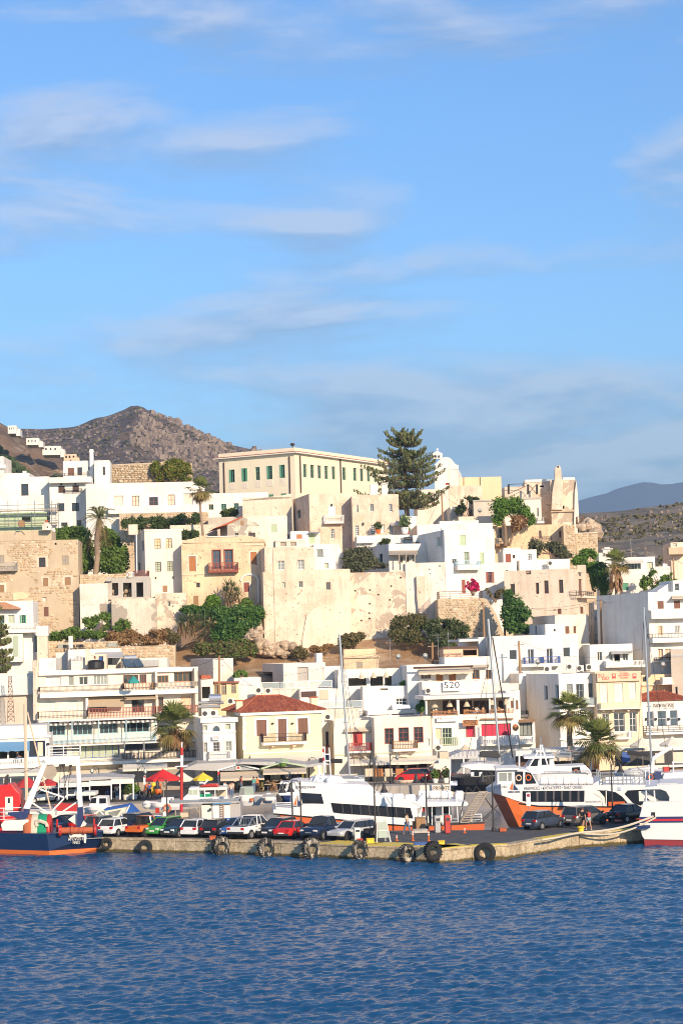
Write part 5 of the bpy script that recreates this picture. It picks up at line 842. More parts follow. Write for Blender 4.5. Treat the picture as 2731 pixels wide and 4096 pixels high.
# far hillside scrub
def scatter_scrub(name,fn,x0,x1,y0,y1,n,s,mat,seed,sc=.01,th=.0):
    r=np.random.RandomState(seed); P=[]
    while len(P)<n:
        x=r.uniform(x0,x1); y=r.uniform(y0,y1)
        if noise.noise(Vector((x*sc,y*sc,3)))>th: P.append((x,y,fn(x,y)))
    P=np.array(P); k=7; n=len(P); Q=np.repeat(P,k,0)+r.randn(n*k,3)*np.array([s,s,s*.5])*.5+np.array([0,0,s*.3]); a=r.randn(n*k,3); a/=np.linalg.norm(a,axis=1)[:,None]; b=np.cross(a,r.randn(n*k,3)); b/=np.linalg.norm(b,axis=1)[:,None]; q=s*.55
    o=quadmesh(name,np.stack([Q-a*q,Q-b*q,Q+a*q,Q+b*q],1),mat); struct(o,'stuff'); return o
def rocks(name,fn,x0,x1,y0,y1,n,s,mat,seed,sc=.012,th=.0,zmul=1.):
    r=random.Random(seed); m=MB(); c=0
    while c<n:
        x=r.uniform(x0,x1); y=r.uniform(y0,y1)
        if noise.noise(Vector((x*sc,y*sc,5)))<th: continue
        c+=1; z=fn(x,y); w=s*r.uniform(.4,1.4); h=w*r.uniform(.5,1.1)*zmul; d=w*r.uniform(.6,1.2); a=r.uniform(0,3); p=[]
        for k in range(5): t=a+k*1.256; q=r.uniform(.7,1.15); p.append((x+w*q*math.cos(t),y+d*q*math.sin(t)))
        lo=[(u,v,z-h*.5) for u,v in p]; up=[(x+(u-x)*r.uniform(.45,.8),y+(v-y)*r.uniform(.45,.8),z+h*r.uniform(.7,1.1)) for u,v in p]; m.loft([lo,up])
    return struct(m.build(name,mat),'stuff')
stonem('rockfar',((.15,.105,.08),(.25,.185,.135),(.33,.25,.18),(.19,.14,.105))); stonem('rocknear',((.36,.27,.19),(.48,.38,.27),(.42,.30,.20),(.55,.46,.35)))
rocks('mountain_boulders',fm,-330,60,1250,1690,4200,1.25,'rockfar',1,.009,-.9); rocks('summit_crags',fm,-165,-60,1560,1700,1100,2.4,'rockfar',2,.02,-.2,1.1); rocks('hill_boulders',fl,-190,-10,560,790,900,1.7,'rockfar',3,.03,-.2)
scatter_scrub('hill_scrub',fl,-190,-20,520,760,2600,2.2,'leafdark',4,.02,.02); scatter_scrub('right_hill_scrub',fr_,40,210,420,790,2600,1.,'drygreen',5,.02,-.2); rocks('right_hill_stones',fr_,40,210,420,790,1000,.7,'rockfar',6,.03,.0); scatter_scrub('mountain_scrub',fm,-330,60,1250,1680,2500,2.,'drygreen',7,.008,-.9)
# rock outcrop below the bastion
def rockface(name,label,c,pts,d,seed,n=60,s=.9):
    r=random.Random(seed); root=thing(name,label,'rock',at(c,*pts[0],d))
    for k in range(n):
        i=r.randrange(len(pts)-1); f=r.random(); x=pts[i][0]+(pts[i+1][0]-pts[i][0])*f; y=pts[i][1]+(pts[i+1][1]-pts[i][1])*f+r.uniform(-25,25); p=at(c,x,y,d+r.uniform(-1,1.))-root.location; m=MB(); w=s*r.uniform(.5,1.3)
        m.ball((0,0,0),w,w*.9,w*r.uniform(.6,1.1),7,4); m.v=[(p.x+a*(1+.35*noise.noise(Vector((a*2,b*2,e*2+k)))),p.y+b*(1+.35*noise.noise(Vector((b*2,e*2,a*2+k)))),p.z+e*(1+.3*noise.noise(Vector((e,a,b+k))))) for a,b,e in m.v]; m.build('stone','rocknear',root)
rockface('rock_outcrop','broken brown bedrock under the foot of the pink bastion','B2',[(680,1010),(760,990),(800,1060),(900,1110),(1000,1090),(1080,1090),(1120,1130),(950,1140),(800,1130)],274.5,1,120,.6)
rockface('rock_outcrop','pale bedrock face just right of the ivy curtain','B2',[(720,950),(790,900),(800,1000),(720,1010)],276,2,40,.55)
rockface('crag','rocky crag at the right foot of the castle tower','A4',[(640,1130),(690,1110),(740,1120),(780,1170),(790,1190)],324,3,30,1.)
# palms
def fan_palm(label,base,top,Rc,n,skirt,seed,fresh='frond',r0=.28):
    r=random.Random(seed); root=thing('fan_palm',label,'palm tree',base); T=Vector(top)-Vector(base); m=MB(); bend=Vector((r.uniform(-.2,.2),0,0))
    m.path([Vector((0,0,-.5)),T*.33+bend*.6,T*.66+bend,T],r0,9,r0*.8); m.build('trunk','palmbark',root)
    def fr(el,az,L,droop,m):
        d=Vector((math.cos(az)*math.cos(el),math.sin(az)*math.cos(el),math.sin(el))); P=T+d*L*.45+Vector((0,0,-droop*.12*L)); m.append((T,P))
        up=Vector((0,0,1)); sd=d.cross(up); sd=(sd if sd.length>.01 else Vector((1,0,0))).normalized(); nn=sd.cross(d).normalized(); tri=[]
        k=13
        for j in range(k):
            a=(j/(k-1)-.5)*2.5; bd=(d*math.cos(a)+sd*math.sin(a)).normalized(); l=L*.58*(1-.18*abs(a))*r.uniform(.85,1.1); mid=P+bd*l*.55+nn*.04; tip=P+bd*l+Vector((0,0,-droop*l*r.uniform(.35,.8))); w=bd.cross(nn).normalized()*l*.055
            tri.append((P,mid-w,tip,mid+w))
        return tri
    for nm,mat,cnt,lo,hi,dr,f in (('crown',fresh,n,-.25,1.45,.35,1.),('lower_fronds','frondyellow',int(n*.45),-.75,-.1,.7,.92),('dead_skirt','deadfrond',skirt,-1.45,-.85,.25,.8)):
        if not cnt: continue
        V=[]; st=[]
        for k in range(cnt): V+=fr(r.uniform(lo,hi),r.uniform(0,6.283),Rc*f*r.uniform(.8,1.1),dr,st)
        o=quadmesh(nm,np.array([[tuple(p) for p in q] for q in V])+np.array(tuple(root.location)),mat,root); s=MB()
        for a,b in st: s.tube(a,b,.022,4)
        s.build('stalk',mat,o) if 0 else s.build('frond_stalk',mat,root)
    return root
fan_palm('tall thin fan palm with a brown skirt left of the mansion',at('A2',297,1205,301),at('A2',265,800,301),2.6,26,26,1,r0=.2)
fan_palm('fan palm with a long dead skirt before the modern white house',at('B4',968,612,283),at('B4',962,335,283),2.7,26,0,2,r0=.2)
q_=fan_palm('lush waterfront fan palm with yellow drooping fronds before the long apartments',gnd('D2',45,300),at('C2',42,770,219.),3.3,44,16,3,r0=.35)
fan_palm('taller of the two waterfront fan palms at the right',Vector((at('C4',560,900,223).x,223,1.1)),at('C4',552,640,223),3.1,46,0,4,r0=.36)
fan_palm('shorter waterfront fan palm, right of the taller one',gnd('D4',790,250),at('C4',790,910,219.5),3.3,46,0,5,r0=.45)
root=[o for o in bpy.data.objects if o.get('label','').startswith('fan palm with a long')][0]
T=at('B4',962,335,283); r=random.Random(9); V=[]
for k in range(150):
    z=r.random(); a=r.uniform(0,6.28); rr_=.55+.75*math.sin(min(1,z*1.1)*2.4)*.9; p=T+Vector((math.cos(a)*rr_*.5,math.sin(a)*rr_*.5,-.2-z*3.2)); q=p+Vector((math.cos(a)*.5,math.sin(a)*.5,-1.25)); w=Vector((-math.sin(a),math.cos(a),0))*.14; V.append([tuple(p),tuple((p+q)/2-w),tuple(q),tuple((p+q)/2+w)])
quadmesh('dead_skirt',np.array(V),'deadfrond',root)
def date_palm(label,base,top,L,n,seed):
    r=random.Random(seed); root=thing('date_palm',label,'palm tree',base); T=Vector(top)-Vector(base); m=MB(); m.path([Vector((0,0,-.5)),T*.3+Vector((.15,0,0)),T*.6+Vector((-.15,0,0)),T],.4,9,.36); m.build('trunk','palmbark',root); st=MB()
    for nm,mat,cnt,lo,hi in (('crown','frond',n,.1,1.4),('lower_fronds','deadfrond',n//3,-1.2,-.3)):
        V=[]
        for k in range(cnt):
            az=r.uniform(0,6.28); el=r.uniform(lo,hi); d=Vector((math.cos(az)*math.cos(el),math.sin(az)*math.cos(el),math.sin(el))); l=L*r.uniform(.8,1.1); pts=[T+d*l*t+Vector((0,0,-l*.55*t*t)) for t in [j/9 for j in range(10)]]; st.path(pts,.03,4,.01)
            for j in range(1,9):
                for h in (0,.5):
                    p=pts[j]+(pts[j+1]-pts[j])*h; e=(pts[j+1]-pts[j]).normalized(); sd=e.cross(Vector((0,0,1))).normalized()
                    for s in (-1,1):
                        tip=p+(sd*s*.75+e*.5+Vector((0,0,-.25)))*l*.17; w=e*.05; V.append([tuple(p),tuple((p+tip)/2+w),tuple(tip),tuple((p+tip)/2-w)])
        quadmesh(nm,np.array(V)+np.array(tuple(base)),mat,root)
    st.build('frond_stalk','drygreen',root); return root
date_palm('leaning date palm with hanging dead fronds above the concrete shell',at('B1',852,442,288),at('A1',890,1060,288),3.9,34,1)
def yucca(label,cs,L,seed,trunk=True):
    r=random.Random(seed); root=thing('yucca',label,'yucca',cs[0]-Vector((0,0,L*1.2))); V=[]; D_=[]; m=MB()
    for c in cs:
        for k in range(70):
            d=Vector((r.gauss(0,1),r.gauss(0,1),r.gauss(.25,.8))).normalized(); l=L*r.uniform(.75,1.1); w=d.cross(Vector((0,0,1))).normalized()*.055; tip=c+d*l+Vector((0,0,-.12*l)); mid=c+d*l*.5; (D_ if d.z<-.45 else V).append([tuple(c),tuple(mid-w),tuple(tip),tuple(mid+w)])
        if trunk: m.path([Vector((r.uniform(-.2,.2),0,-L*.6)),c-root.location],.12,6)
    quadmesh('rosette',np.array(V),'yucca',root); quadmesh('dead_leaves',np.array(D_),'deadfrond',root)
    if trunk: m.build('trunk','bark',root)
yucca('upright yucca clump in front of the ochre house',[at('B2',x,y,278.) for x,y in ((510,545),(555,560),(500,600),(600,600),(560,640),(610,650),(520,660))],1.7,1)
yucca('broad pale yucca clump on the bank left of the ivy curtain',[at('B2',x,y,275.5) for x,y in ((110,870),(170,840),(240,850),(310,860),(370,870),(140,930),(220,920),(300,930),(360,930),(290,1010),(90,900),(200,880))],1.75,2)
# norfolk pines
def norfolk(label,base,top,Rm,tiers,seed,miss=0.):
    r=random.Random(seed); root=thing('norfolk_pine',label,'pine tree',base); T=Vector(top)-Vector(base); m=MB(); m.path([Vector((0,0,-.5)),T*.5,T],.45,9,.06); m.build('trunk','bark',root); br=MB(); V=[]
    for i in range(tiers):
        f=.10+.79*i/(tiers-1); P=T*f; P=P+Vector((0,0,r.uniform(-.35,.35))); env=Rm*r.uniform(.82,1.08)*(min(1,.6+1.4*f) if f<.3 else (max(0,.97-f)/.67)**.55); nb=8 if f<.85 else 6
        for k in range(nb):
            if r.random()<miss: continue
            az=6.283*k/nb+r.uniform(-.25,.25)+i*.7; L=env*r.uniform(.6,1.12); d=Vector((math.cos(az),math.sin(az),0)); lift=.12 if f<.8 else .5
            pts=[P+d*L*t+Vector((0,0,L*(-.10*math.sin(t*3.1)+lift*t*t))) for t in [j/8 for j in range(9)]]; br.path(pts,.09,5,.02)
            if f>.93: continue
            for j in range(1,9):
                for h in range(2):
                    p=pts[j-1]+(pts[j]-pts[j-1])*(h/2.); s=d.cross(Vector((0,0,1)))
                    wid=L*.20*math.sin(min(1,(j+h/3.)/8.5)*2.6+.25)
                    for sd in (-1,1):
                        q=p+s*sd*wid*r.uniform(.2,1.)+d*wid*.4+Vector((0,0,r.uniform(.0,.35))); br.tube(p,q,.02,3,.012)
                        for u in range(2):
                            c=p+(q-p)*r.uniform(.35,1.05)+Vector((r.gauss(0,.1),r.gauss(0,.1),0)); hh=r.uniform(.3,.6); w=Vector((r.gauss(0,1),r.gauss(0,1),0)).normalized()*.13; tl=Vector((r.gauss(0,.12),r.gauss(0,.12),hh)); V.append([tuple(c-w*.6),tuple(c+w*.6),tuple(c+tl+w),tuple(c+tl-w)])
    quadmesh('foliage',np.array(V)+np.array(tuple(base)),'needle',root); br.build('branch','bark',root); return root
norfolk('tall spreading norfolk pine beside the mansion',at('A3',600,1045,326),at('A3',572,240,326),7.7,15,5,.12)
norfolk('partial norfolk pine at the left edge by the green shutters',at('P',-25,2740,243),at('P',-26,2420,243),2.7,9,6)
# ======== cars
def paint(name,c,rough=.22):
    t=NT(name); v=t.coord(); n=t.noise(2.,v,4.); t.fin(t.mix(n,c3(c,.9),c3(c,1.08)),rough,spec=.5); t.b.inputs['Coat Weight'].default_value=.35; t.b.inputs['Coat Roughness'].default_value=.08
for nm,c in (('c_white',(.72,.72,.70)),('c_black',(.012,.012,.014)),('c_navy',(.012,.022,.055)),('c_green',(.055,.30,.05)),('c_bottle',(.010,.030,.040)),('c_red',(.50,.02,.015)),('c_silver',(.42,.43,.43)),('c_grey',(.075,.085,.095)),('c_blue',(.05,.13,.34)),('c_orange',(.60,.13,.02)),('c_slate',(.04,.055,.085)),('c_taupe',(.11,.10,.09))): paint(nm,c)
plain('rubber',(.018,.018,.018),.85); plain('rim',(.42,.42,.42),.35,.6); plain('rimdark',(.06,.06,.06),.4,.4); plain('plate',(.75,.74,.70),.5); glassm('carglass',(.02,.025,.03),.05); plain('tail',(.45,.01,.015),.25); plain('lamp',(.7,.7,.66),.15); plain('bumper',(.03,.03,.032),.7)
CAR={ # belt/hood profile (x,z of H, width), greenhouse (rear base, rear roof, front roof, front base)
 'hatch':([(-.5,.44,.84),(-.475,.60,.95),(-.3,.63,1),(.2,.63,1),(.40,.56,.97),(.47,.50,.92),(.5,.40,.80)],(-.475,-.36,.02,.27)),
 'sedan':([(-.5,.46,.84),(-.485,.60,.94),(-.3,.64,1),(.18,.63,1),(.40,.56,.97),(.47,.50,.92),(.5,.40,.80)],(-.36,-.20,.03,.22)),
 'mpv':([(-.5,.44,.86),(-.485,.58,.96),(-.3,.61,1),(.28,.62,1),(.42,.54,.96),(.48,.46,.90),(.5,.38,.80)],(-.485,-.43,.08,.34)),
 'suv':([(-.5,.45,.88),(-.485,.60,.97),(-.3,.62,1),(.2,.62,1),(.42,.57,.97),(.48,.52,.93),(.5,.42,.84)],(-.485,-.42,.06,.24)),
 'pickup':([(-.5,.56,.94),(-.495,.58,.97),(-.3,.58,1),(.2,.60,1),(.42,.57,.97),(.485,.53,.93),(.5,.42,.86)],(-.10,-.06,.10,.24)),
 'jeep':([(-.5,.54,.95),(-.495,.56,.97),(-.3,.56,1),(.2,.58,1),(.42,.56,.9),(.485,.54,.86),(.5,.42,.84)],(-.05,-.04,.10,.16))}
def car(name,label,c,x,y,hd,pm,style='hatch',L=4.,W=1.7,H=1.47,rim='rim',bump=False,zg=1.125,cat='car'):
    p=gnd(c,x,y,zg); root=thing(name,label,cat,(p.x,p.y,zg),R(hd),'cars parked on the pier' if zg>1.11 else None); prof,gh=CAR[style]; hw=W/2; zs=.23*H if style in('pickup','jeep','suv') else .15*H
    rings=[]
    for t,zf,wf in prof:
        w=hw*wf; zt=H*zf; zl=zs+(.07 if abs(t)>.47 else 0)
        half=[(w*.90,zl),(w,zl+.10),(w*1.0,(zl+zt)/2),(w*.975,zt-.10),(w*.93,zt-.02),(w*.5,zt+.015)]
        rings.append([(t*L,a,b) for a,b in half]+[(t*L,-a,b) for a,b in half[::-1]])
    b=MB().loft(rings).build('body',pm,root,smooth=False); b.data.polygons.foreach_set('use_smooth',[len(q.vertices)==4 for q in b.data.polygons])
    rb,rr,rf,fb=[k*L for k in gh]; zb=H*.615; zt=H-.035; wb,wt=hw*.93,hw*.74
    def g(x,w,z): return [(x,w,z),(x,-w,z)]
    q=[(rb,wb,zb-.03),(rr,wt,zt),(rf,wt,zt),(fb,wb,zb-.03)]; m=MB(); m.prism([(a,e) for a,_,e in q],lambda a,e:(a,wb-(wb-wt)*max(0,min(1,(e-zb)/(zt-zb))),e),lambda a,e:(a,-(wb-(wb-wt)*max(0,min(1,(e-zb)/(zt-zb)))),e)); m.build('glazing','carglass',root)
    rl=MB().loft([[(xx,s*wt*k,zt+zz) for s,k,zz in ((1,1.03,-.03),(1,.98,.015),(1,.5,.045),(-1,.5,.045),(-1,.98,.015),(-1,1.03,-.03))] for xx in (rr-.05,rr+.1,(rr+rf)/2,rf-.1,rf+.04)]).build('roof',pm,root,smooth=False)
    for s in (1,-1):
        for a_,b_,r_ in ((rb,rr,.055),(fb,rf,.04)): MB().tube((a_,s*wb,zb-.03),(b_,s*wt,zt),r_,5).build('pillar',pm,root)
        xm=(rr+rf)/2+.05
        if style not in('jeep',): MB().tube((xm,s*wb*1.005,zb-.03),(xm-.03,s*wt*1.01,zt),.04,4).build('pillar','black' if pm!='c_white' else pm,root)
        MB().box(rb+.02,s*wb-.03,zb-.06,fb-.04,s*wb+.035,zb+.0).build('window_sill',pm,root)
        MB().box(fb-.22,s*(hw+.0),zb+.02,fb-.08,s*(hw+.16),zb+.15).build('mirror',pm,root)
        zl=H*.44; MB().box(-.5*L-.012,s*hw*.55,zl,-.47*L,s*hw*.90,zl+.2).build('tail_light','tail',root,bevel=.02); MB().box(.462*L,s*hw*.48,zl-.05,.499*L,s*hw*.86,zl+.09).build('headlight','lamp',root,bevel=.02)
        MB().box(-.17*L,s*hw*1.0,H*.52,-.11*L,s*(hw*1.0+.02),H*.535).build('door_handle','black',root)
    for e,xx in ((-1,-.5*L),(1,.5*L)):
        MB().box(xx-.02,-.26,H*.30,xx+.02,.26,H*.30+.12).build('licence_plate','plate',root)
        MB().box(xx-.06,-hw*.86,zs+.06,xx+.05 if e<0 else xx+.03,hw*.86,zs+.24).build('bumper','bumper' if bump else pm,root,bevel=.04)
    rad=.30 if style not in('pickup','jeep','suv') else .36
    for xx in (-.31*L,.325*L):
        for s in (1,-1):
            o=MB(); o.loft([[(xx+(rad+.065)*math.cos(t),s*(hw-.15+k*.158),rad+(rad+.065)*math.sin(t)) for t in [6.2832*j/18 for j in range(18)]] for k in (0,1)]); o.build('wheel_well_shade','black',root)  # black disc proud of the body, its colour standing in for wheel-well shade
            w=MB(); w.loft([[(xx+rr_*math.cos(t),s*yy,rad+rr_*math.sin(t)) for t in [6.2832*j/20 for j in range(20)]] for rr_,yy in ((rad*.6,hw-.12),(rad*.97,hw-.12),(rad,hw-.08),(rad,hw+.02),(rad*.94,hw+.045),(rad*.62,hw+.045))]); wo=w.build('wheel','rubber',root)
            d=MB(); d.loft([[(xx+rr_*math.cos(t),s*yy,rad+rr_*math.sin(t)) for t in [6.2832*j/16 for j in range(16)]] for rr_,yy in ((rad*.66,hw+.03),(rad*.62,hw+.06),(rad*.2,hw+.05))]); d.build('rim',rim,wo)
    return root
car('hatchback','white hatchback parked at the left end of the pier, rear towards the water','D1',1062,852,62,'c_white','hatch')
car('estate_car','dark grey car tucked behind the first white hatchback','D1',930,828,62,'c_grey','hatch',4.1)
car('hatchback','red car behind the white hatchback, nearest the trawler roller','D1',800,820,62,'c_red','hatch',4.)
car('hatchback','red car partly hidden by the green net reel','D1',440,822,62,'c_red','mpv',3.9)
car('hatchback','dark car with pale windscreen behind the red roller post','D1',600,826,242,'c_navy','hatch',3.9)
c_=car('jeep','open orange jeep with a spare wheel behind its seats','D1',1300,858,62,'c_orange','jeep',3.7,1.65,1.65,'bumper'); m=MB(); m.loft([[(-.42+r_*math.cos(t),yy,1.15+r_*math.sin(t)) for t in [6.2832*j/18 for j in range(18)]] for r_,yy in ((.18,.2),(.36,.2),(.36,.42),(.18,.42))]); m.build('spare_wheel','rubber',c_); MB().tube((-.35,.7,.9),(-.35,.7,1.6),.04).tube((-.35,-.7,.9),(-.35,-.7,1.6),.04).tube((-.35,-.7,1.6),(-.35,.7,1.6),.04).build('roll_bar','black',c_)
car('off_roader','dark blue off-roader beyond the orange jeep','D1',1270,832,62,'c_navy','suv',4.2,1.75,1.75)
car('hatchback','small bright green hatchback facing the water','D2',-50,856,238,'c_green','mpv',3.5,1.55,1.52)
car('hatchback','old dark green hatchback with square headlamps facing the water','D2',92,862,238,'c_bottle','hatch',3.7,1.6,1.42,'rim',True)
car('hatchback','white three-door hatchback left of the black one','D2',270,858,64,'c_white','hatch',4.,1.68,1.44)
car('hatchback','black three-door hatchback with alloy wheels in mid row','D2',440,862,64,'c_black','hatch',3.85,1.65,1.43)
car('hatchback','light blue car squeezed beside the white pickup','D2',610,858,238,'c_blue','hatch',3.9)
c_=car('pickup','white double-cab pickup with roll bars over its bed','D2',735,872,62,'c_white','pickup',5.2,1.8,1.8,'rim',True,cat='pickup')
m=MB(); L_=5.2; 
for s in (.78,-.78): m.tube((-.12*L_,s,1.05),(-.2*L_,s*.9,1.62),.045).tube((-.2*L_,s*.9,1.62),(-.08*L_,s*.9,1.68),.045).tube((-.36*L_,s,1.05),(-.2*L_,s*.9,1.62),.04)
for k in range(7): m.tube((-.17*L_,-.7+k*.233,1.05),(-.17*L_,-.65+k*.216,1.6),.022,4)
m.tube((-.2*L_,-.72,1.62),(-.2*L_,.72,1.62),.05); m.build('roll_bar','steel',c_); MB().box(-.485*L_,-.72,1.0,-.12*L_,.72,1.06).build('bed_liner','black',c_)
car('hatchback','black hatchback facing the water between the pickup and the red saloon','D2',970,868,238,'c_black','hatch',4.,1.7,1.5)
car('saloon','red notchback saloon with a black bumper band','D2',1110,872,62,'c_red','sedan',4.2,1.65,1.38,'rimdark',True)
car('pickup','dark navy pickup with a bonnet scoop facing the water','D2',1385,880,240,'c_navy','pickup',5.1,1.8,1.78,cat='pickup')
car('estate_car','silver estate car at the end of the row beside the white fuel pump','D3',110,886,228,'c_silver','suv',4.4,1.7,1.45,'rimdark')
car('hatchback','slate blue five-door hatchback parked alone on the pier head','D4',318,792,46,'c_slate','hatch',3.9,1.66,1.48,'rim')
car('electric_car','taupe and black compact car behind the walking couple','D4',690,762,42,'c_taupe','mpv',4.,1.77,1.6,'rimdark')
car('saloon','black saloon partly hidden by the white ship','D4',1090,728,42,'c_black','sedan',4.5,1.75,1.45,'rim')
car('city_car','red compact car on the promenade before the jeweller','D3',655,378,172,'c_red','mpv',4.,1.7,1.55,'rimdark',zg=1.108)
car('city_car','white car on the promenade behind the trawler gantry','D1',400,560,200,'c_white','hatch',4.,1.7,1.5,'rim',zg=1.108)
car('van','small white van on the promenade behind the gantry','D1',560,545,200,'c_white','mpv',4.6,1.8,1.9,'rim',zg=1.108,cat='van')
# ======== tractor tyre fenders
worn('tyre',(.02,.02,.02),(.50,.45,.36),.50,.9); worn('tyredark',(.016,.016,.017),(.2,.17,.13),.68,.9)
def wallpt(c,x,y,out):
    r=ray(c,x,y); best=None
    for a,b in zip(qf,qf[1:]):
        e=(b-a); n=Vector((e.y,-e.x,0)).normalized()
        if n.y>0: n=-n
        o=a+n*out; k=n.dot(Vector((o.x,o.y,0))-Vector((CP.x,CP.y,0)))/n.dot(Vector((r.x,r.y,0))); p=CP+r*k; t=(p-a).dot(e)/e.length_squared
        if -.02<=t<=1.02: best=p
    return best or gnd(c,x,y,.5)
def fender(label,c,x,y,R_,wd,yaw,mat='tyre',lugs=True,zc=None):
    p=wallpt(c,x,y,wd*.55+.12); root=thing('tyre_fender',label,'tyre',(p.x,p.y,p.z),R(yaw),'tyre fenders on the quay'); m=MB(); n=28
    prof=[(R_*.50,-wd*.42),(R_*.62,-wd*.5),(R_*.86,-wd*.52),(R_*.95,-wd*.42),(R_*.97,0),(R_*.95,wd*.42),(R_*.86,wd*.52),(R_*.62,wd*.5),(R_*.50,wd*.42)]
    rg=[[(r_*math.cos(t),yy,r_*math.sin(t)) for r_,yy in prof] for t in [6.28318*k/n for k in range(n)]]; ids=[[m.P(q) for q in r] for r in rg]; k_=len(prof)
    for a in range(n):
        for j in range(k_-1): m.f.append([ids[a][j],ids[a][j+1],ids[(a+1)%n][j+1],ids[(a+1)%n][j]])
    m.build('carcass',mat,root,smooth=True)
    if lugs:
        g=MB()
        for k in range(22):
            for s in (-1,1):
                t0=6.28318*(k+(.5 if s>0 else 0))/22; 
                P=[]
                for rr_ in (R_*.94,R_*1.05):
                    for yy,dt in ((0,0),(0,.09),(s*wd*.5,.22),(s*wd*.5,.13)): P.append(g.P((rr_*math.cos(t0+dt),yy,rr_*math.sin(t0+dt))))
                for f in ((0,1,2,3),(4,7,6,5),(0,4,5,1),(1,5,6,2),(2,6,7,3),(3,7,4,0)): g.f.append([P[i] for i in f])
        g.build('tread',mat,root)
    return root
fender('half-hidden black tyre at the trawler stern','D1',952,930,.5,.36,15,'tyredark',False)
fender('plain small black tyre on the left quay wall','D1',1300,962,.62,.4,8,'tyredark',False)
fender('big whitened tractor tyre left of the cracked block','D2',458,958,.78,.58,35)
fender('big whitened tractor tyre below the white pickup','D2',862,968,.74,.56,35)
fender('big whitened tractor tyre below the dark navy pickup','D2',1265,975,.80,.6,35)
fender('smaller lugged tyre below the white fuel pump','D3',178,985,.68,.48,25)
fender('half-sunk dirty tyre left of the blue painted corner','D3',600,1018,.66,.6,30)
fender('clean black lugged tyre at the blue painted corner','D3',832,1000,.72,.5,28,'tyredark')
fender('huge smooth black tyre half sunk at the right quay wall','D3',1300,1015,.82,.45,-16,'tyredark',False)
# ======== vessels
worn('trawlerblue',(.012,.035,.10),(.36,.32,.24),.70,.4); worn('hullorange',(.52,.10,.018),(.36,.13,.06),.66,.4); worn('hullred',(.66,.15,.03),(.28,.1,.06),.62,.45); worn('shipwhite',(.70,.70,.68),(.55,.47,.38),.74,.35); worn('boatwhite',(.76,.75,.72),(.60,.55,.46),.75,.35); worn('rust',(.42,.10,.03),(.30,.05,.03),.5,.7); plain('navyp',(.015,.03,.11),.4); plain('netgreen',(.01,.26,.13),.95,var=.4,scale=14.); plain('netorange',(.42,.12,.05),.95,var=.4,scale=14.); plain('rope',(.56,.50,.38),.95,var=.3,scale=10.); plain('bootred',(.24,.02,.025),.5); plain('curtaindim',(.07,.065,.075),.5); plain('redhouse',(.58,.015,.015),.4); plain('greenhull',(.30,.36,.30),.6)
def ringhull(root,name,mat,base,top,z0,z1,zb,zt):
    "part of a hull between heights z0..z1; base and top are plan outlines at heights zb and zt"
    def at_(z): k=(z-zb)/(zt-zb); return [(a[0]+(b[0]-a[0])*k-root.location.x,a[1]+(b[1]-a[1])*k-root.location.y,z-root.location.z) for a,b in zip(base,top)]
    return MB().loft([at_(z0),at_(z1)]).build(name,mat,root)
def orig(f): f.root.rotation_euler=(0,0,0)
# --- trawler
P0=gnd('E1',690,1290,0); P1=gnd('E1',1385,1240,0); L0=gnd('E1',-330,1280,0)+Vector((0,1,0))
tr=thing('trawler','blue steel trawler with white gantry and red deckhouse moored stern-out at left','fishing boat',(P0.x,P0.y,0))
base=[(L0.x,L0.y),(P0.x,P0.y),(P1.x,P1.y),(P1.x-1,P1.y+5),(L0.x,L0.y+7)]; o_=gnd('E1',1445,968,1.75); top=[(L0.x,L0.y-.25),(P0.x-.15,P0.y-.3),(o_.x,o_.y),(o_.x-1,P1.y+5),(L0.x,L0.y+7.2)]
ringhull(tr,'hull_bottom','hullred',base,top,-.6,.32,0,1.75); hl=ringhull(tr,'hull','trawlerblue',base,top,.325,1.72,0,1.75)
f=Fr('trawler_frame','','x','E1',690,1440,980,1240,P0.y-.32,math.degrees(math.atan2(o_.y-P0.y+.3,o_.x-P0.x)),0.); fr0=f
def into(o):
    if isinstance(o,list): return [into(q) for q in o]
    o.parent=tr; o.matrix_parent_inverse=Matrix.Translation(-Vector(tr.location)); o.matrix_basis=f.root.matrix_basis.copy() if False else Matrix.Translation(f.root.location)@Matrix.Rotation(f.th,4,'Z'); return o
into(f.text('AFOVOS II',950,1048,1160,1096,.16,'offwhite')); into(f.text('NN52',1016,1100,1112,1142,.2,'offwhite'))
into(f.poly('paint_wear',[(955,985),(1200,975),(1205,1060),(1195,1130),(1170,1120),(1168,1040),(1000,1040),(985,1060),(965,1030)],.13,.05,'offwhite'))
into(f.tubes('rubbing_strip',[((690,1005,.0),(1440,970,.0))],.06,'trawlerblue'))
into(f.tubes('stern_roller',[((835,955,.25),(1330,945,.25))],.27,'rust',n=12)); into(f.tubes('roller_cap',[((820,955,.25),(860,954,.25)),((1310,946,.25),(1345,945,.25))],.46,'redp',n=14)); into(f.tubes('roller_flange',[((990,952,.25),(1015,952,.25)),((1160,949,.25),(1180,949,.25))],.36,'rust',n=12)); into(f.tubes('stern_post',[((796,795,-.3),(796,975,-.3)),((1312,785,-.3),(1312,920,-.3))],.09,'redp'))
bpy.data.objects.remove(f.root); 
f=Fr('t2','','x','E1',0,1400,300,1000,P0.y+2.2,3,0.)
deck=MB().prism([(x-tr.location.x,y-tr.location.y) for x,y in [((a[0]*.97+.03*P0.x),(a[1]+.15)) for a in top]],lambda x,y:(x,y,1.25),lambda x,y:(x,y,1.2)).build('deck','greym',tr)
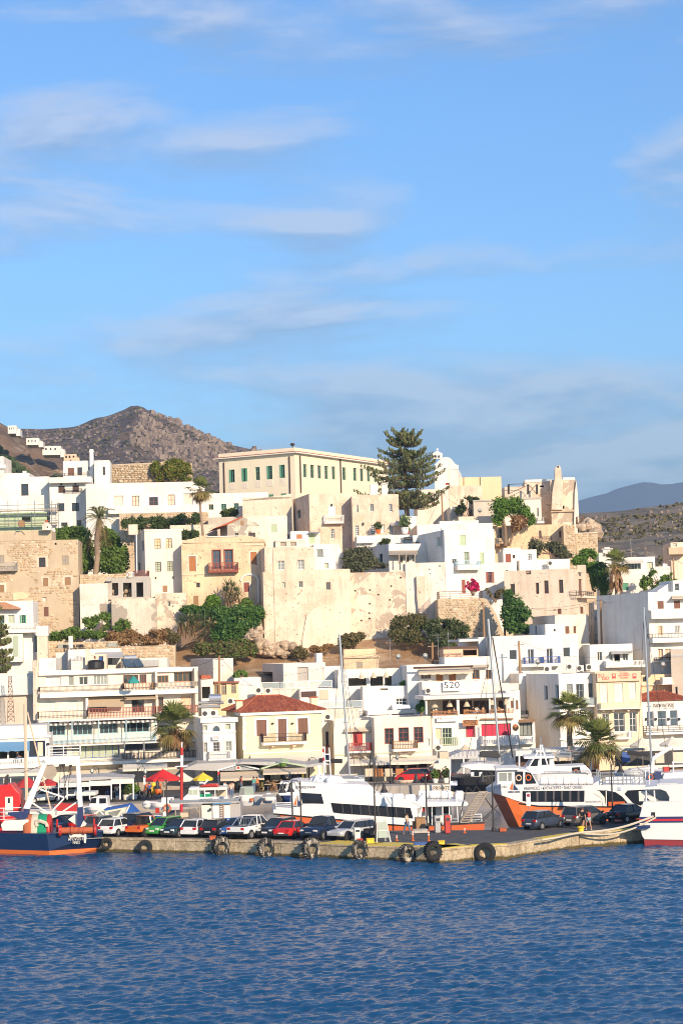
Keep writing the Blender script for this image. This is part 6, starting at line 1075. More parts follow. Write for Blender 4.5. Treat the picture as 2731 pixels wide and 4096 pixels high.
into(f.poly('deckhouse',[(-300,1000),(-300,330),(-60,330),(100,312),(165,308),(205,370),(270,430),(300,640),(300,1000)],-2.2,-5,'redhouse',bevel=.06)); into(f.box('door',72,482,182,735,-2.2,-2.12,'offwhite')); into(f.box('door_window',112,500,138,570,-2.12,-2.08,'boatglass')); into(f.poly('funnel',[(55,310),(60,225),(75,195),(105,168),(118,190),(100,225),(105,310)],-3,-3.4,'iron'))
into(f.rail(-200,640,310,810,-1.4,'whitep','rails',False))
into(f.poly('gantry_leg',[(320,648),(412,655),(655,30),(600,0),(585,20)],0,-.45,'boatwhite',bevel=.04)); into(f.poly('gantry_leg',[(1055,0),(1112,0),(1152,622),(1085,635)],0,-.45,'boatwhite',bevel=.04)); into(f.poly('gantry_beam',[(590,-50),(640,-75),(1110,-85),(1118,10),(1040,22),(655,38)],-.02,-.5,'boatwhite',bevel=.04))
into(f.poly('gantry_foot',[(330,655),(408,655),(400,1010),(310,1010)],.05,-.5,'navyp')); into(f.poly('gantry_foot',[(1075,632),(1150,622),(1155,830),(1080,980)],.05,-.5,'navyp')); into(f.rail(660,-230,1110,-95,-.2,'whitep','rails',True,back=-1.))
into(f.tubes('strut',[((525,368),(905,495)),((430,555),(690,725)),((660,750),(935,460)),((935,460),(1065,455)),((770,760),(1110,530)),((1040,450),(1085,330))],.075,'boatwhite',-.5))
into(f.tubes('wire',[((845,25),(820,430)),((885,30),(915,330)),((985,40),(870,430)),((985,40),(945,400)),((845,25),(500,440)),((650,20),(300,150)),((885,30),(905,520))],.022,'iron',-.3)); into(f.tubes('block',[((845,15),(845,60)),((885,18),(890,70)),((985,35),(986,72))],.13,'iron',-.3,n=8))
q=f.uv(685,135); m=MB(); m.loft([[(q[0]+.62*math.cos(t),.3+dy,q[1]+.62*math.sin(t)) for t in [6.283*k/18 for k in range(18)]] for dy in (-.1,.1)]); into(m.build('work_lamp','greywood',f.root))
into(f.poly('otter_board',[(10,870),(60,815),(400,800),(395,830),(330,955),(35,955)],.9,.6,'offwhite',bevel=.03)); into(f.poly('otter_board',[(945,800),(1050,725),(1205,860),(1190,885),(1090,925),(1050,870)],-.4,-.9,'offwhite',bevel=.03))
into(f.poly('transom_frame',[(110,700),(320,690),(385,655),(385,780),(330,800),(110,740)],.6,.4,'navyp'))
for nm,mat,x,w_ in (('net_reel','netorange',435,.55),('net_rope','rope',500,.5),('net_pile','netgreen',600,.62),('net_flange','redp',690,.2)):
    q=f.uv(x,920,-.2); m=MB(); rr_=1.35; m.loft([[(q[0]+dx,.2+rr2*math.cos(t),q[1]-.15+rr2*math.sin(t)) for t in [6.283*k/16 for k in range(16)]] for dx,rr2 in ((-w_,rr_*.9),(-w_*.5,rr_),(w_*.5,rr_*.98),(w_,rr_*.88))]); into(m.build(nm,mat,f.root,smooth=True))
into(f.tubes('rope_coil',[((500,830,.9),(560,820,1.1),(640,850,1.2),(660,900,1.2)),((520,900,1.1),(500,850,1.),(540,830,1.))],.16,'rope'))
into(f.poly('locker',[(400,690),(770,680),(770,775),(430,790)],-1.2,-2.6,'offwhite'))
bpy.data.objects.remove(f.root)
f=Fr('mast','slender cream wooden mast standing behind the red deckhouse','mast','D1',228,240,-320,640,182,0,0); f.tubes('mast_pole',[((222,-320),(240,640))],.16,'canvas'); f.tubes('stay',[((245,-250),(460,650))],.07,'salmon',-.4)
# --- generic helpers
def side_ship(name,label,c,xl,xr,yt,yb,d,th,cat='boat'): return Fr(name,label,cat,c,xl,xr,yt,yb,d,th,0.)
def bowhull(f,name,pts_top,pts_bot,beam,mat,bow=.35,yc=None,stern=.85,bowleft=True,mid=.95,low=.72):
    "hull lofted from a sheer line and a keel line given in photo pixels; beam tapers to the bow"
    n=14; tu=[f.uv(*p) for p in pts_top]; bu=[f.uv(*p) for p in pts_bot]; x0=min(tu[0][0],bu[0][0]); x1=max(tu[-1][0],bu[-1][0])
    rings=[]
    for k in range(n+1):
        s=k/n; ut=tu[0][0]+(tu[-1][0]-tu[0][0])*s; ub=bu[0][0]+(bu[-1][0]-bu[0][0])*s; zt=interp(tu,ut); zb_=interp(bu,ub); b=s if bowleft else 1-s
        w=beam/2*min(1,(1-(1-min(1,b/bow))**2.2)*1.0+.03); w*=1-(1-stern)*max(0,(b-.7)/.3); wb=w*low; yc_=beam/2
        rings.append([(ut,yc_-w,zt),(ut*.5+ub*.5,yc_-w*mid,(zt+zb_)/2),(ub,yc_-wb,zb_),(ub,yc_+wb,zb_),(ut*.5+ub*.5,yc_+w*mid,(zt+zb_)/2),(ut,yc_+w,zt)])
    return MB().loft(rings).build(name,mat,f.root)
def raft(f,x,y,w_px,h_px,o,parent=None):
    a,z0,b,z1=f.rect(x-w_px/2,y-h_px/2,x+w_px/2,y+h_px/2,o); r_=(z1-z0)/2; zc=(z0+z1)/2; m=MB()
    m.loft([[(a+(b-a)*t,-o+rr*math.cos(q),zc+rr*math.sin(q)) for q in [6.283*k/12 for k in range(12)]] for t,rr in ((0,r_*.6),(.06,r_*.95),(.45,r_),(.47,r_*1.06),(.53,r_*1.06),(.55,r_),(.94,r_*.95),(1,r_*.6))]); rt=m.build('life_raft','whitep',f.root,smooth=False)
    MB().box(a+(b-a)*.2,-o-r_*.7,zc-r_-.25,a+(b-a)*.3,-o+r_*.7,zc-r_*.6).box(a+(b-a)*.7,-o-r_*.7,zc-r_-.25,a+(b-a)*.8,-o+r_*.7,zc-r_*.6).build('cradle','greym',rt)
def ring(f,x,y,o,r_,mat='orangep',name='lifebuoy'):
    u,z=f.uv(x,y,o); m=MB(); n=16; R_=r_; t_=r_*.22; ids=[[m.P((u+(R_+t_*math.cos(p))*math.cos(q),-o+t_*math.sin(p),z+(R_+t_*math.cos(p))*math.sin(q)*1.1)) for p in [6.283*j/6 for j in range(6)]] for q in [6.283*k/n for k in range(n)]]
    for a in range(n):
        for j in range(6): m.f.append([ids[a][j],ids[a][(j+1)%6],ids[(a+1)%n][(j+1)%6],ids[(a+1)%n][j]])
    o_=m.build(name,mat,f.root); return o_
def sail_logo(f,x,y,h,off):
    f.poly('sail_emblem',[(x,y-h*.95),(x-h*.05,y),(x-h*.32,y-h*.1),(x-h*.15,y-h*.5)],off+.02,off,'orangep'); f.poly('sail_emblem',[(x+h*.08,y-h),(x+h*.12,y-h*.5),(x+h*.52,y-h*.02),(x+h*.03,y)],off+.02,off,'navyp')
# --- catamaran with orange hull (in D2 pixels)
f=side_ship('excursion_boat','white excursion boat with orange hull and long dark windows behind the parked cars','D2',925,2810,380,860,171.5,3,'passenger boat')
f.poly('hull_bottom',[(985,672),(1240,694),(1523,720),(1903,757),(2243,777),(2818,746),(2808,860),(1010,860)],0,-5.6,'hullorange')
f.poly('stern_platform',[(2243,772),(2818,742),(2818,750),(2243,780)],.05,-5.6,'black')
su=f.poly('superstructure',[(925,662),(925,628),(1095,618),(1095,395),(1110,385),(1180,375),(1395,395),(1560,510),(1800,520),(1885,497),(2250,562),(2262,600),(2205,705),(2245,777),(1903,755),(1523,715),(1240,688)],0,-5.6,'shipwhite')
f.poly('upper_deck',[(1300,400),(1395,392),(1523,395),(1790,405),(1825,440),(1890,500),(1800,522),(1545,512)],-.5,-5.2,'boatwhite',bevel=.05); f.poly('aft_roof',[(2160,553),(2240,556),(2660,556),(2672,575),(2660,592),(2255,602)],.05,-5.6,'shipwhite')
f.poly('side_window',[(1165,475),(1355,485),(1378,574),(1187,570)],.03,-.02,'boatglass'); w=f.poly('side_window',[(1440,566),(1523,572),(2153,611),(2178,706),(1523,661),(1462,652)],.03,-.02,'boatglass')
for k in range(8): x=1540+k*80; f.poly('window_bar',[(x,575+(x-1523)*.062),(x+5,575+(x-1523)*.062),(x+14,664+(x-1523)*.068),(x+9,664+(x-1523)*.068)],.045,.0,'curtaindim',w)
f.tubes('rubbing_strake',[((925,664),(1240,692),(1523,718),(1903,757),(2243,778))],.06,'black',.04); f.text('ΚΥΡΙΑΡΧΟΣ IV N.N.84',1128,415,1300,440,.03,'navyp'); sail_logo(f,1138,588,95,.02); f.text('KERRAS CRUISES',1104,590,1168,603,.03,'navyp'); f.text('www.kerrascruises.gr',1180,568,1262,578,.03,'greym')
f.rail(950,565,1088,625,-.1,'whitep','rails',True,back=-4.5,parent=None); f.box('aft_cabin',2260,600,2520,775,-2.2,-4.5,'whitep'); f.box('aft_door',2320,600,2380,770,-2.2,-2.12,'boatglass'); f.box('aft_door',2450,590,2500,660,-2.2,-2.12,'boatglass'); f.tubes('stanchion',[((2290,600),(2292,775)),((2345,598),(2346,775)),((2440,595),(2442,770)),((2500,592),(2502,765)),((2565,520),(2580,745)),((2610,590),(2612,745))],.05,'whitep',-.1)
f.poly('pillar_arch',[(2210,615),(2262,600),(2255,650),(2250,777),(2240,777)],.0,-.3,'shipwhite'); f.box('red_box',2240,612,2285,645,-.4,-1,'redp'); f.rail(2490,705,2580,748,-.1,'steel','rails',False); f.rail(2700,668,2790,745,-1.,'whitep','rails',False)
for k in range(3): raft(f,1940+k*105,515+k*6,98,78,-.8)
for k in range(3): raft(f,2270+k*100,488+k*2,95,72,-3.2)
f.poly('exhaust_box',[(2240,515),(2262,480),(2296,486),(2296,560),(2215,555)],-.3,-1.,'shipwhite'); f.poly('exhaust_box',[(2556,490),(2570,462),(2626,462),(2626,560),(2556,555)],-3.,-4,'shipwhite')
q=f.uv(1443,368,-2); m=MB(); m.ball((q[0],2,q[1]),.46,.46,.46,14,8); m.build('radome','whitep',f.root,smooth=True); f.box('mast_base',1420,395,1465,420,-1.6,-2.4,'whitep')
f.poly('flybridge',[(1240,385),(1265,345),(1330,325),(1523,330),(1600,390)],-2.6,-5,'boatwhite',bevel=.1); f.tubes('radar_arch',[((1290,380,-2),(1310,330,-2),(1345,300,-2),(1380,330,-2)),((1330,380,-2),(1335,240,-2)),((1320,240,-2),(1352,240,-2))],.09,'whitep')
f.tubes('antenna_mast',[((1370,60,-3),(1380,360,-3)),((1383,60,-3),(1393,300,-3)),((1425,70,-3),(1440,330,-3)),((1372,130,-3),(1430,130,-3)),((1374,190,-3),(1432,190,-3))],.05,'whitep'); f.tubes('red_band',[((1371,80,-3),(1372,110,-3)),((1374,160,-3),(1375,190,-3))],.08,'redp')
g=MB(); a0=f.uv(2598,742,.2); a1=f.uv(2765,468,.2); dx=.75
for off in (0,dx): g.tube((a0[0]+off,-.2,a0[1]),(a1[0]+off,-.2,a1[1]),.09,5)
for k in range(14): s_=k/13; g.box(a0[0]+(a1[0]-a0[0])*s_,-.32,a0[1]+(a1[1]-a0[1])*s_-.03,a0[0]+(a1[0]-a0[0])*s_+dx,-.08,a0[1]+(a1[1]-a0[1])*s_+.05)
g.build('gangway','greywood',f.root); f.tubes('gangway_frame',[((2640,500,.2),(2665,425,.2)),((2665,425,.2),(2715,470,.2)),((2715,470,.2),(2740,415,.2)),((2740,415,.2),(2790,470,.2)),((2600,690,.2),(2640,500,.2)),((2800,710,.2),(2950,570,-3.))],.04,'iron')
fl=f.box('flag',2508,370,2572,412,-2.5,-2.47,'whitep'); 
for k in range(4): f.box('flag_stripe',2530 if k<2 else 2508,372+k*11,2572,377+k*11,-2.46,-2.45,'bluew',fl)
f.tubes('flag_pole',[((2506,300,-2.5),(2512,560,-2.5))],.04,'whitep')
# --- red-hulled ferry (E3 pixels)
f=side_ship('day_cruise_ferry','white day-cruise ferry with tall red-orange hull behind the pier head','E3',90,1560,180,640,177,-2,'passenger boat')
bowhull(f,'hull_bottom',[(132,378),(265,389),(330,442),(480,463),(1400,475)],[(262,640),(300,645),(330,645),(480,645),(1400,650)],6.5,'hullred',.1,stern=1.,mid=1.,low=.96)
bowhull(f,'hull_upper',[(88,345),(170,296),(480,310),(1200,305),(1560,300)],[(95,372),(265,388),(330,441),(480,462),(1560,476)],6.5,'shipwhite',.09,stern=1.,mid=1.,low=1.)
f.tubes('rubbing_strake',[((330,444),(480,464),(1250,472))],.06,'black',.03)
f.poly('wheelhouse',[(165,305),(165,192),(180,182),(300,178),(375,188),(425,215),(455,262),(485,312)],-.9,-5.4,'shipwhite',bevel=.05); f.box('wheelhouse_roof',158,178,330,192,-.5,-5.6,'boatwhite')
f.poly('cabin_window',[(182,212),(240,211),(240,274),(182,276)],-.87,-.95,'glasslight'); f.poly('cabin_window',[(250,211),(275,210),(275,273),(250,274)],-.87,-.95,'glasslight'); f.poly('side_opening',[(300,202),(362,202),(362,297),(303,297)],-.87,-.95,'boatglass'); f.poly('side_opening',[(378,205),(420,212),(445,255),(462,293),(378,296)],-.87,-.95,'boatglass'); ring(f,328,250,-.8,.22,'salmon'); ring(f,401,248,-.8,.22)
w=f.poly('saloon_windows',[(357,350),(825,346),(823,431),(390,431),(357,425)],.03,-.02,'boatglass')
for k in range(7): x=400+k*62; f.poly('curtain',[(x,351),(x+14,351),(x+14,429),(x,429)],.04,.02,'curtaindim',w)
f.text('ΗΜΕΡΗΣΙΕΣ • ΚΡΟΥΑΖΙΕΡΕΣ • DAILY CRUISES',370,319,810,342,.014,'navyp'); f.text('kerrascruises.com',834,418,947,438,.014,'greym')
f.text('ΚΥΡΙΑΡΧΟΣ V ΝΝ 67',140,310,242,331,.0,'navyp'); sail_logo(f,286,342,78,.03); f.text('KERRAS CRUISES',250,350,340,364,.04,'navyp')
f.poly('aft_opening',[(915,344),(990,345),(1060,358),(1110,392),(1150,440),(1150,468),(985,466),(962,410),(892,366)],.03,-.02,'boatglass'); f.poly('opening_trim',[(892,366),(915,344),(938,352),(975,395),(985,466),(962,462),(958,410),(925,385)],.05,.0,'offwhite'); f.poly('opening_light',[(985,350),(992,350),(992,466),(985,466)],.05,.0,'offwhite'); f.box('red_seats',1005,430,1130,462,.0,.05,'hullorange')
f.poly('quarter_opening',[(1150,345),(1290,338),(1290,425),(1250,460),(1190,440),(1128,372)],.03,-.02,'boatglass'); f.box('stair',1235,350,1400,425,.0,.06,'offwhite')
for k in range(7): raft(f,520+k*57,272,56,60,-.9)
f.poly('deck_fairing',[(880,308),(910,285),(955,258),(955,308)],-.7,-5.6,'shipwhite'); f.rail(958,210,1280,302,-.3,'steel','rails',True,back=-5.5)
for k in range(9): f.box('deck_seat',985+k*32,245,1008+k*32,290,-2,-2.5,'whitep')
fl=f.box('flag_emblem',1072,316,1100,348,.0,.045,'whitep'); 
for k in range(4): f.box('flag_stripe',1074,318+k*8,1099,322+k*8,.045,.055,'bluew',fl)
f.tubes('mast',[((490,0,-3),(496,180,-3)),((470,60,-3),(395,180,-3)),((500,0,-3),(545,150,-3))],.07,'whitep'); f.tubes('bow_line',[((60,375,.5),(140,500,.6),(60,575,.6)),((60,375,.5),(100,440,.5),(190,530,.3))],.04,'iron')
# --- motor yacht behind
f=side_ship('motor_yacht','white motor yacht with flybridge moored beyond the ferry','E3',300,880,30,260,197,-3,'yacht')
bowhull(f,'hull',[(300,250),(500,225),(880,215)],[(330,330),(500,330),(880,330)],5,'boatwhite',.4)
f.poly('saloon',[(320,225),(390,165),(435,95),(590,92),(600,165),(830,155),(865,190),(880,225)],-.6,-4.4,'boatwhite',bevel=.08); f.poly('windscreen',[(395,160),(440,100),(480,98),(470,160)],-.55,-.7,'boatglass'); f.poly('cabin_window',[(490,105),(560,104),(560,150),(490,152)],-.55,-.7,'boatglass'); f.poly('aft_opening',[(730,172),(790,168),(800,225),(735,228)],-.55,-.7,'boatglass'); f.box('hardtop',370,88,600,104,-.3,-4.6,'whitep'); f.rail(430,60,720,98,-.7,'steel','rails',False); f.rail(520,200,860,225,-.1,'steel','rails',False); ring(f,760,205,-.4,.2); f.tubes('arch_mast',[((495,-60),(490,88)),((440,30),(390,150)),((510,0),(545,120))],.06,'steel',-2)
# --- black sailing catamaran
f=side_ship('sailing_catamaran','black-hulled sailing catamaran with white deckhouse and furled grey sail','D3',970,1440,210,470,203,-3,'sailboat')
bowhull(f,'hull',[(970,345),(1430,325)],[(990,480),(1440,470)],6,'black',.3,bowleft=True); f.poly('deckhouse',[(1170,335),(1165,265),(1080,245),(1110,225),(1250,212),(1430,225),(1430,335)],-.6,-5.4,'boatwhite',bevel=.06); f.poly('window_band',[(1172,270),(1395,275),(1395,320),(1172,328)],-.55,-.7,'boatglass')
for x in (1185,1258): f.poly('window_frame',[(x-12,290),(x+14,288),(x+14,322),(x-12,325)],-.52,-.6,'whitep')
f.poly('portlight',[(1230,358),(1255,357),(1255,395),(1230,396)],.0,-.3,'boatglass'); f.poly('furled_sail',[(1250,115),(1270,103),(1420,105),(1440,150),(1410,165),(1255,150)],-2,-2.8,'iron',bevel=.1); f.tubes('boom',[((1235,145),(1440,160))],.14,'greym',-2.4); f.tubes('mast_pole',[((1325,-1084),(1432,235))],.125,'steel',-2.4,n=8); f.tubes('shroud',[((1330,-1000),(1290,210)),((1345,-1010),(1560,210)),((1335,-700),(1120,230))],.025,'iron',-2.4); f.tubes('forestay',[((1365,-915),(1545,160))],.07,'iron',-2.6)
# --- other sailboats
def sailboat(label,c,hull_t,hull_b,d,mast,stays,boom=None,beam=3.4):
    f=side_ship('sailboat',label,c,hull_t[0][0],hull_t[-1][0],hull_t[0][1]-60,hull_b[0][1],d,0,'sailboat'); bowhull(f,'hull',hull_t,hull_b,beam,'boatwhite',.45); x0,y0=hull_t[0]; x1,y1=hull_t[-1]
    f.poly('coachroof',[(x0+(x1-x0)*.25,y0),(x0+(x1-x0)*.32,y0-26),(x0+(x1-x0)*.8,y1-28),(x0+(x1-x0)*.86,y1)],-.8,-beam+.8,'boatwhite',bevel=.06); f.poly('cabin_window',[(x0+(x1-x0)*.36,y0-18),(x0+(x1-x0)*.7,y0-20),(x0+(x1-x0)*.7,y0-9),(x0+(x1-x0)*.36,y0-8)],-.77,-.9,'boatglass'); f.rail(x0,y0-22,x1,y0-2,-.3,'steel','rails',False)
    f.tubes('mast_pole',[mast],.11,'steel',-beam/2,n=8); f.tubes('shroud',stays,.022,'iron',-beam/2)
    if boom: f.tubes('boom',[boom],.13,'greym',-beam/2); f.tubes('sail_cover',[((boom[0][0],boom[0][1]-8),(boom[1][0],boom[1][1]-6))],.24,'iron',-beam/2)
    (mx,my),(bx,by)=mast
    for q in (.33,.62): x=mx+(bx-mx)*q; y=my+(by-my)*q; f.tubes('spreader',[((x-22,y),(x+22,y-1))],.035,'steel',-beam/2)
    return f
sailboat('white sloop with grey mast behind the orange-hulled boat','D3',[(-90,345),(220,355)],[(-60,420),(220,425)],204,((-6,-945),(86,330)),[((-2,-900),(205,340)),((0,-850),(-90,330)),((10,-780),(140,330))],((20,200),(-190,190)))
sailboat('white sloop with tall grey mast moored before the clinic','D4',[(960,290),(1420,268)],[(985,345),(1430,340)],203,((1215,-1190),(1287,250)),[((1220,-1170),(1440,240)),((1218,-1150),(1290,240)),((1215,-1100),(1160,250))],((1260,140),(1070,120)))
f=side_ship('davit_boat','white workboat with a long davit arm near the right edge','D4',1230,1640,60,420,190,0,'boat'); bowhull(f,'hull',[(1240,300),(1640,290)],[(1260,420),(1640,420)],4,'boatwhite',.3); f.tubes('davit',[((1295,215),(1300,170),(1470,60)),((1295,215),(1290,300))],.2,'boatwhite',-.5,n=8); f.poly('dinghy',[(1385,340),(1400,300),(1568,290),(1640,300),(1640,370),(1400,372)],.6,-.8,'boatwhite',bevel=.1); f.poly('cover',[(1308,330),(1330,285),(1375,290),(1365,350),(1320,360)],.3,-.6,'navyp'); ring(f,1278,335,.4,.22); f.tubes('post',[((1230,275),(1232,400)),((1480,190),(1482,300)),((1470,205),(1568,205))],.07,'whitep'); f.box('red_gear',1395,245,1450,285,-.5,-1.2,'redp')
# --- right white ship
f=side_ship('ship','white ship stern with blue and red band at the right edge','E3',1235,1800,290,770,160.3,-10,'ship')
hp=[(1268,430),(1800,425),(1800,725),(1275,716),(1258,690),(1240,615),(1236,555)]; f.poly('hull',hp,0,-8,'shipwhite',bevel=.05); f.poly('hull_bottom',[(1274,718),(1800,728),(1800,800),(1282,790)],.02,-8,'bootred')
for y0,y1,mt in ((545,562,'navyp'),(562,578,'crimson'),(578,590,'navyp')): f.poly('stripe',[(1238,y0),(1800,y0-5),(1800,y1-5),(1238,y1)],.05,-.05,mt)
f.poly('superstructure',[(1385,302),(1568,297),(1800,292),(1800,427),(1464,428),(1466,395),(1440,352),(1395,335),(1280,338),(1280,322),(1370,312)],0,-7,'shipwhite'); f.box('inner_wall',1280,338,1470,430,-3.,-3.2,'whitep'); f.poly('stair',[(1250,360),(1290,355),(1400,425),(1330,428)],-1.2,-2.4,'offwhite'); f.tubes('stanchion',[((1290,338,-.3),(1290,430,-.3))],.06,'whitep'); f.tubes('stanchion',[((1350,335,-.3),(1355,430,-.3))],.06,'whitep'); f.box('fairlead',1330,510,1358,545,-.1,.06,'black'); f.poly('fender_bar',[(1208,612),(1318,610),(1322,628),(1212,640)],.5,-.1,'navyp'); f.box('hatch_pipe',1310,150,1316,300,-1,-1.15,'shipwhite')
q=f.uv(1372,300,-1); m=MB(); m.tube((q[0],.6,q[1]),(q[0]+1.6,.6,q[1]),.1); m.build('davit_arm','offwhite',f.root)
a=f.wp(1345,540,.1); b=gnd('D4',660,832,1.25); c=gnd('D4',300,900,1.2); m=MB(); n=14
rp_=thing('mooring_rope','pale mooring rope from the white ship to the quay bollard','rope',b); m.path([a+(b-a)*(k/n)+Vector((0,0,-.3*math.sin(math.pi*k/n)))-b for k in range(n+1)],.09,6); m.path([b-b,(c-b)*.3+Vector((0,0,.02)),(c-b)*.7+Vector((.2,0,.0)),c-b],.08,6); m.path([a+Vector((.2,0,-.1))+(b-a)*(k/n)+Vector((0,0,-.55*math.sin(math.pi*k/n)))-b for k in range(n+1)],.07,6); m.build('strand','rope',rp_)
m=MB(); bb=thing('bollard','yellow mooring bollard at the quay edge by the walking couple','bollard',gnd('D4',655,828,1.13)); m.lathe([(.22,0),(.2,.3),(.3,.34),(.3,.44),(.05,.5)],12); m.build('post','yellowp',bb)
# --- small craft left harbour
def smallboat(name,label,c,top,bot,d,beam,mat='boatwhite',bowleft=True,th=0.,cat='boat'):
    f=side_ship(name,label,c,top[0][0],top[-1][0],top[0][1]-50,bot[0][1],d,th,cat); h=bowhull(f,'hull',top,bot,beam,mat,.4,bowleft=bowleft); f.tubes('gunwale',[tuple((x,y) for x,y in top)],.05,'whitep',-.25) if len(top)>1 else None; return f
f=smallboat('cabin_boat','white cabin boat with blue base and flat canopy behind the parked cars','E2',[(620,650),(900,640),(1450,625)],[(640,760),(900,765),(1450,760)],180,3.4,'bluew'); f.box('cabin',1100,425,1318,640,-.4,-2.8,'boatwhite'); f.box('cabin',962,440,1102,640,-.6,-2.6,'offwhite'); f.box('cabin_base',1098,608,1320,642,-.35,-2.85,'bluew'); f.box('canopy',560,405,1440,425,-.2,-3.1,'canvasgrey'); f.box('side_curtain',1322,425,1448,640,-.5,-.6,'canvasgrey'); f.box('side_curtain',1440,425,1450,640,-.6,-2.8,'canvasgrey'); f.rail(560,375,1440,408,-.2,'steel','rails',True,back=-3.); f.box('crates',932,378,1085,412,-.5,-2,'black'); f.tubes('post',[((632,500),(632,650)),((930,440),(940,640)),((860,450),(930,540))],.06,'greywood',-.4); f.tubes('ladder',[((1195,380),(1197,640)),((1235,430),(1238,640))]+[((1196,440+k*28),(1236,438+k*28)) for k in range(8)],.03,'wood',-.2); f.box('blue_valance',1100,412,1330,432,-.1,-.15,'awnblue'); f.box('engine_box',690,540,790,600,-.8,-2,'canvas'); f.tubes('lamp',[((1055,500),(1080,500))],.12,'black',-.3)
f=smallboat('fishing_boat','white fishing boat with green curtained wheelhouse and red dinghy on top','E2',[(560,400),(760,385),(1290,380)],[(600,470),(760,475),(1290,470)],201,3.4); f.poly('wheelhouse',[(720,385),(735,345),(790,300),(800,228),(930,222),(940,385)],-.4,-2.8,'boatwhite',bevel=.06); f.poly('window',[(800,250),(912,248),(912,312),(800,314)],-.37,-.5,'curtaingreen'); f.poly('window_frame',[(850,250),(856,250),(856,314),(850,314)],-.35,-.5,'whitep'); f.box('canopy',935,222,1275,256,-.3,-2.9,'offwhite'); f.tubes('post',[((1000,255),(1000,385)),((1130,255),(1130,385)),((1275,250),(1275,385))],.05,'whitep',-.3); f.box('net_crate',940,305,1080,340,-.6,-1.6,'netgreen'); f.box('net_crate',1000,285,1060,306,-.7,-1.5,'whitep'); f.box('bulwark',935,340,1290,390,-.3,-.4,'boatwhite'); f.poly('dinghy',[(930,215),(960,195),(1060,180),(1150,178),(1180,205),(1160,215)],-.5,-2,'redp',bevel=.08); f.tubes('davit',[((990,180),(1045,125))],.1,'whitep',-1); f.box('radar',930,152,985,172,-1,-1.3,'whitep'); f.poly('rear_sheet',[(1150,262),(1285,258),(1285,330),(1150,335)],-2.8,-2.85,'canvas')
f=smallboat('rowing_boat','low white open boat with a round fender at the quay','E2',[(255,400),(420,420),(700,415)],[(290,505),(430,512),(700,510)],197,2.2); u=f.uv(270,440,.1); m=MB(); m.ball((u[0],-.1,u[1]),.42,.42,.42); m.build('fender','offwhite',f.root); f.box('console',460,350,605,430,-.6,-1.4,'whitep'); ring(f,528,485,.25,.32)
f=Fr('channel_mast','red and white striped mast with a cross bar in the harbour','mast','D2',88,112,40,680,187,0,0)
for y0,y1,mt in ((70,140,'redp'),(140,245,'whitep'),(245,560,'redp'),(560,680,'crimson')): f.tubes('band',[((106-(y0-70)*.009,y0),(106-(y1-70)*.009,y1))],.15,mt,n=8)
f.tubes('cross_bar',[((45,242),(160,236))],.06,'whitep'); f.tubes('tip',[((107,20),(106,70))],.06,'whitep')
f=smallboat('speedboat','pale speedboat with a large grey outboard motor','D2',[(560,520),(640,500),(830,505)],[(600,592),(640,595),(800,592)],205,2.4); f.poly('cabin',[(610,505),(630,425),(745,420),(750,505)],-.4,-2,'greenhull',bevel=.05); f.poly('windscreen',[(612,500),(635,432),(668,430),(665,500)],-.37,-.5,'glasslight'); f.poly('outboard',[(740,520),(770,505),(815,508),(825,545),(800,590),(765,590)],.1,-.5,'greym',bevel=.08); f.box('red_buoy',718,525,740,552,.2,-.2,'orangep')
f=smallboat('speedboat','small white inflatable between the speedboat and the blue-hulled cruiser','D2',[(815,520),(950,512)],[(830,575),(950,572)],207,2.); f.poly('console',[(850,515),(862,480),(900,478),(905,515)],-.5,-1.2,'whitep',bevel=.04); f.rail(840,490,945,515,-.2,'steel','rails',False)
f=smallboat('cruiser','white cabin cruiser with navy lower hull beside the orange-hulled boat','D2',[(945,500),(1000,500),(1140,498)],[(1000,570),(1040,572),(1140,572)],199,2.8,'navyp'); f.poly('cabin',[(970,500),(990,395),(1080,385),(1110,388),(1140,390),(1140,500)],-.3,-2.4,'boatwhite',bevel=.06); f.poly('window',[(992,405),(1040,400),(1038,438),(985,442)],-.27,-.4,'boatglass'); f.box('roof',985,380,1140,394,-.1,-2.6,'whitep'); f.poly('outboard',[(945,505),(965,490),(985,500),(1010,540),(1000,562),(960,560)],.1,-.5,'iron',bevel=.06)
f=smallboat('day_boat','white day boat under a blue and cream spray hood','D1',[(740,690),(900,680),(1260,690)],[(760,770),(900,775),(1240,770)],183,2.8); f.poly('cover_side',[(815,690),(880,635),(1135,590),(1110,690)],-.2,-.3,'canvaslight'); f.poly('cover_side',[(1110,690),(1160,585),(1268,692)],-.2,-2.4,'tarpblue'); f.poly('cover_top',[(930,625),(1150,585),(1165,595),(945,635)],-.1,-2.5,'tarpblue'); f.poly('side_window',[(845,690),(895,640),(942,640),(942,690)],-.17,-.25,'glasslight'); f.poly('side_window',[(970,650),(1088,625),(1050,680),(980,690)],-.17,-.25,'glasslight'); f.tubes('frame',[((815,692),(885,635)),((895,640),(945,692)),((1110,692),(1162,585))],.06,'whitep',-.15)
f=smallboat('fishing_boat','white boat with a drooping red sail cover behind the trawler gantry','D1',[(250,650),(400,640),(720,650)],[(280,740),(400,745),(720,740)],184,3.2); f.poly('sail_cover',[(480,590),(540,568),(690,580),(690,660),(600,672),(520,650)],-.3,-1.,'canvasred',bevel=.05); f.poly('coachroof',[(260,655),(300,640),(480,632),(500,655)],-.5,-2.4,'boatwhite'); f.rail(260,590,480,625,-.2,'navyp','rails',False)
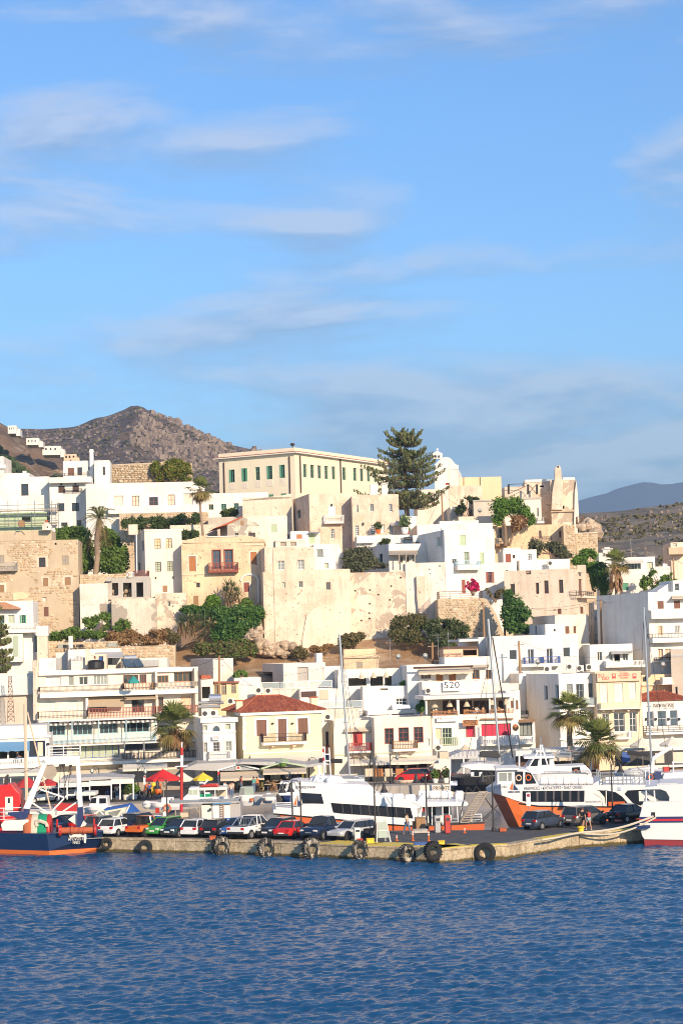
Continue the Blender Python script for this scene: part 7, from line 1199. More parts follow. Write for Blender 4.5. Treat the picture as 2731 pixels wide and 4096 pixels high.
f=smallboat('fishing_boat','white wheelhouse boat behind the right gantry leg','D1',[(730,610),(800,600),(1000,600)],[(750,660),(800,662),(1000,660)],199,2.8); f.poly('wheelhouse',[(795,600),(815,520),(870,510),(960,512),(965,600)],-.3,-2.4,'boatwhite',bevel=.05); f.poly('window',[(805,570),(820,525),(865,520),(860,570)],-.27,-.4,'boatglass'); f.poly('window',[(890,525),(950,524),(950,570),(890,572)],-.27,-.4,'boatglass'); f.box('roof',735,470,855,500,-.2,-2.6,'offwhite')
f=smallboat('tender','small blue and white tender with red jerrycan behind the jeep','D1',[(1360,690),(1400,680),(1490,690)],[(1380,730),(1400,732),(1490,730)],178,1.6,'c_blue'); f.box('seat_back',1392,612,1425,660,-.4,-.8,'redp'); f.poly('outboard',[(1460,690),(1455,650),(1480,640),(1495,690)],-.3,-.7,'offwhite',bevel=.05)
# ======== stones in the rubble walls
stonem('stone',((.50,.36,.21),(.60,.47,.31),(.42,.29,.17),(.66,.55,.40),(.55,.40,.24),(.36,.27,.18)))
SM=[]
for i in range(7):
    r=random.Random(50+i); m=MB(); n=7; o_=[(math.cos(6.283*k/n+r.uniform(-.25,.25))**1*.5*r.uniform(.9,1.12),math.sin(6.283*k/n+r.uniform(-.2,.2))*.5*r.uniform(.9,1.12)) for k in range(n)]
    m.loft([[(x,.1,z) for x,z in o_],[(x*.98,-.55,z*.98) for x,z in o_],[(x*.72,-1.,z*.72) for x,z in o_]]); me=bpy.data.meshes.new('stone'); me.from_pydata(m.v,[],m.f); me.materials.append(M_('stone')); SM.append(me)
def lay_stones(b,seed,lim=120,ch=.36,skip=0.,sc=.35,cover=.92,z0=None,z1=None,x1=None,off=0.,side='F'):
    r=random.Random(seed); z=z0 or 0.; zt=z1 or b.H; cand=[]; Wd=x1 or b.W
    while z<zt-.08:
        h=min(ch*r.uniform(.65,1.3),zt-z); x=r.uniform(-.2,0)
        while x<Wd-.05:
            w=h*r.uniform(1.0,2.3); xc,zc=x+w/2,z+h/2; x+=w
            if xc-w/2<-.02 or xc+w/2>Wd+.04: continue
            if any(q[0]-.12<xc+w/2 and xc-w/2<q[2]+.12 and q[1]-.1<zc+h/2 and zc-h/2<q[3]+.1 for q in b.holes['F']): continue
            if skip and noise.noise(Vector((xc*sc,zc*sc,seed)))+.3*noise.noise(Vector((xc*1.3,zc*1.3,seed)))>skip: continue
            if r.random()>cover: continue
            cand.append((w*h,xc,zc,w,h))
        z+=h
    vis=[c for c in cand if b.zb+c[2]>getattr(b,'vis0',-99)]; vis.sort(reverse=True); m=MB()
    for k,(a,xc,zc,w,h) in enumerate(vis):
        dep=r.uniform(.04,.11); me=SM[r.randrange(7)]
        if k<lim:
            o=bpy.data.objects.new('stone',me); COL.objects.link(o); o.parent=b.root; o.location=(xc,-off,zc); o.scale=(w*.94,dep,h*.92)
        else:
            i0=len(m.v); m.v+=[(xc+v.co.x*w*.94,-off+v.co.y*dep,zc+v.co.z*h*.92) for v in me.vertices]; m.f+=[[i0+i for i in p.vertices] for p in me.polygons]
    if m.v: struct(m.build('rubble','stone',b.root),'stuff')
lay_stones(KST,1,300,.36,.10,z0=6.2)
for i,b in enumerate(STONEW): lay_stones(b,20+i,150 if b.W>10 else 90,.34 if b.W<30 else .42,z0=max(0.,b.H-(7 if i!=7 else 3.2)))
# ======== tiled roofs
def half_tile(mat):
    m=MB(); n=5
    for k,(y,rr,zz) in enumerate(((0,.125,.0),(.46,.105,.02))): pass
    A=[(.125*math.cos(math.pi*k/n),0.,.085*math.sin(math.pi*k/n)) for k in range(n+1)]; B=[(.1*math.cos(math.pi*k/n),.46,.07*math.sin(math.pi*k/n)+.025) for k in range(n+1)]
    m.loft([A,B],close=False,caps=False); m.f.append(list(range(n+1))[::-1]); me=bpy.data.meshes.new('roof_tile'); me.from_pydata(m.v,[],m.f); me.materials.append(M_(mat)); return me
stonem('tiles',((.36,.085,.04),(.44,.12,.055),(.30,.07,.035),(.50,.17,.085)))
TM=half_tile('tiles')
def hip_roof(b,ov,zr,u0,u1,yr,lim=300):
    "hip roof over building b: eaves overhang ov, ridge at height zr from u0 to u1 at depth yr"
    H=b.H+.02; W_,D=b.W,b.D; E=[(-ov,-ov,H),(W_+ov,-ov,H),(W_+ov,D+ov,H),(-ov,D+ov,H)]; Ra,Rb=(u0,yr,zr),(u1,yr,zr); m=MB(); m.face([E[0],E[1],Rb,Ra]); m.face([E[1],E[2],Rb]); m.face([E[2],E[3],Ra,Rb]); m.face([E[3],E[0],Ra]); m.face(E); rf=m.build('roof','tile',b.root); cnt=0; J=MB()
    for P,Q,S,T in ((E[0],E[1],Rb,Ra),(E[3],E[0],Ra,Ra)):
        P,Q,S,T=map(Vector,(P,Q,S,T)); e=(Q-P).normalized(); up=((S+T)/2-(P+Q)/2); up=(up-e*up.dot(e)); L=up.length; up.normalize(); nn=e.cross(up); rows=int(L/.42); a0=(T-P).dot(e); a1=(S-P).dot(e); wd=(Q-P).length
        for r_ in range(rows):
            s=r_*.42; f=s/L; xa=a0*f; xb=wd+(a1-wd)*f; n=int((xb-xa)/.27)
            for k in range(n):
                p=P+e*(xa+(k+.5)*(xb-xa)/n)+up*s+nn*.02; Mx=Matrix((e,up,nn)).transposed().to_4x4(); Mx.translation=p
                if cnt<lim:
                    o=bpy.data.objects.new('roof_tile',TM); COL.objects.link(o); o.parent=b.root; o.matrix_basis=Mx; cnt+=1
                else:
                    i0=len(J.v); J.v+=[tuple(Mx@v.co) for v in TM.vertices]; J.f+=[[i0+i for i in q.vertices] for q in TM.polygons]
    if J.v: struct(J.build('tiling','tiles',b.root),'stuff')
    rg=MB()
    for a,c in ((E[0],Ra),(E[1],Rb),(Ra,Rb),(E[3],Ra)): rg.tube(Vector(a)+Vector((0,0,.06)),Vector(c)+Vector((0,0,.06)),.11,6)
    rg.build('ridge_tiles','tiles',b.root)
q=YEL.uv(770,508,-5); q2=YEL.uv(985,502,-5); hip_roof(YEL,.45,q[1],q[0],q2[0],5.)
m=MB(); 
for x,y,off in ((617,548,-3.),(1285,518,-4.5)):
    u,z=YEL.uv(x,y,off); c_=MB(); c_.box(u-.38,-off-.3,YEL.H+.1,u+.38,-off+.3,z); c_.build('chimney','yellow',YEL.root); MB().box(u-.5,-off-.42,z,u+.5,-off+.42,z+.12).build('chimney_cap','tile',YEL.root)
q=CLI.uv(1285,470,-3.5); hip_roof(CLI,.3,q[1],q[0],CLI.uv(1400,480,-3.5)[0],3.5,160)
# ======== promenade cafes
def cafe(label,c,xl,xr,yt,d,th=4,name='cafe_pavilion'): return Fr(name,label,'cafe',c,xl,xr,yt,480,d,th,1.11)
f=cafe('grey-roofed cafe pavilion with white gable and wide beige awning','D2',425,840,215,221); f.poly('roof',[(105,268),(240,214),(600,202),(815,262),(810,275),(612,222),(425,280)],.1,-8,'canvasgrey'); f.poly('gable_trim',[(425,280),(425,270),(612,216),(812,262),(812,272),(612,226)],.2,.0,'whitep'); f.poly('gable',[(440,280),(612,226),(800,272)],-.05,-.1,'greym'); f.awn(450,285,845,345,2.6,'canvas',.25); f.box('emblem',590,232,632,272,.05,.15,'offwhite'); f.box('emblem_mark',600,240,622,262,.15,.18,'redp')
for x in (433,832): f.box('post',x-6,275,x+8,470,-.2,.0,'offwhite')
f.box('back_wall',425,285,840,470,-6,-6.2,'cream'); f.box('counter',470,410,740,470,-2.5,-3.3,'wood'); f.box('red_box',425,288,445,318,.05,.2,'redp')
f=cafe('green-trimmed cafe pavilion with an oval sign and beige awning','D2',815,1215,195,220,3); f.poly('roof',[(815,255),(1010,196),(1215,232),(1215,245),(1010,206),(815,268)],.15,-8,'greenp' if 0 else 'palegreen'); f.poly('roof_cover',[(600,215),(640,200),(1010,196),(1230,225),(1400,200),(1430,225),(1215,250)],-.5,-8,'canvasgrey'); f.awn(832,255,1222,292,2.2,'canvas',.22)
pts=[(1008+33*math.cos(t),225+16*math.sin(t)) for t in [6.283*k/16 for k in range(16)]]; f.poly('oval_sign',pts,.3,.2,'leafbright')
for x in (824,1192): f.box('post',x-10,262,x+10,470,-.2,.05,'ivygold')
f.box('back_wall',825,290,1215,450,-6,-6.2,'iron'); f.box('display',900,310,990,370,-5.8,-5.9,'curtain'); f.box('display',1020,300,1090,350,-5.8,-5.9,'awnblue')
f=cafe('long white cafe canopy with roll-down edges on slim posts','D1',520,1200,330,207,4); f.box('valance',520,385,800,425,0,-.05,'offwhite'); f.box('valance',805,368,995,412,0,-.05,'offwhite'); f.box('valance',1000,350,1195,395,0,-.05,'offwhite'); f.poly('roof',[(520,385),(540,350),(900,330),(1180,340),(1197,352),(1000,352)],.05,-6,'canvasgrey')
for x in (524,600,690,802,996,1074,1193): f.tubes('post',[((x,350+(1200-x)*.04),(x+2,535))],.075,'whitep')
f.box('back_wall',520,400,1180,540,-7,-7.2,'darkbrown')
f=cafe('open timber shop front behind the red parasol','D1',1200,1568,260,224,4,'shop_booth'); f.box('back_wall',1200,270,1620,520,-1,-1.2,'greywood'); f.box('awning_board',1350,268,1440,282,.1,.2,'orangep'); f.awn(1100,215,1500,262,2.5,'canvaslight',.2)
f=cafe('cream quayside awning stretched over the blue-awning restaurant terrace','D1',-60,430,250,212,4,'terrace_canopy'); f.awn(-60,262,430,300,2.5,'canvaslight',.3)
for x in (35,95,300): f.tubes('post',[((x,300,2.),(x,520,2.))],.06,'whitep')
f=cafe('grey striped flat canopy before the curtained bar','D3',965,1245,100,222,3); f.poly('roof',[(965,165),(1000,140),(1090,105),(1245,102),(1245,150)],.0,-5,'roofstripe'); f.box('edge',965,150,1240,172,0,.1,'trimgrey')
for x in (985,1105,1235): f.tubes('post',[((x,170),(x,330))],.09,'whitep')
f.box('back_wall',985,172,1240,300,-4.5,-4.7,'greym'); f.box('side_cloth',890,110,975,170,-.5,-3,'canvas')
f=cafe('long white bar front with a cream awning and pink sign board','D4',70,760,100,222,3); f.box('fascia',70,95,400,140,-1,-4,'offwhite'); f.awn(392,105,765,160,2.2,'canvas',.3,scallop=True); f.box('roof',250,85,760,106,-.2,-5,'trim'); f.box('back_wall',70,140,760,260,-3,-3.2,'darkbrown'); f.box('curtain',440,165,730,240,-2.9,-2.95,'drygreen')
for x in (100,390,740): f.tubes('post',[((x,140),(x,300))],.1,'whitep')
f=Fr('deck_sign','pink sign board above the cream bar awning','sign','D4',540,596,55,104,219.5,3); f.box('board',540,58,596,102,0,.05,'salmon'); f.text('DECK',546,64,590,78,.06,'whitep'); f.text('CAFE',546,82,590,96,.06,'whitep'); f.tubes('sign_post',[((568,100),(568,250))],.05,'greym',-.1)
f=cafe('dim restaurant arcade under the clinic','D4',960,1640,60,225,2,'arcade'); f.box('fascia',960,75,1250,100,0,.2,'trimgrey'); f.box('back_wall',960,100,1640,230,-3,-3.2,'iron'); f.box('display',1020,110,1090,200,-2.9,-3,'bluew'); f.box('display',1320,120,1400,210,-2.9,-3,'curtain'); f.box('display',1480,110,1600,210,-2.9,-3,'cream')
f=cafe('jeweller shop front with lit wooden showcases','D3',100,880,225,229,8,'jewellery_stall')
for k,x in enumerate((225,315,400,500,600,700,790)): f.box('showcase',x,260,x+70,330,.6,1.2,'orangewood' if k%2 else 'canvas')
# umbrellas
def umbrella(label,c,x,ya,ye,w_px,d,mat,n=8,group=None,zf=None,tilt=0.):
    k=d/FPX/SCL.get(c,2.24); P=at(c,x,ya,d); E=at(c,x,ye,d); Rr=w_px/2*k; zg=zf if zf is not None else 1.108; root=thing('parasol',label,'parasol',(P.x,P.y,zg),.3,group); h=P.z-zg; he=E.z-zg; m=MB()
    ring=[(Rr*math.cos(6.283*j/n),Rr*math.sin(6.283*j/n)) for j in range(n)]
    for j in range(n):
        a,b=ring[j],ring[(j+1)%n]; m.face([(0,0,h),(a[0]*.5,a[1]*.5,h*.45+he*.55),(b[0]*.5,b[1]*.5,h*.45+he*.55)]); m.face([(a[0]*.5,a[1]*.5,h*.45+he*.55),(a[0],a[1],he),(b[0],b[1],he),(b[0]*.5,b[1]*.5,h*.45+he*.55)]); m.face([(a[0],a[1],he),(a[0]*1.01,a[1]*1.01,he-.22),(b[0]*1.01,b[1]*1.01,he-.22),(b[0],b[1],he)])
    m.build('canopy',mat,root); MB().tube((0,0,0),(0,0,h+.08),.035).build('pole','greywood',root); s=MB()
    for a in ring: s.tube((0,0,he-.1),(a[0]*.96,a[1]*.96,he-.03),.012,3)
    s.build('ribs','greywood',root); MB().lathe([(.3,0),(.3,.08),(.06,.12)],10).build('base','greym',root); return root
u=umbrella('big bright red parasol with white script on the promenade','D1',1460,262,345,320,207,'umbred'); 
umbrella('beige parasol right of the red one','D2',110,285,352,200,209,'canvaslight'); umbrella('bright yellow parasol beside the red and white mast','D2',295,292,345,180,208,'umbyellow'); umbrella('left dark red parasol behind the trawler mast','D1',240,322,405,220,206,'canvasred'); umbrella('right dark red parasol behind the gantry leg','D1',430,345,390,180,208,'canvasred')
umbrella('teal parasol on the upper apartment balcony','C1',1195,320,372,105,228.6,'teal',zf=at('C1',1195,440,228.6).z); umbrella('round beige parasol below the green railing','C3',1118,936,988,130,226,'canvas'); umbrella('wide beige parasol left of the pair before the clinic','C4',1200,872,945,230,223,'canvaslight'); umbrella('wide beige parasol right of the pair before the clinic','C4',1470,865,935,240,222,'canvaslight')
# lamp posts
def lamp_post(label,c,x,yt,yb,zg,group,side=1,d=None,bell=True,xb=None):
    g=gnd(c,xb or x,yb,zg) if d is None else Vector((at(c,x,yb,d).x,d,zg)); h=at(c,x,yt,g.y).z-zg; root=thing('lamp_post',label,'street lamp',g,0,group); m=MB(); m.lathe([(.16,0),(.16,.25),(.09,.4),(.07,1.1),(.055,h-.1),(.03,h)],8); m.build('pole','iron',root)
    a=MB(); top=h-.35; a.path([(0,0,top),(side*.25,0,h+.05),(side*.6,0,h+.1),(side*.78,0,h-.15)],.035,5); a.path([(0,0,h-.9),(side*.25,0,h-.55),(side*.5,0,h-.05)],.025,5); a.build('arm','iron',root); q=MB(); X=side*.78
    if bell: q.lathe([(.05,h-.12),(.13,h-.25),(.17,h-.55),(.34,h-.82),(.32,h-.84),(.02,h-.8)],12,(X,0,0)); q.build('lantern','iron',root)
    else: q.lathe([(.03,h-.1),(.16,h-.2),(.22,h-.5),(.05,h-.75)],12,(X,0,0)); q.build('lantern','glasslight',root)
    return root
for lab,c,x,yt,yb,s in (('pier lamp post at the white hatchback end','D1',1500,350,800,-1),('pier lamp post in front of the excursion boat bow emblem','D2',1178,370,890,-1),('pier lamp post behind the red saloon','D2',1102,380,860,-1),('pier lamp post beside the silver estate car','D3',318,380,885,1),('pier lamp post among the fuel dispensers','D3',780,290,812,-1),('pier lamp post under the ferry bow','D3',1375,285,822,-1),('pier lamp post by the black saloon','D4',942,205,748,1)): lamp_post(lab,c,x,yt,yb,1.12,'lamp posts on the pier',s)
for lab,c,x,yt,yb,s in (('promenade lamp post left of the yellow house awning','D2',850,165,380,1),('promenade lamp post right of the green-trimmed pavilion','D2',1248,165,400,1),('promenade lamp post at the left jeweller awning','D3',275,135,375,1),('promenade lamp post between the jeweller awnings','D3',455,125,390,1),('promenade lamp post at the white canopy end','D1',1240,250,530,1),('promenade lamp post before the clinic arcade','D4',1075,20,260,1),('promenade lamp post behind the gantry','D1',890,245,470,-1)): lamp_post(lab,c,x,yt,yb,1.105,'lamp posts on the promenade',s,bell=False)
# utility poles and wires
def pole(label,c,x0,y0,x1,y1,d,r_=.16,cross=True):
    A=at(c,x1,y1,d); B=at(c,x0,y0,d); root=thing('utility_pole',label,'utility pole',A); MB().tube((0,0,-1),B-A,r_,7,r_*.75).build('shaft','wood',root)
    if cross: T=B-A; MB().tube(T+Vector((-.6,0,-.5)),T+Vector((.6,0,-.45)),.06,5).build('crossarm','greywood',root)
    return B
W_=[]
p1=pole('timber utility pole behind the narrow white office','C2',440,140,437,540,242); p2=pole('timber utility pole in the alley left of the apartment block','B4',828,668,838,1065,261); p3=pole('brown pole at the long white house with blue railings','C4',97,10,108,272,247.5); p4=pole('tall brown pole at the stone terrace corner','B3',1280,690,1297,1180,259); p5=pole('dark pole right of the tall pine','A3',908,815,920,1080,324); p6=pole('weathered pole on the dirt slope','C3',825,25,828,210,262,.18); p7=pole('pole on the hillside at the right edge','B4',1480,290,1484,440,300)
wr=thing('overhead_wire','thin sagging overhead wires strung across the old town','wire',p1); wm=MB()
def wire(a,b,s=.8,r_=.022): wm.path([a+(b-a)*(k/10)+Vector((0,0,-4*s*(k/10)*(1-k/10)))-p1 for k in range(11)],r_,4)
wire(p1,at('C2',175,235,244),.3); wire(p1,p6,1.2); wire(p6,p4,.8); wire(p4,p2,1.); wire(p2,at('B4',180,742,266),.8); wire(p3,at('C4',1200,80,244),1.5); wire(p2,at('B4',930,695,255),.2); wire(p1,at('C2',800,440,247),.6); wire(p5,at('A3',1050,935,330),.4); wire(p5,at('A3',740,1200,306),.3); wire(p7,at('B4',800,330,290),1.); wire(p7,at('B4',1700,350,290),.6); wire(p4,at('B3',1130,860,262),.4); wm.build('cable','iron',wr)
# rooftop and wall gear
def ac_unit(label,w,group='air conditioning units',s=1.,rz=.1):
    root=thing('air_conditioner',label,'air conditioner',w,rz,group); m=MB(); m.box(-.45*s,-.16,.05,.45*s,.16,.75*s); m.build('casing','offwhite',root,bevel=.02); g=MB(); g.loft([[(-.1+.27*s*math.cos(t),yy,.4*s+.27*s*math.sin(t)) for t in [6.283*k/14 for k in range(14)]] for yy in (-.165,-.185)]); g.build('fan_grille','iron',root); MB().box(-.4*s,-.14,-.02,-.3*s,.14,.05).box(.3*s,-.14,-.02,.4*s,.14,.05).build('foot','greym',root)
for lab,c,x,y,d in (('air unit on the wall below the big number sign','C3',795,486,239.9),('air unit at the left parapet of the jeweller terrace','C3',885,998,232.6),('left air unit of the pair on the narrow office roof','C2',320,692,228),('right air unit of the pair on the narrow office roof','C2',395,688,228),('air unit on the cream wall right of the yellow house','C2',1420,722,233),('air unit behind the timber annex','C2',548,580,238),('tall air unit on the roof above the taller palm','C4',555,270,240),('middle air unit on the roof above the taller palm','C4',645,285,240),('right air unit on the roof above the taller palm','C4',732,275,240),('leftmost air unit on the roof above the taller palm','C4',355,292,242),('air unit on the long low white roof by the castle quarter','B4',382,368,284),('air unit on the apartment block wall','B4',1448,888,251.5),('left air unit behind the red tiled roof','C2',800,482,244),('right air unit behind the red tiled roof','C2',885,485,244)): ac_unit(lab,at(c,x,y,d))
def solar(label,w,rz=.3):
    root=thing('solar_heater',label,'solar heater',w,rz); MB().loft([[(x,.75+.28*math.cos(t),1.25+.28*math.sin(t)) for t in [6.283*k/12 for k in range(12)]] for x in (-.8,.8)]).build('tank','black' if 'black' in label else 'steel',root)
    for s in (-.62,.62):
        m=MB(); m.face([(s-.58,-.9,.15),(s+.58,-.9,.15),(s+.58,.6,1.15),(s-.58,.6,1.15)]); m.face([(s-.58,-.86,.09),(s-.58,.64,1.09),(s+.58,.64,1.09),(s+.58,-.86,.09)]); m.build('collector','glassblue',root)
    m=MB()
    for s in (-1.1,1.1): m.tube((s,.7,0),(s,.65,1.1),.03,4); m.tube((s,-.9,0),(s,-.9,.15),.03,4)
    m.build('frame','greym',root)
solar('solar heater with black tank and dark panels on the porch cottage',COT.loc(COT.uv(640,225,-3.5)[0],-3.5,COT.H-.35)); solar('solar heater with steel tank left of the canvas-roofed parapets',at('C1',1185,252,243.5),.5)
root=thing('water_tank','squat black plastic water tank by the blue door hut','water tank',at('C1',860,262,241)); MB().lathe([(.95,0),(1.,.15),(1.,.85),(.8,1.05),(.3,1.12)],16).build('drum','black',root); 
root=thing('water_tank','round white tank on the narrow office roof','water tank',at('C2',405,570,236)); MB().loft([[(x,.5*math.cos(t),.6+.5*math.sin(t)) for t in [6.283*k/12 for k in range(12)]] for x in (-.7,.7)]).build('drum','steel',root); MB().tube((-3,0,.1),(1.,0,.1),.2,8).tube((-2.,-.3,-.35),(.6,-.3,-.35),.2,8).build('duct','greym',root)
def dish(label,w,r_=.36,az=.4):
    root=thing('satellite_dish',label,'satellite dish',w,az); MB().loft([[(rr*math.cos(t),-.3+dd,.9+rr*math.sin(t)) for t in [6.283*k/14 for k in range(14)]] for rr,dd in ((.03,.07),(r_*.6,.05),(r_,0.))]).build('reflector','palegrey',root,smooth=True); MB().tube((0,-.2,0),(0,-.2,.9),.03,5).tube((0,-.2,.5),(0,-.7,.85),.015,4).build('mount','greym',root)
for lab,c,x,y,d in (('satellite dish on the white roof left of the dirt pole','C3',515,215,252),('satellite dish on the weathered grey house','A3',1245,1040,326),('satellite dish at the left end of the blue-railing balcony','C4',258,262,248),('satellite dish on the peach rooftop house','C4',1380,290,243.5),('satellite dish on the slope roof behind the number sign','C3',755,210,246)): dish(lab,at(c,x,y,d))
def antenna(label,c,x,y0,y1,d):
    A=at(c,x,y1,d); h=(at(c,x,y0,d)-A).z; root=thing('antenna',label,'antenna',A); m=MB(); m.tube((0,0,0),(0,0,h),.025,4)
    for k in range(5): m.tube((-.45+.05*k,0,h-.15-.2*k),(.45-.05*k,0,h-.15-.2*k),.012,3)
    m.build('mast','greym',root)
for lab,c,x,y0,y1,d in (('tv aerial on the modern white house by the dirt track','B4',1105,120,285,291),('tv aerial on the terrace beside the modern house','C2',1030,285,500,248),('tv aerial on the concrete party wall roof','C1',470,170,265,239),('tv aerial on the rooftop behind the wicker bar','C3',450,-20,225,254),('tv aerial by the orange rooftop kiosk','C3',880,-60,160,252),('second tv aerial by the orange rooftop kiosk','C3',975,-70,150,251.5),('tv aerial beside the castle turret','A4',490,655,695,337)): antenna(lab,c,x,y0,y1,d)
# scaffolding at left
f=Fr('scaffolding','steel tube scaffolding with plank decks against the white house','scaffold','A1',-60,530,880,1160,318.5,3)
for x in (-30,70,160,310,460,520): f.tubes('standard',[((x,900),(x+4,1150))],.06,'greym'); 
for y in (955,990,1050,1100): f.tubes('ledger',[((-60,y-8),(525,y-20))],.045,'greym')
for y in (985,1100): f.box('plank_deck',-60,y,525,y+8,-.3,.6,'greywood')
b=Bld('wall','pale green render wall with a small arch behind the scaffolding','A1',-70,420,1008,1130,320,3,3,'palegreen',zb=26,cat='wall',par=0); wins(b,[(195,1050,275,1095)],'h'); b.done()
f=Fr('roof_ornament','small red-capped white chimney house on the stone house roof','chimney','A1',378,462,1070,1170,281,0); f.poly('body',[(378,1165),(378,1125),(400,1098),(430,1098),(460,1130),(460,1165)],0,-1.,'whiteold'); f.poly('cap',[(400,1098),(405,1080),(415,1072),(425,1080),(430,1098)],-.2,-.8,'tile'); f.box('vent',420,1132,430,1145,0,.03,'black')
root=thing('winch','old iron wheel winch on the stone house roof','winch',at('A1',195,1165,281)); m=MB(); m.loft([[(.5*math.cos(t),yy,.9+.5*math.sin(t)) for t in [6.283*k/14 for k in range(14)]] for yy in (-.1,.1)]); m.build('wheel','wood',root); MB().tube((0,0,.9),(.9,0,0),.05).tube((0,0,.9),(-.6,0,0),.05).build('stand','iron',root)
# stones inside the concrete shell
f=Fr('rubble_heap','heap of loose stones inside the concrete shell','rubble','B1',1010,1180,570,650,283.,0)
for k in range(22):
    x=rnd.choice((1030,1040,1125,1150,1160))+rnd.uniform(-18,18); y=rnd.uniform(575,645); u,z=f.uv(x,y); m=MB(); w=rnd.uniform(.2,.42); m.ball((u,rnd.uniform(-.3,.3),z),w,w,w*.8,6,4); m.build('stone','rocknear',f.root)
# pier furniture
def post_cone(label,c,x,yt,yb):
    g=gnd(c,x,yb,1.125); h=at(c,x,yt,g.y).z-1.125; root=thing('delineator',label,'bollard',g,0,'orange delineator posts on the pier'); MB().lathe([(.14,0),(.14,.05),(.06,.07),(.055,h)],10).build('post','orangep',root); MB().lathe([(.062,h*.55),(.062,h*.68)],10).build('band','whitep',root); MB().lathe([(.062,h*.78),(.062,h*.9)],10).build('band','whitep',root)
post_cone('short orange and white post near the folding board','D3',507,855,906); post_cone('tall orange and white post, left of the tall pair','D3',652,812,905); post_cone('tall orange and white post, right of the tall pair','D3',794,815,908); post_cone('distant orange post under the gangway','D3',1115,790,838)
def pump(label,c,x0,y0,x1,y1,mat,d_=.5):
    g=gnd(c,(x0+x1)/2,y1,1.125); k=g.y/FPX/2.24; w=(x1-x0)*k; h=(y1-y0)*k; root=thing('fuel_pump',label,'fuel pump',g,.15); MB().box(-w/2,-.25,0,w/2,.25,h).build('cabinet',mat,root,bevel=.03); MB().box(-w*.55,-.3,h*.62,w*.55,.3,h*.96).build('head',mat,root,bevel=.03); MB().box(-w*.35,-.32,h*.7,w*.35,-.29,h*.86).build('display','glass',root); MB().path([(w*.5,-.1,h*.6),(w*.75,-.15,h*.3),(w*.6,-.15,h*.1),(w*.52,-.1,h*.4)],.025,5).build('hose','black',root)
pump('grey fuel pump by the gangway boat stern','D3',848,682,898,832,'greym'); pump('red fuel pump by the orange stern','D3',938,678,984,835,'redp'); pump('beige fuel pump beside the silver estate car','D3',130,790,180,912,'offwhite')
def crate(label,c,x0,y0,x1,y1,mat,dep=.8,name='cabinet',zg=1.125,cat='box'):
    g=gnd(c,(x0+x1)/2,y1,zg); k=g.y/FPX/2.24; w=(x1-x0)*k; h=(y1-y0)*k; root=thing(name,label,cat,g,.12); MB().box(-w/2,0,0,w/2,dep,h).build('case',mat,root,bevel=.02); MB().box(-w*.46,-.02,h*.08,-.02,0,h*.92).build('door',mat,root); MB().box(.02,-.02,h*.08,w*.46,0,h*.92).build('door',mat,root); MB().box(-w*.53,-.05,h,w*.53,dep+.05,h+.05).build('lid',mat,root); return root
crate('tall brown timber cabinet among the fuel pumps','D3',682,705,768,815,'wood',.7); crate('small brown timber cabinet left of the tall one','D3',655,740,705,812,'wood',.5); crate('yellow plastic barrier block at the quay edge','D3',240,892,305,928,'yellowp',.4,'barrier'); crate('red plastic block beside the beige fuel pump','D3',155,895,205,922,'redp',.4,'barrier'); crate('rusty iron mooring block above the whitened tyre','D2',355,868,412,900,'rust',.4,'mooring_block',1.13); crate('low concrete plinth under the cabinets','D3',660,812,785,838,'concrete',.9,'plinth',1.125); crate('rusty bollard stump under the ferry bow','D3',1430,798,1490,825,'rust',.5,'mooring_block')
crate('long blue painted beam on the quay corner','D3',665,925,880,945,'bluew',.3,'beam',1.13); crate('yellow mooring bitts at the quay corner','D3',880,912,938,942,'yellowp',.4,'bitts',1.13)
root=thing('folding_board','white folding a-board frame with a dark panel on the quay','a-board',gnd('D3',378,915,1.125),.2); m=MB()
for s,y in ((-.55,-.5),(.55,-.5),(-.35,.5),(.35,.5)): m.tube((s,y,0),(s*.6,0,1.75),.05,5)
m.tube((-.4,-.3,.9),(.4,-.3,.9),.04,4).tube((-.33,0,1.75),(.33,0,1.75),.05,4); m.build('frame','offwhite',root); m=MB(); m.face([(-.42,-.42,.35),(.42,-.42,.35),(.3,-.1,1.55),(-.3,-.1,1.55)]); m.build('panel','drygreen' if 0 else 'greenhull',root)
def motorbike(label,g,rz):
    root=thing('motor_scooter',label,'scooter',g,rz)
    for x in (-.6,.6):
        w=MB(); w.loft([[(x+rr*math.cos(t),yy,.28+rr*math.sin(t)) for t in [6.283*k/14 for k in range(14)]] for rr,yy in ((.12,-.05),(.28,-.05),(.28,.05),(.12,.05))]); w.build('wheel','rubber',root)
    MB().loft([[(x,w_,z0),(x,-w_,z0),(x,-w_*.8,z1),(x,w_*.8,z1)] for x,w_,z0,z1 in ((-.75,.1,.5,.75),(-.2,.17,.3,.8),(.2,.15,.3,.42),(.5,.17,.35,1.0),(.62,.08,.6,1.05))]).build('body','black',root); MB().box(-.7,-.13,.76,-.1,.13,.86).build('seat','darkbrown',root,bevel=.03); MB().tube((.5,-.33,1.1),(.5,.33,1.1),.025,5).tube((.6,0,.3),(.48,0,1.08),.04,5).build('handlebar','greym',root)
motorbike('dark motor scooter parked by the folding board',gnd('D3',275,888,1.125),.8); motorbike('dark motor scooter on the promenade under the no-parking sign',gnd('D1',1275,520,1.108),.3)
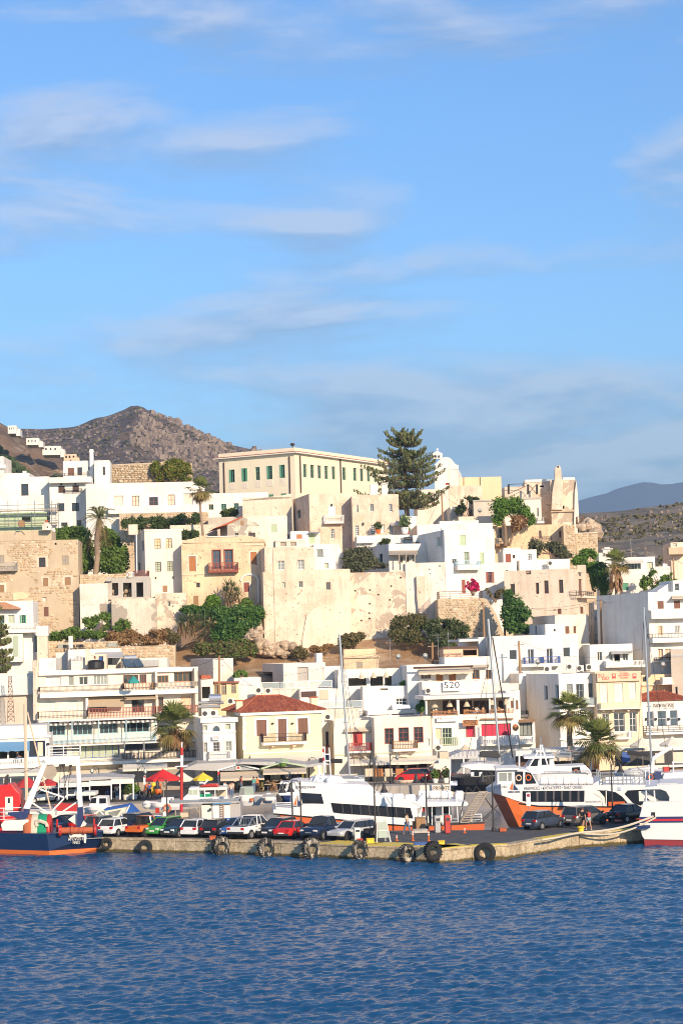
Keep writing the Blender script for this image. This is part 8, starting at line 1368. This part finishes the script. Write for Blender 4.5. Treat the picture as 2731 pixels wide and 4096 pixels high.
def nopark(label,c,x0,x1,y0,y1,yb,zg):
    g=gnd(c,(x0+x1)/2,yb,zg); k=g.y/FPX/2.24; w=(x1-x0)*k; h=(y1-y0)*k; zt=at(c,x0,y0,g.y).z-zg; root=thing('no_parking_sign',label,'sign',g); MB().tube((0,.04,0),(0,.04,zt),.035,6).build('post','greym',root); bd=MB().box(-w/2,-.02,zt-h,w/2,.02,zt).build('board','whitep',root)
    r_=w*.42; zc=zt-w*.62
    def disc(rr,y,mat,nm): MB().loft([[(rr*math.cos(t),yy,zc+rr*math.sin(t)) for t in [6.283*k_/20 for k_ in range(20)]] for yy in (y,y-.008)]).build(nm,mat,bd)
    disc(r_,-.022,'redp','ring'); disc(r_*.78,-.032,'bluew','disc'); m=MB(); s=r_*.75
    for a in (1,): m.box(-.03,-.05,zc-.02,.03,-.041,zc+.02)
    m.v=[((x*math.cos(.785)-0),y,z) for x,y,z in m.v]; q=MB(); 
    for sx in (1,-1): d=Vector((sx*s*.7,0,s*.7)); n_=Vector((-sx*.7,0,.7))*.035*sx; P=[-d-n_,d-n_,d+n_,-d+n_]; q.face([(p.x,-.045 if sx>0 else -.046,zc+p.z) for p in P])
    q.build('slash','redp',bd)
    for j in range(4): MB().box(-w*.35,-.026,zt-h*.62-j*h*.09,w*.35,-.021,zt-h*.60-j*h*.09).build('text_line','greym',bd)
nopark('no-parking sign on a thin post behind the slate blue hatchback','D4',172,210,475,592,770,1.125); nopark('no-parking sign on the promenade left of the red parasol','D1',1288,1308,320,400,525,1.108)
# quayside wall lettering, round stone base
b=Bld('low_wall','whitewashed low quay wall painted with large dark letters','D3',715,1010,405,475,217.8,3,.5,'whiteold',zb=-.5,cat='wall',par=0); b.text('PRIVATE',835,418,985,452,.02,'black'); b.done()
p=gnd('D3',596,470,0.); root=thing('stone_drum','round drum of pale stone blocks at the quay edge','stone base',(p.x,p.y,0)); rD=(705-485)/2/2.24*p.y/FPX; zt=at('D3',596,368,p.y).z; MB().lathe([(rD*.97,-.5),(rD*.97,zt)],28).build('core','mortar',root)
for c_ in range(6):
    hh=zt/6
    for k in range(16):
        a=6.283*(k+.5*(c_%2))/16
        if math.sin(a)>.35: continue
        m=MB(); w=6.283*rD/16*.47; m.box(-w,-.08,-hh*.45,w,.1,hh*.45); o=m.build('stone','stone',root,bevel=.02); o.location=(rD*math.cos(a),rD*math.sin(a),hh*(c_+.5)); o.rotation_euler=(0,0,a+math.pi/2)
MB().lathe([(rD*1.03,zt),(rD*1.03,zt+.12),(.05,zt+.13)],28).build('cap','cream',root)
# chairs, tables
def chair_proto(mat,seat):
    root=empty('cafe_chair'); MB().box(-.22,-.22,.43,.22,.22,.47).build('seat',seat,root); MB().box(-.22,.19,.55,.22,.22,.92).build('backrest',seat,root)
    for x in (-.2,.2):
        for y in (-.2,.2): MB().box(x-.02,y-.02,0,x+.02,y+.02,.43 if y<0 else .92).build('leg',mat,root)
    return root
def table_proto(mat):
    root=empty('cafe_table'); MB().box(-.38,-.38,.72,.38,.38,.76).build('tabletop',mat,root); MB().tube((0,0,.04),(0,0,.72),.04,6).build('pillar','greym',root); MB().lathe([(.26,0),(.24,.04),(.05,.06)],10).build('base','greym',root); return root
def seating(c,spots,cm,sm,tm,where,zg=1.108,d=None):
    cp=chair_proto(cm,sm); tp=table_proto(tm); first=True; r=random.Random(len(where))
    for i,(x,y) in enumerate(sorted(spots)):
        g=gnd(c,x,y,zg) if d is None else Vector((at(c,x,y,d).x,d,zg))
        t_=tp if first else copy_tree(tp); t_.location=g; t_.rotation_euler=(0,0,r.uniform(-.2,.2)); od=('first','second','third','fourth','fifth','sixth')[i]; tag(t_,od+' cafe table from left '+where,'table','cafe tables '+where)
        aa=sorted([k*2.1+r.uniform(-.4,.4)+i for k in range(3)],key=math.cos)
        for k in range(3):
            ch=cp if (first and k==0) else copy_tree(cp); a=aa[k]; ch.location=g+Vector((.75*math.cos(a),.75*math.sin(a),0)); ch.rotation_euler=(0,0,a-math.pi/2); tag(ch,('left','middle','right')[k]+' chair at '+od+' table from left '+where,'chair','cafe chairs '+where); first=False
seating('D3',[(800,345),(850,338),(905,345),(960,335),(1020,342),(1075,335)],'redp','crimson','canvas','among the red seats by the compact car'); seating('D2',[(860,430),(900,415),(945,428),(880,460),(960,455)],'wood','wood','canvas','of pale wood before the green-trimmed pavilion'); seating('D1',[(1020,530),(1070,520),(1120,530),(1165,518)],'whitep','bluew','whitep','under the long white canopy'); seating('D2',[(500,440),(560,435),(640,440),(700,430)],'canvas','canvas','whitep','under the wide beige awning'); seating('D3',[(290,350),(350,345),(520,330)],'whitep','whitep','whitep','before the jeweller')
seating('C1',[(600,70),(680,70),(760,68)],'iron','iron','iron','on the rooftop terrace with glass screens',at('C1',700,108,252).z,252.); seating('C3',[(870,690),(950,690),(1150,690),(1240,690),(1440,690)],'wood','wood','whitep','on the open terrace with wicker lamps',R520.zb+R520.H-.03,236.6)
# roof slab for the glass-screen terrace
b=Bld('terrace','white roof terrace below the glass screens','C1',500,1000,108,170,251,3,6,'white',zb=6,cat='terrace',par=0); b.box('chimney',615,-35,650,108,-2,-3,'white'); b.done()
# wicker lamps
def wicker(label,w,s=1.): root=thing('wicker_lamp',label,'lamp',w,0,'wicker pendant lamps'); MB().lathe([(.05,0),(.12*s,-.1*s),(.3*s,-.5*s),(.42*s,-.75*s),(.4*s,-.76*s),(.03,-.3)],12).build('shade','canvas',root); MB().tube((0,0,0),(0,0,.5),.012,4).build('cord','black',root)
for i,(x,y,l) in enumerate(((845,548,'first wicker lamp from the left on the open terrace'),(980,543,'second wicker lamp on the open terrace'),(1132,540,'third wicker lamp, the brightest, on the open terrace'),(1360,525,'wicker lamp beside the central mast on the open terrace'),(1485,522,'rightmost wicker lamp on the open terrace'))): wicker(l,at('C3',x,y,235.5),1.)
for x,y,l in ((190,300,'left wicker lamp on the white rooftop bar front'),(300,292,'middle wicker lamp on the white rooftop bar front'),(410,288,'right wicker lamp on the white rooftop bar front')): wicker(l,at('C3',x,y,247.8),.9)
# pots
def pot(label,c,x,y,zg,s=1.,mat='tileold',leaf='leaf',d=None):
    g=gnd(c,x,y,zg) if d is None else at(c,x,y,d); root=thing('potted_plant',label,'plant',g); MB().lathe([(.18*s,0),(.26*s,.35*s),(.28*s,.4*s),(.2*s,.36*s)],12).build('pot',mat,root); quadmesh('leaves',leafcloud([(g+Vector((0,0,.75*s)),Vector((.4*s,.4*s,.45*s)))],220,.13*s,int(x),.0),leaf,root)
for l,c,x,y,s,mt,lf in (('square-potted shrub left of the red seats','D3',855,388,1.3,'trim','leaf'),('square-potted shrub right of the red seats','D3',950,385,1.4,'trim','leafdark'),('spiky plant in a white tub by the no-parking sign','D1',1215,530,1.3,'whitep','leaf'),('bushy plant beside the white canopy end','D1',1180,532,1.6,'trim','leafbright'),('bushy plant left of the canopy end pot','D1',1130,538,1.4,'trim','leafdark')): pot(l,c,x,y,1.108,s,mt,lf)
for l,c,x,y,d,s,mt,lf in (('red-potted flowers on the pink house terrace','A3',342,1198,305,1.6,'orangep','leafdark'),('palm in a white pot on the pink house terrace','A3',583,1198,305,2.4,'whitep','yucca'),('plant in a red tub on the pink house terrace edge','A3',605,1198,305,1.,'redp','leaf')): pot(l,c,x,y,0,s,mt,lf,d)
# promenade toys kiosk
for l,c,x,y,mt,s in (('orange inflatable animal left on the kiosk rack','D1',1315,450,'orangep',.75),('yellow inflatable animal in the kiosk rack','D1',1372,445,'umbyellow',.8),('orange inflatable animal right on the kiosk rack','D1',1420,450,'orangep',.8)):
    g=gnd(c,x,y+60,1.108); root=thing('inflatable_toy',l,'toy',g,0,'inflatables at the kiosk'); MB().ball((0,0,.75*s),.5*s,.4*s,.6*s,10,6).build('body',mt,root,smooth=True); MB().ball((.1*s,-.15*s,1.5*s),.36*s,.33*s,.36*s,10,6).build('head',mt,root,smooth=True); MB().box(-.3*s,-.2,0,.3*s,.2,.2*s).build('stand','greym',root)
# ======== people
def person(label,loc,rz,shirt,legs,hair,pose='stand',h=1.7,pack=None,bare=True,long_hair=False,name='person'):
    root=thing(name,label,'person',loc,rz); k=h/1.7
    st=pose=='walk'; sit=pose=='sit'; z0=-.42 if sit else 0
    J={'pel':(0,0,.95),'spi':(0,-.01,1.15),'che':(0,-.02,1.35),'nec':(0,-.02,1.48),'hd':(0,-.03,1.58),'top':(0,-.03,1.66)}
    for s,n in ((1,'l'),(-1,'r')):
        sw=.22*s if st else .02
        J['sh'+n]=(.18*s,-.01,1.42); J['el'+n]=(.25*s,-.02-.18*(-sw)*1.2-(.05 if not sit else .1),1.15); J['wr'+n]=(.25*s,-.10+.3*sw if not sit else -.3,.93 if not sit else 1.1); J['ha'+n]=(.245*s,-.14+.33*sw if not sit else -.38,.84 if not sit else 1.08)
        J['hi'+n]=(.09*s,0,.92); J['kn'+n]=(.10*s,-sw*.75-.02 if not sit else -.42,.50 if not sit else .90); J['an'+n]=(.10*s,-sw*1.25+.03 if not sit else -.42,.09 if not sit else .47); J['to'+n]=(.11*s,-sw*1.25-.13 if not sit else -.55,.035 if not sit else .43)
    E=[('pel','spi'),('spi','che'),('che','nec'),('nec','hd'),('hd','top')]+[e for n in 'lr' for e in (('che','sh'+n),('sh'+n,'el'+n),('el'+n,'wr'+n),('wr'+n,'ha'+n),('pel','hi'+n),('hi'+n,'kn'+n),('kn'+n,'an'+n),('an'+n,'to'+n))]
    RD={'pel':(.14,.10),'spi':(.125,.09),'che':(.15,.10),'nec':(.055,.055),'hd':(.085,.10),'top':(.06,.07),'sh':(.062,.062),'el':(.043,.043),'wr':(.03,.03),'ha':(.036,.02),'hi':(.095,.095),'kn':(.06,.06),'an':(.04,.04),'to':(.038,.03)}
    def skin(nm,edges,mat,grow=0.,cut=None):
        ks=[]; [ks.append(x) for e in edges for x in e if x not in ks]; P=dict(J)
        if cut: 
            for a,b,t in cut: P[b]=tuple(Vector(J[a]).lerp(Vector(J[b]),t))
        me=bpy.data.meshes.new(nm); me.from_pydata([tuple(Vector(P[x])*k+Vector((0,0,z0*k))) for x in ks],[(ks.index(a),ks.index(b)) for a,b in edges],[]); o=bpy.data.objects.new(nm,me); COL.objects.link(o); o.parent=root
        md=o.modifiers.new('skin','SKIN'); sv_=me.skin_vertices[0].data
        for i,x in enumerate(ks):
            r_=RD.get(x) or RD[x[:2]]; sv_[i].radius=((r_[0]+grow)*k,(r_[1]+grow)*k); sv_[i].use_root=(i==0)
        o.modifiers.new('sub','SUBSURF').levels=1; o.modifiers['sub'].render_levels=1; me.materials.append(M_(mat)); me.update(); return o
    skin('body',E,'skin'); skin('shirt',[('pel','spi'),('spi','che')]+[e for n in 'lr' for e in (('che','sh'+n),('sh'+n,'el'+n))],shirt,.016,[('shl','ell',.75),('shr','elr',.75)])
    skin('trousers' if not bare else 'shorts',[('pel','hil'),('pel','hir'),('hil','knl'),('hir','knr')]+([] if bare else [('knl','anl'),('knr','anr')]),legs,.02,[('hil','knl',.62),('hir','knr',.62)] if bare else None)
    hz_=Vector(J['hd'])*k+Vector((0,0,z0*k)); MB().ball((hz_.x,hz_.y+.02,hz_.z+.04),.10*k,.115*k,.11*k,10,6).build('hair',hair,root,smooth=True)
    if long_hair: MB().ball((hz_.x,hz_.y+.09,hz_.z-.14),.09*k,.05*k,.2*k,8,5).build('long_hair',hair,root,smooth=True)
    for s in (1,-1): MB().ball((hz_.x+.032*s*k,hz_.y-.092*k,hz_.z+.015),.012,.008,.01,6,4).build('eye','black',root)
    MB().ball((hz_.x,hz_.y-.105*k,hz_.z-.015),.014,.018,.02,6,4).build('nose','skin',root)
    for n in 'lr':
        hh=Vector(J['ha'+n])*k+Vector((0,0,z0*k))
        for q in range(4): MB().path([hh+Vector((-.02+.0135*q,-.01,-.02)),hh+Vector((-.022+.0145*q,-.02,-.06)),hh+Vector((-.02+.013*q,-.015,-.095+.01*abs(q-1.5)))],.0085,4,.006).build('finger','skin',root)
        MB().path([hh+Vector((.0,-.03,.0)),hh+Vector((.0,-.05,-.03)),hh+Vector((0,-.05,-.055))],.009,4,.007).build('thumb','skin',root)
        if bare: t_=Vector(J['an'+n])*k+Vector((0,0,z0*k)); MB().box(t_.x-.045,t_.y-.17,t_.z-.09,t_.x+.045,t_.y+.07,t_.z-.045).build('shoe','whitep',root,bevel=.015)
    if pack: c_=Vector(J['che'])*k; MB().box(-.14,c_.y+.10,c_.z-.3,.14,c_.y+.26,c_.z+.1).build('backpack',pack,root,bevel=.05)
    return root
plain('skin',(.46,.25,.16),.6); plain('denim',(.10,.16,.26),.9); plain('denimlight',(.36,.42,.47),.9); plain('hairdark',(.025,.012,.01),.7); plain('hairbrown',(.09,.04,.02),.7); plain('cyanshirt',(.12,.48,.40),.9)
g=gnd('D4',672,806,1.125); person('walker in black top and dark shorts, left of the couple on the pier',g,R(160),'black','black','hairbrown','walk',1.78)
g=gnd('D4',722,808,1.125); person('long-haired walker with a dark red backpack and pale denim shorts on the pier',g,R(200),'black','denimlight','hairdark','walk',1.68,'redp',long_hair=True)
person('man in a mint shirt standing by the beige awning',gnd('D2',752,478,1.108),R(150),'cyanshirt','denim','hairdark','stand',1.75,bare=False); person('person in dark clothes with an orange bag beside the mint shirt',gnd('D2',780,476,1.108),R(200),'black','black','hairdark','stand',1.7,'orangep',bare=False)
person('fisherman in dark trousers on the green-curtained boat',Vector((at('E2',1335,380,199).x,199,at('E2',1335,372,199).z)),R(20),'canvas','denim','hairdark','stand',1.7,bare=False)
for i,(c,x,y,d,sh,l) in enumerate((('C3',850,650,236.,'whitep','seated diner in white at the left end of the open terrace'),('C3',1015,648,236.,'salmon','seated diner in pink beside the second terrace post'),('C3',1190,640,236.,'black','seated diner in black at the middle of the open terrace'),('C3',1225,640,236.2,'whitep','seated diner in white at the middle of the open terrace'),('C3',1285,632,236.,'salmon','seated diner in pink left of the central mast'),('C3',1415,625,236.,'canvas','seated diner in beige right of the central mast'),('D2',555,415,217.,'salmon','seated woman under the wide beige awning'),('D2',490,420,217.5,'whitep','seated man in white under the wide beige awning'),('C1',155,1045,215.4,'black','seated diner in black behind the blue-awning balcony'))):
    P=at(c,x,y,d); zz=(R520.zb+R520.H-.03) if c=='C3' else (1.108 if c=='D2' else P.z-.7); person(l,Vector((P.x,P.y,zz)),R(60*i),sh,'denim','hairdark','sit',1.7,bare=False)
for i,(c,x,y,sh,pt,l) in enumerate((('D1',1050,545,'whitep','denim','pedestrian in white at the quay edge by the long canopy'),('D1',1340,530,'bluew','black','pedestrian in blue before the inflatables'),('D2',640,470,'redp','denim','pedestrian in red left of the mint shirt'),('D2',1050,430,'whitep','black','pedestrian in white before the green-trimmed pavilion'),('D2',1130,425,'navyp','canvas','pedestrian in navy under the green-trimmed awning'),('D3',560,352,'canvas','black','pedestrian in beige left of the red compact car'),('D3',1150,330,'black','denim','pedestrian in black at the striped canopy'),('D4',870,262,'cyanshirt','denim','pedestrian in mint by the shorter palm'),('D4',1180,255,'redp','black','pedestrian in red at the arcade'),('D3',600,850,'canvas','denim','man in beige standing by the timber cabinets'))):
    z=1.125 if y>800 else 1.108; person(l,gnd(c,x,y,z),R(47*i),sh,pt,'hairdark','walk' if i%2 else 'stand',1.72,bare=False)
# ======== air
hz=MB().box(-4200,-120,-30.,4200,10600,760.).build('haze',None); hz['kind']='stuff'
t=bpy.data.materials.new('haze'); t.use_nodes=True; t.node_tree.nodes.clear(); vo=t.node_tree.nodes.new('ShaderNodeVolumePrincipled'); ou=t.node_tree.nodes.new('ShaderNodeOutputMaterial')
vo.inputs['Color'].default_value=(.50,.72,1.,1); vo.inputs['Density'].default_value=HZD; vo.inputs['Anisotropy'].default_value=0.1; t.node_tree.links.new(vo.outputs[0],ou.inputs['Volume']); hz.data.materials.append(t)
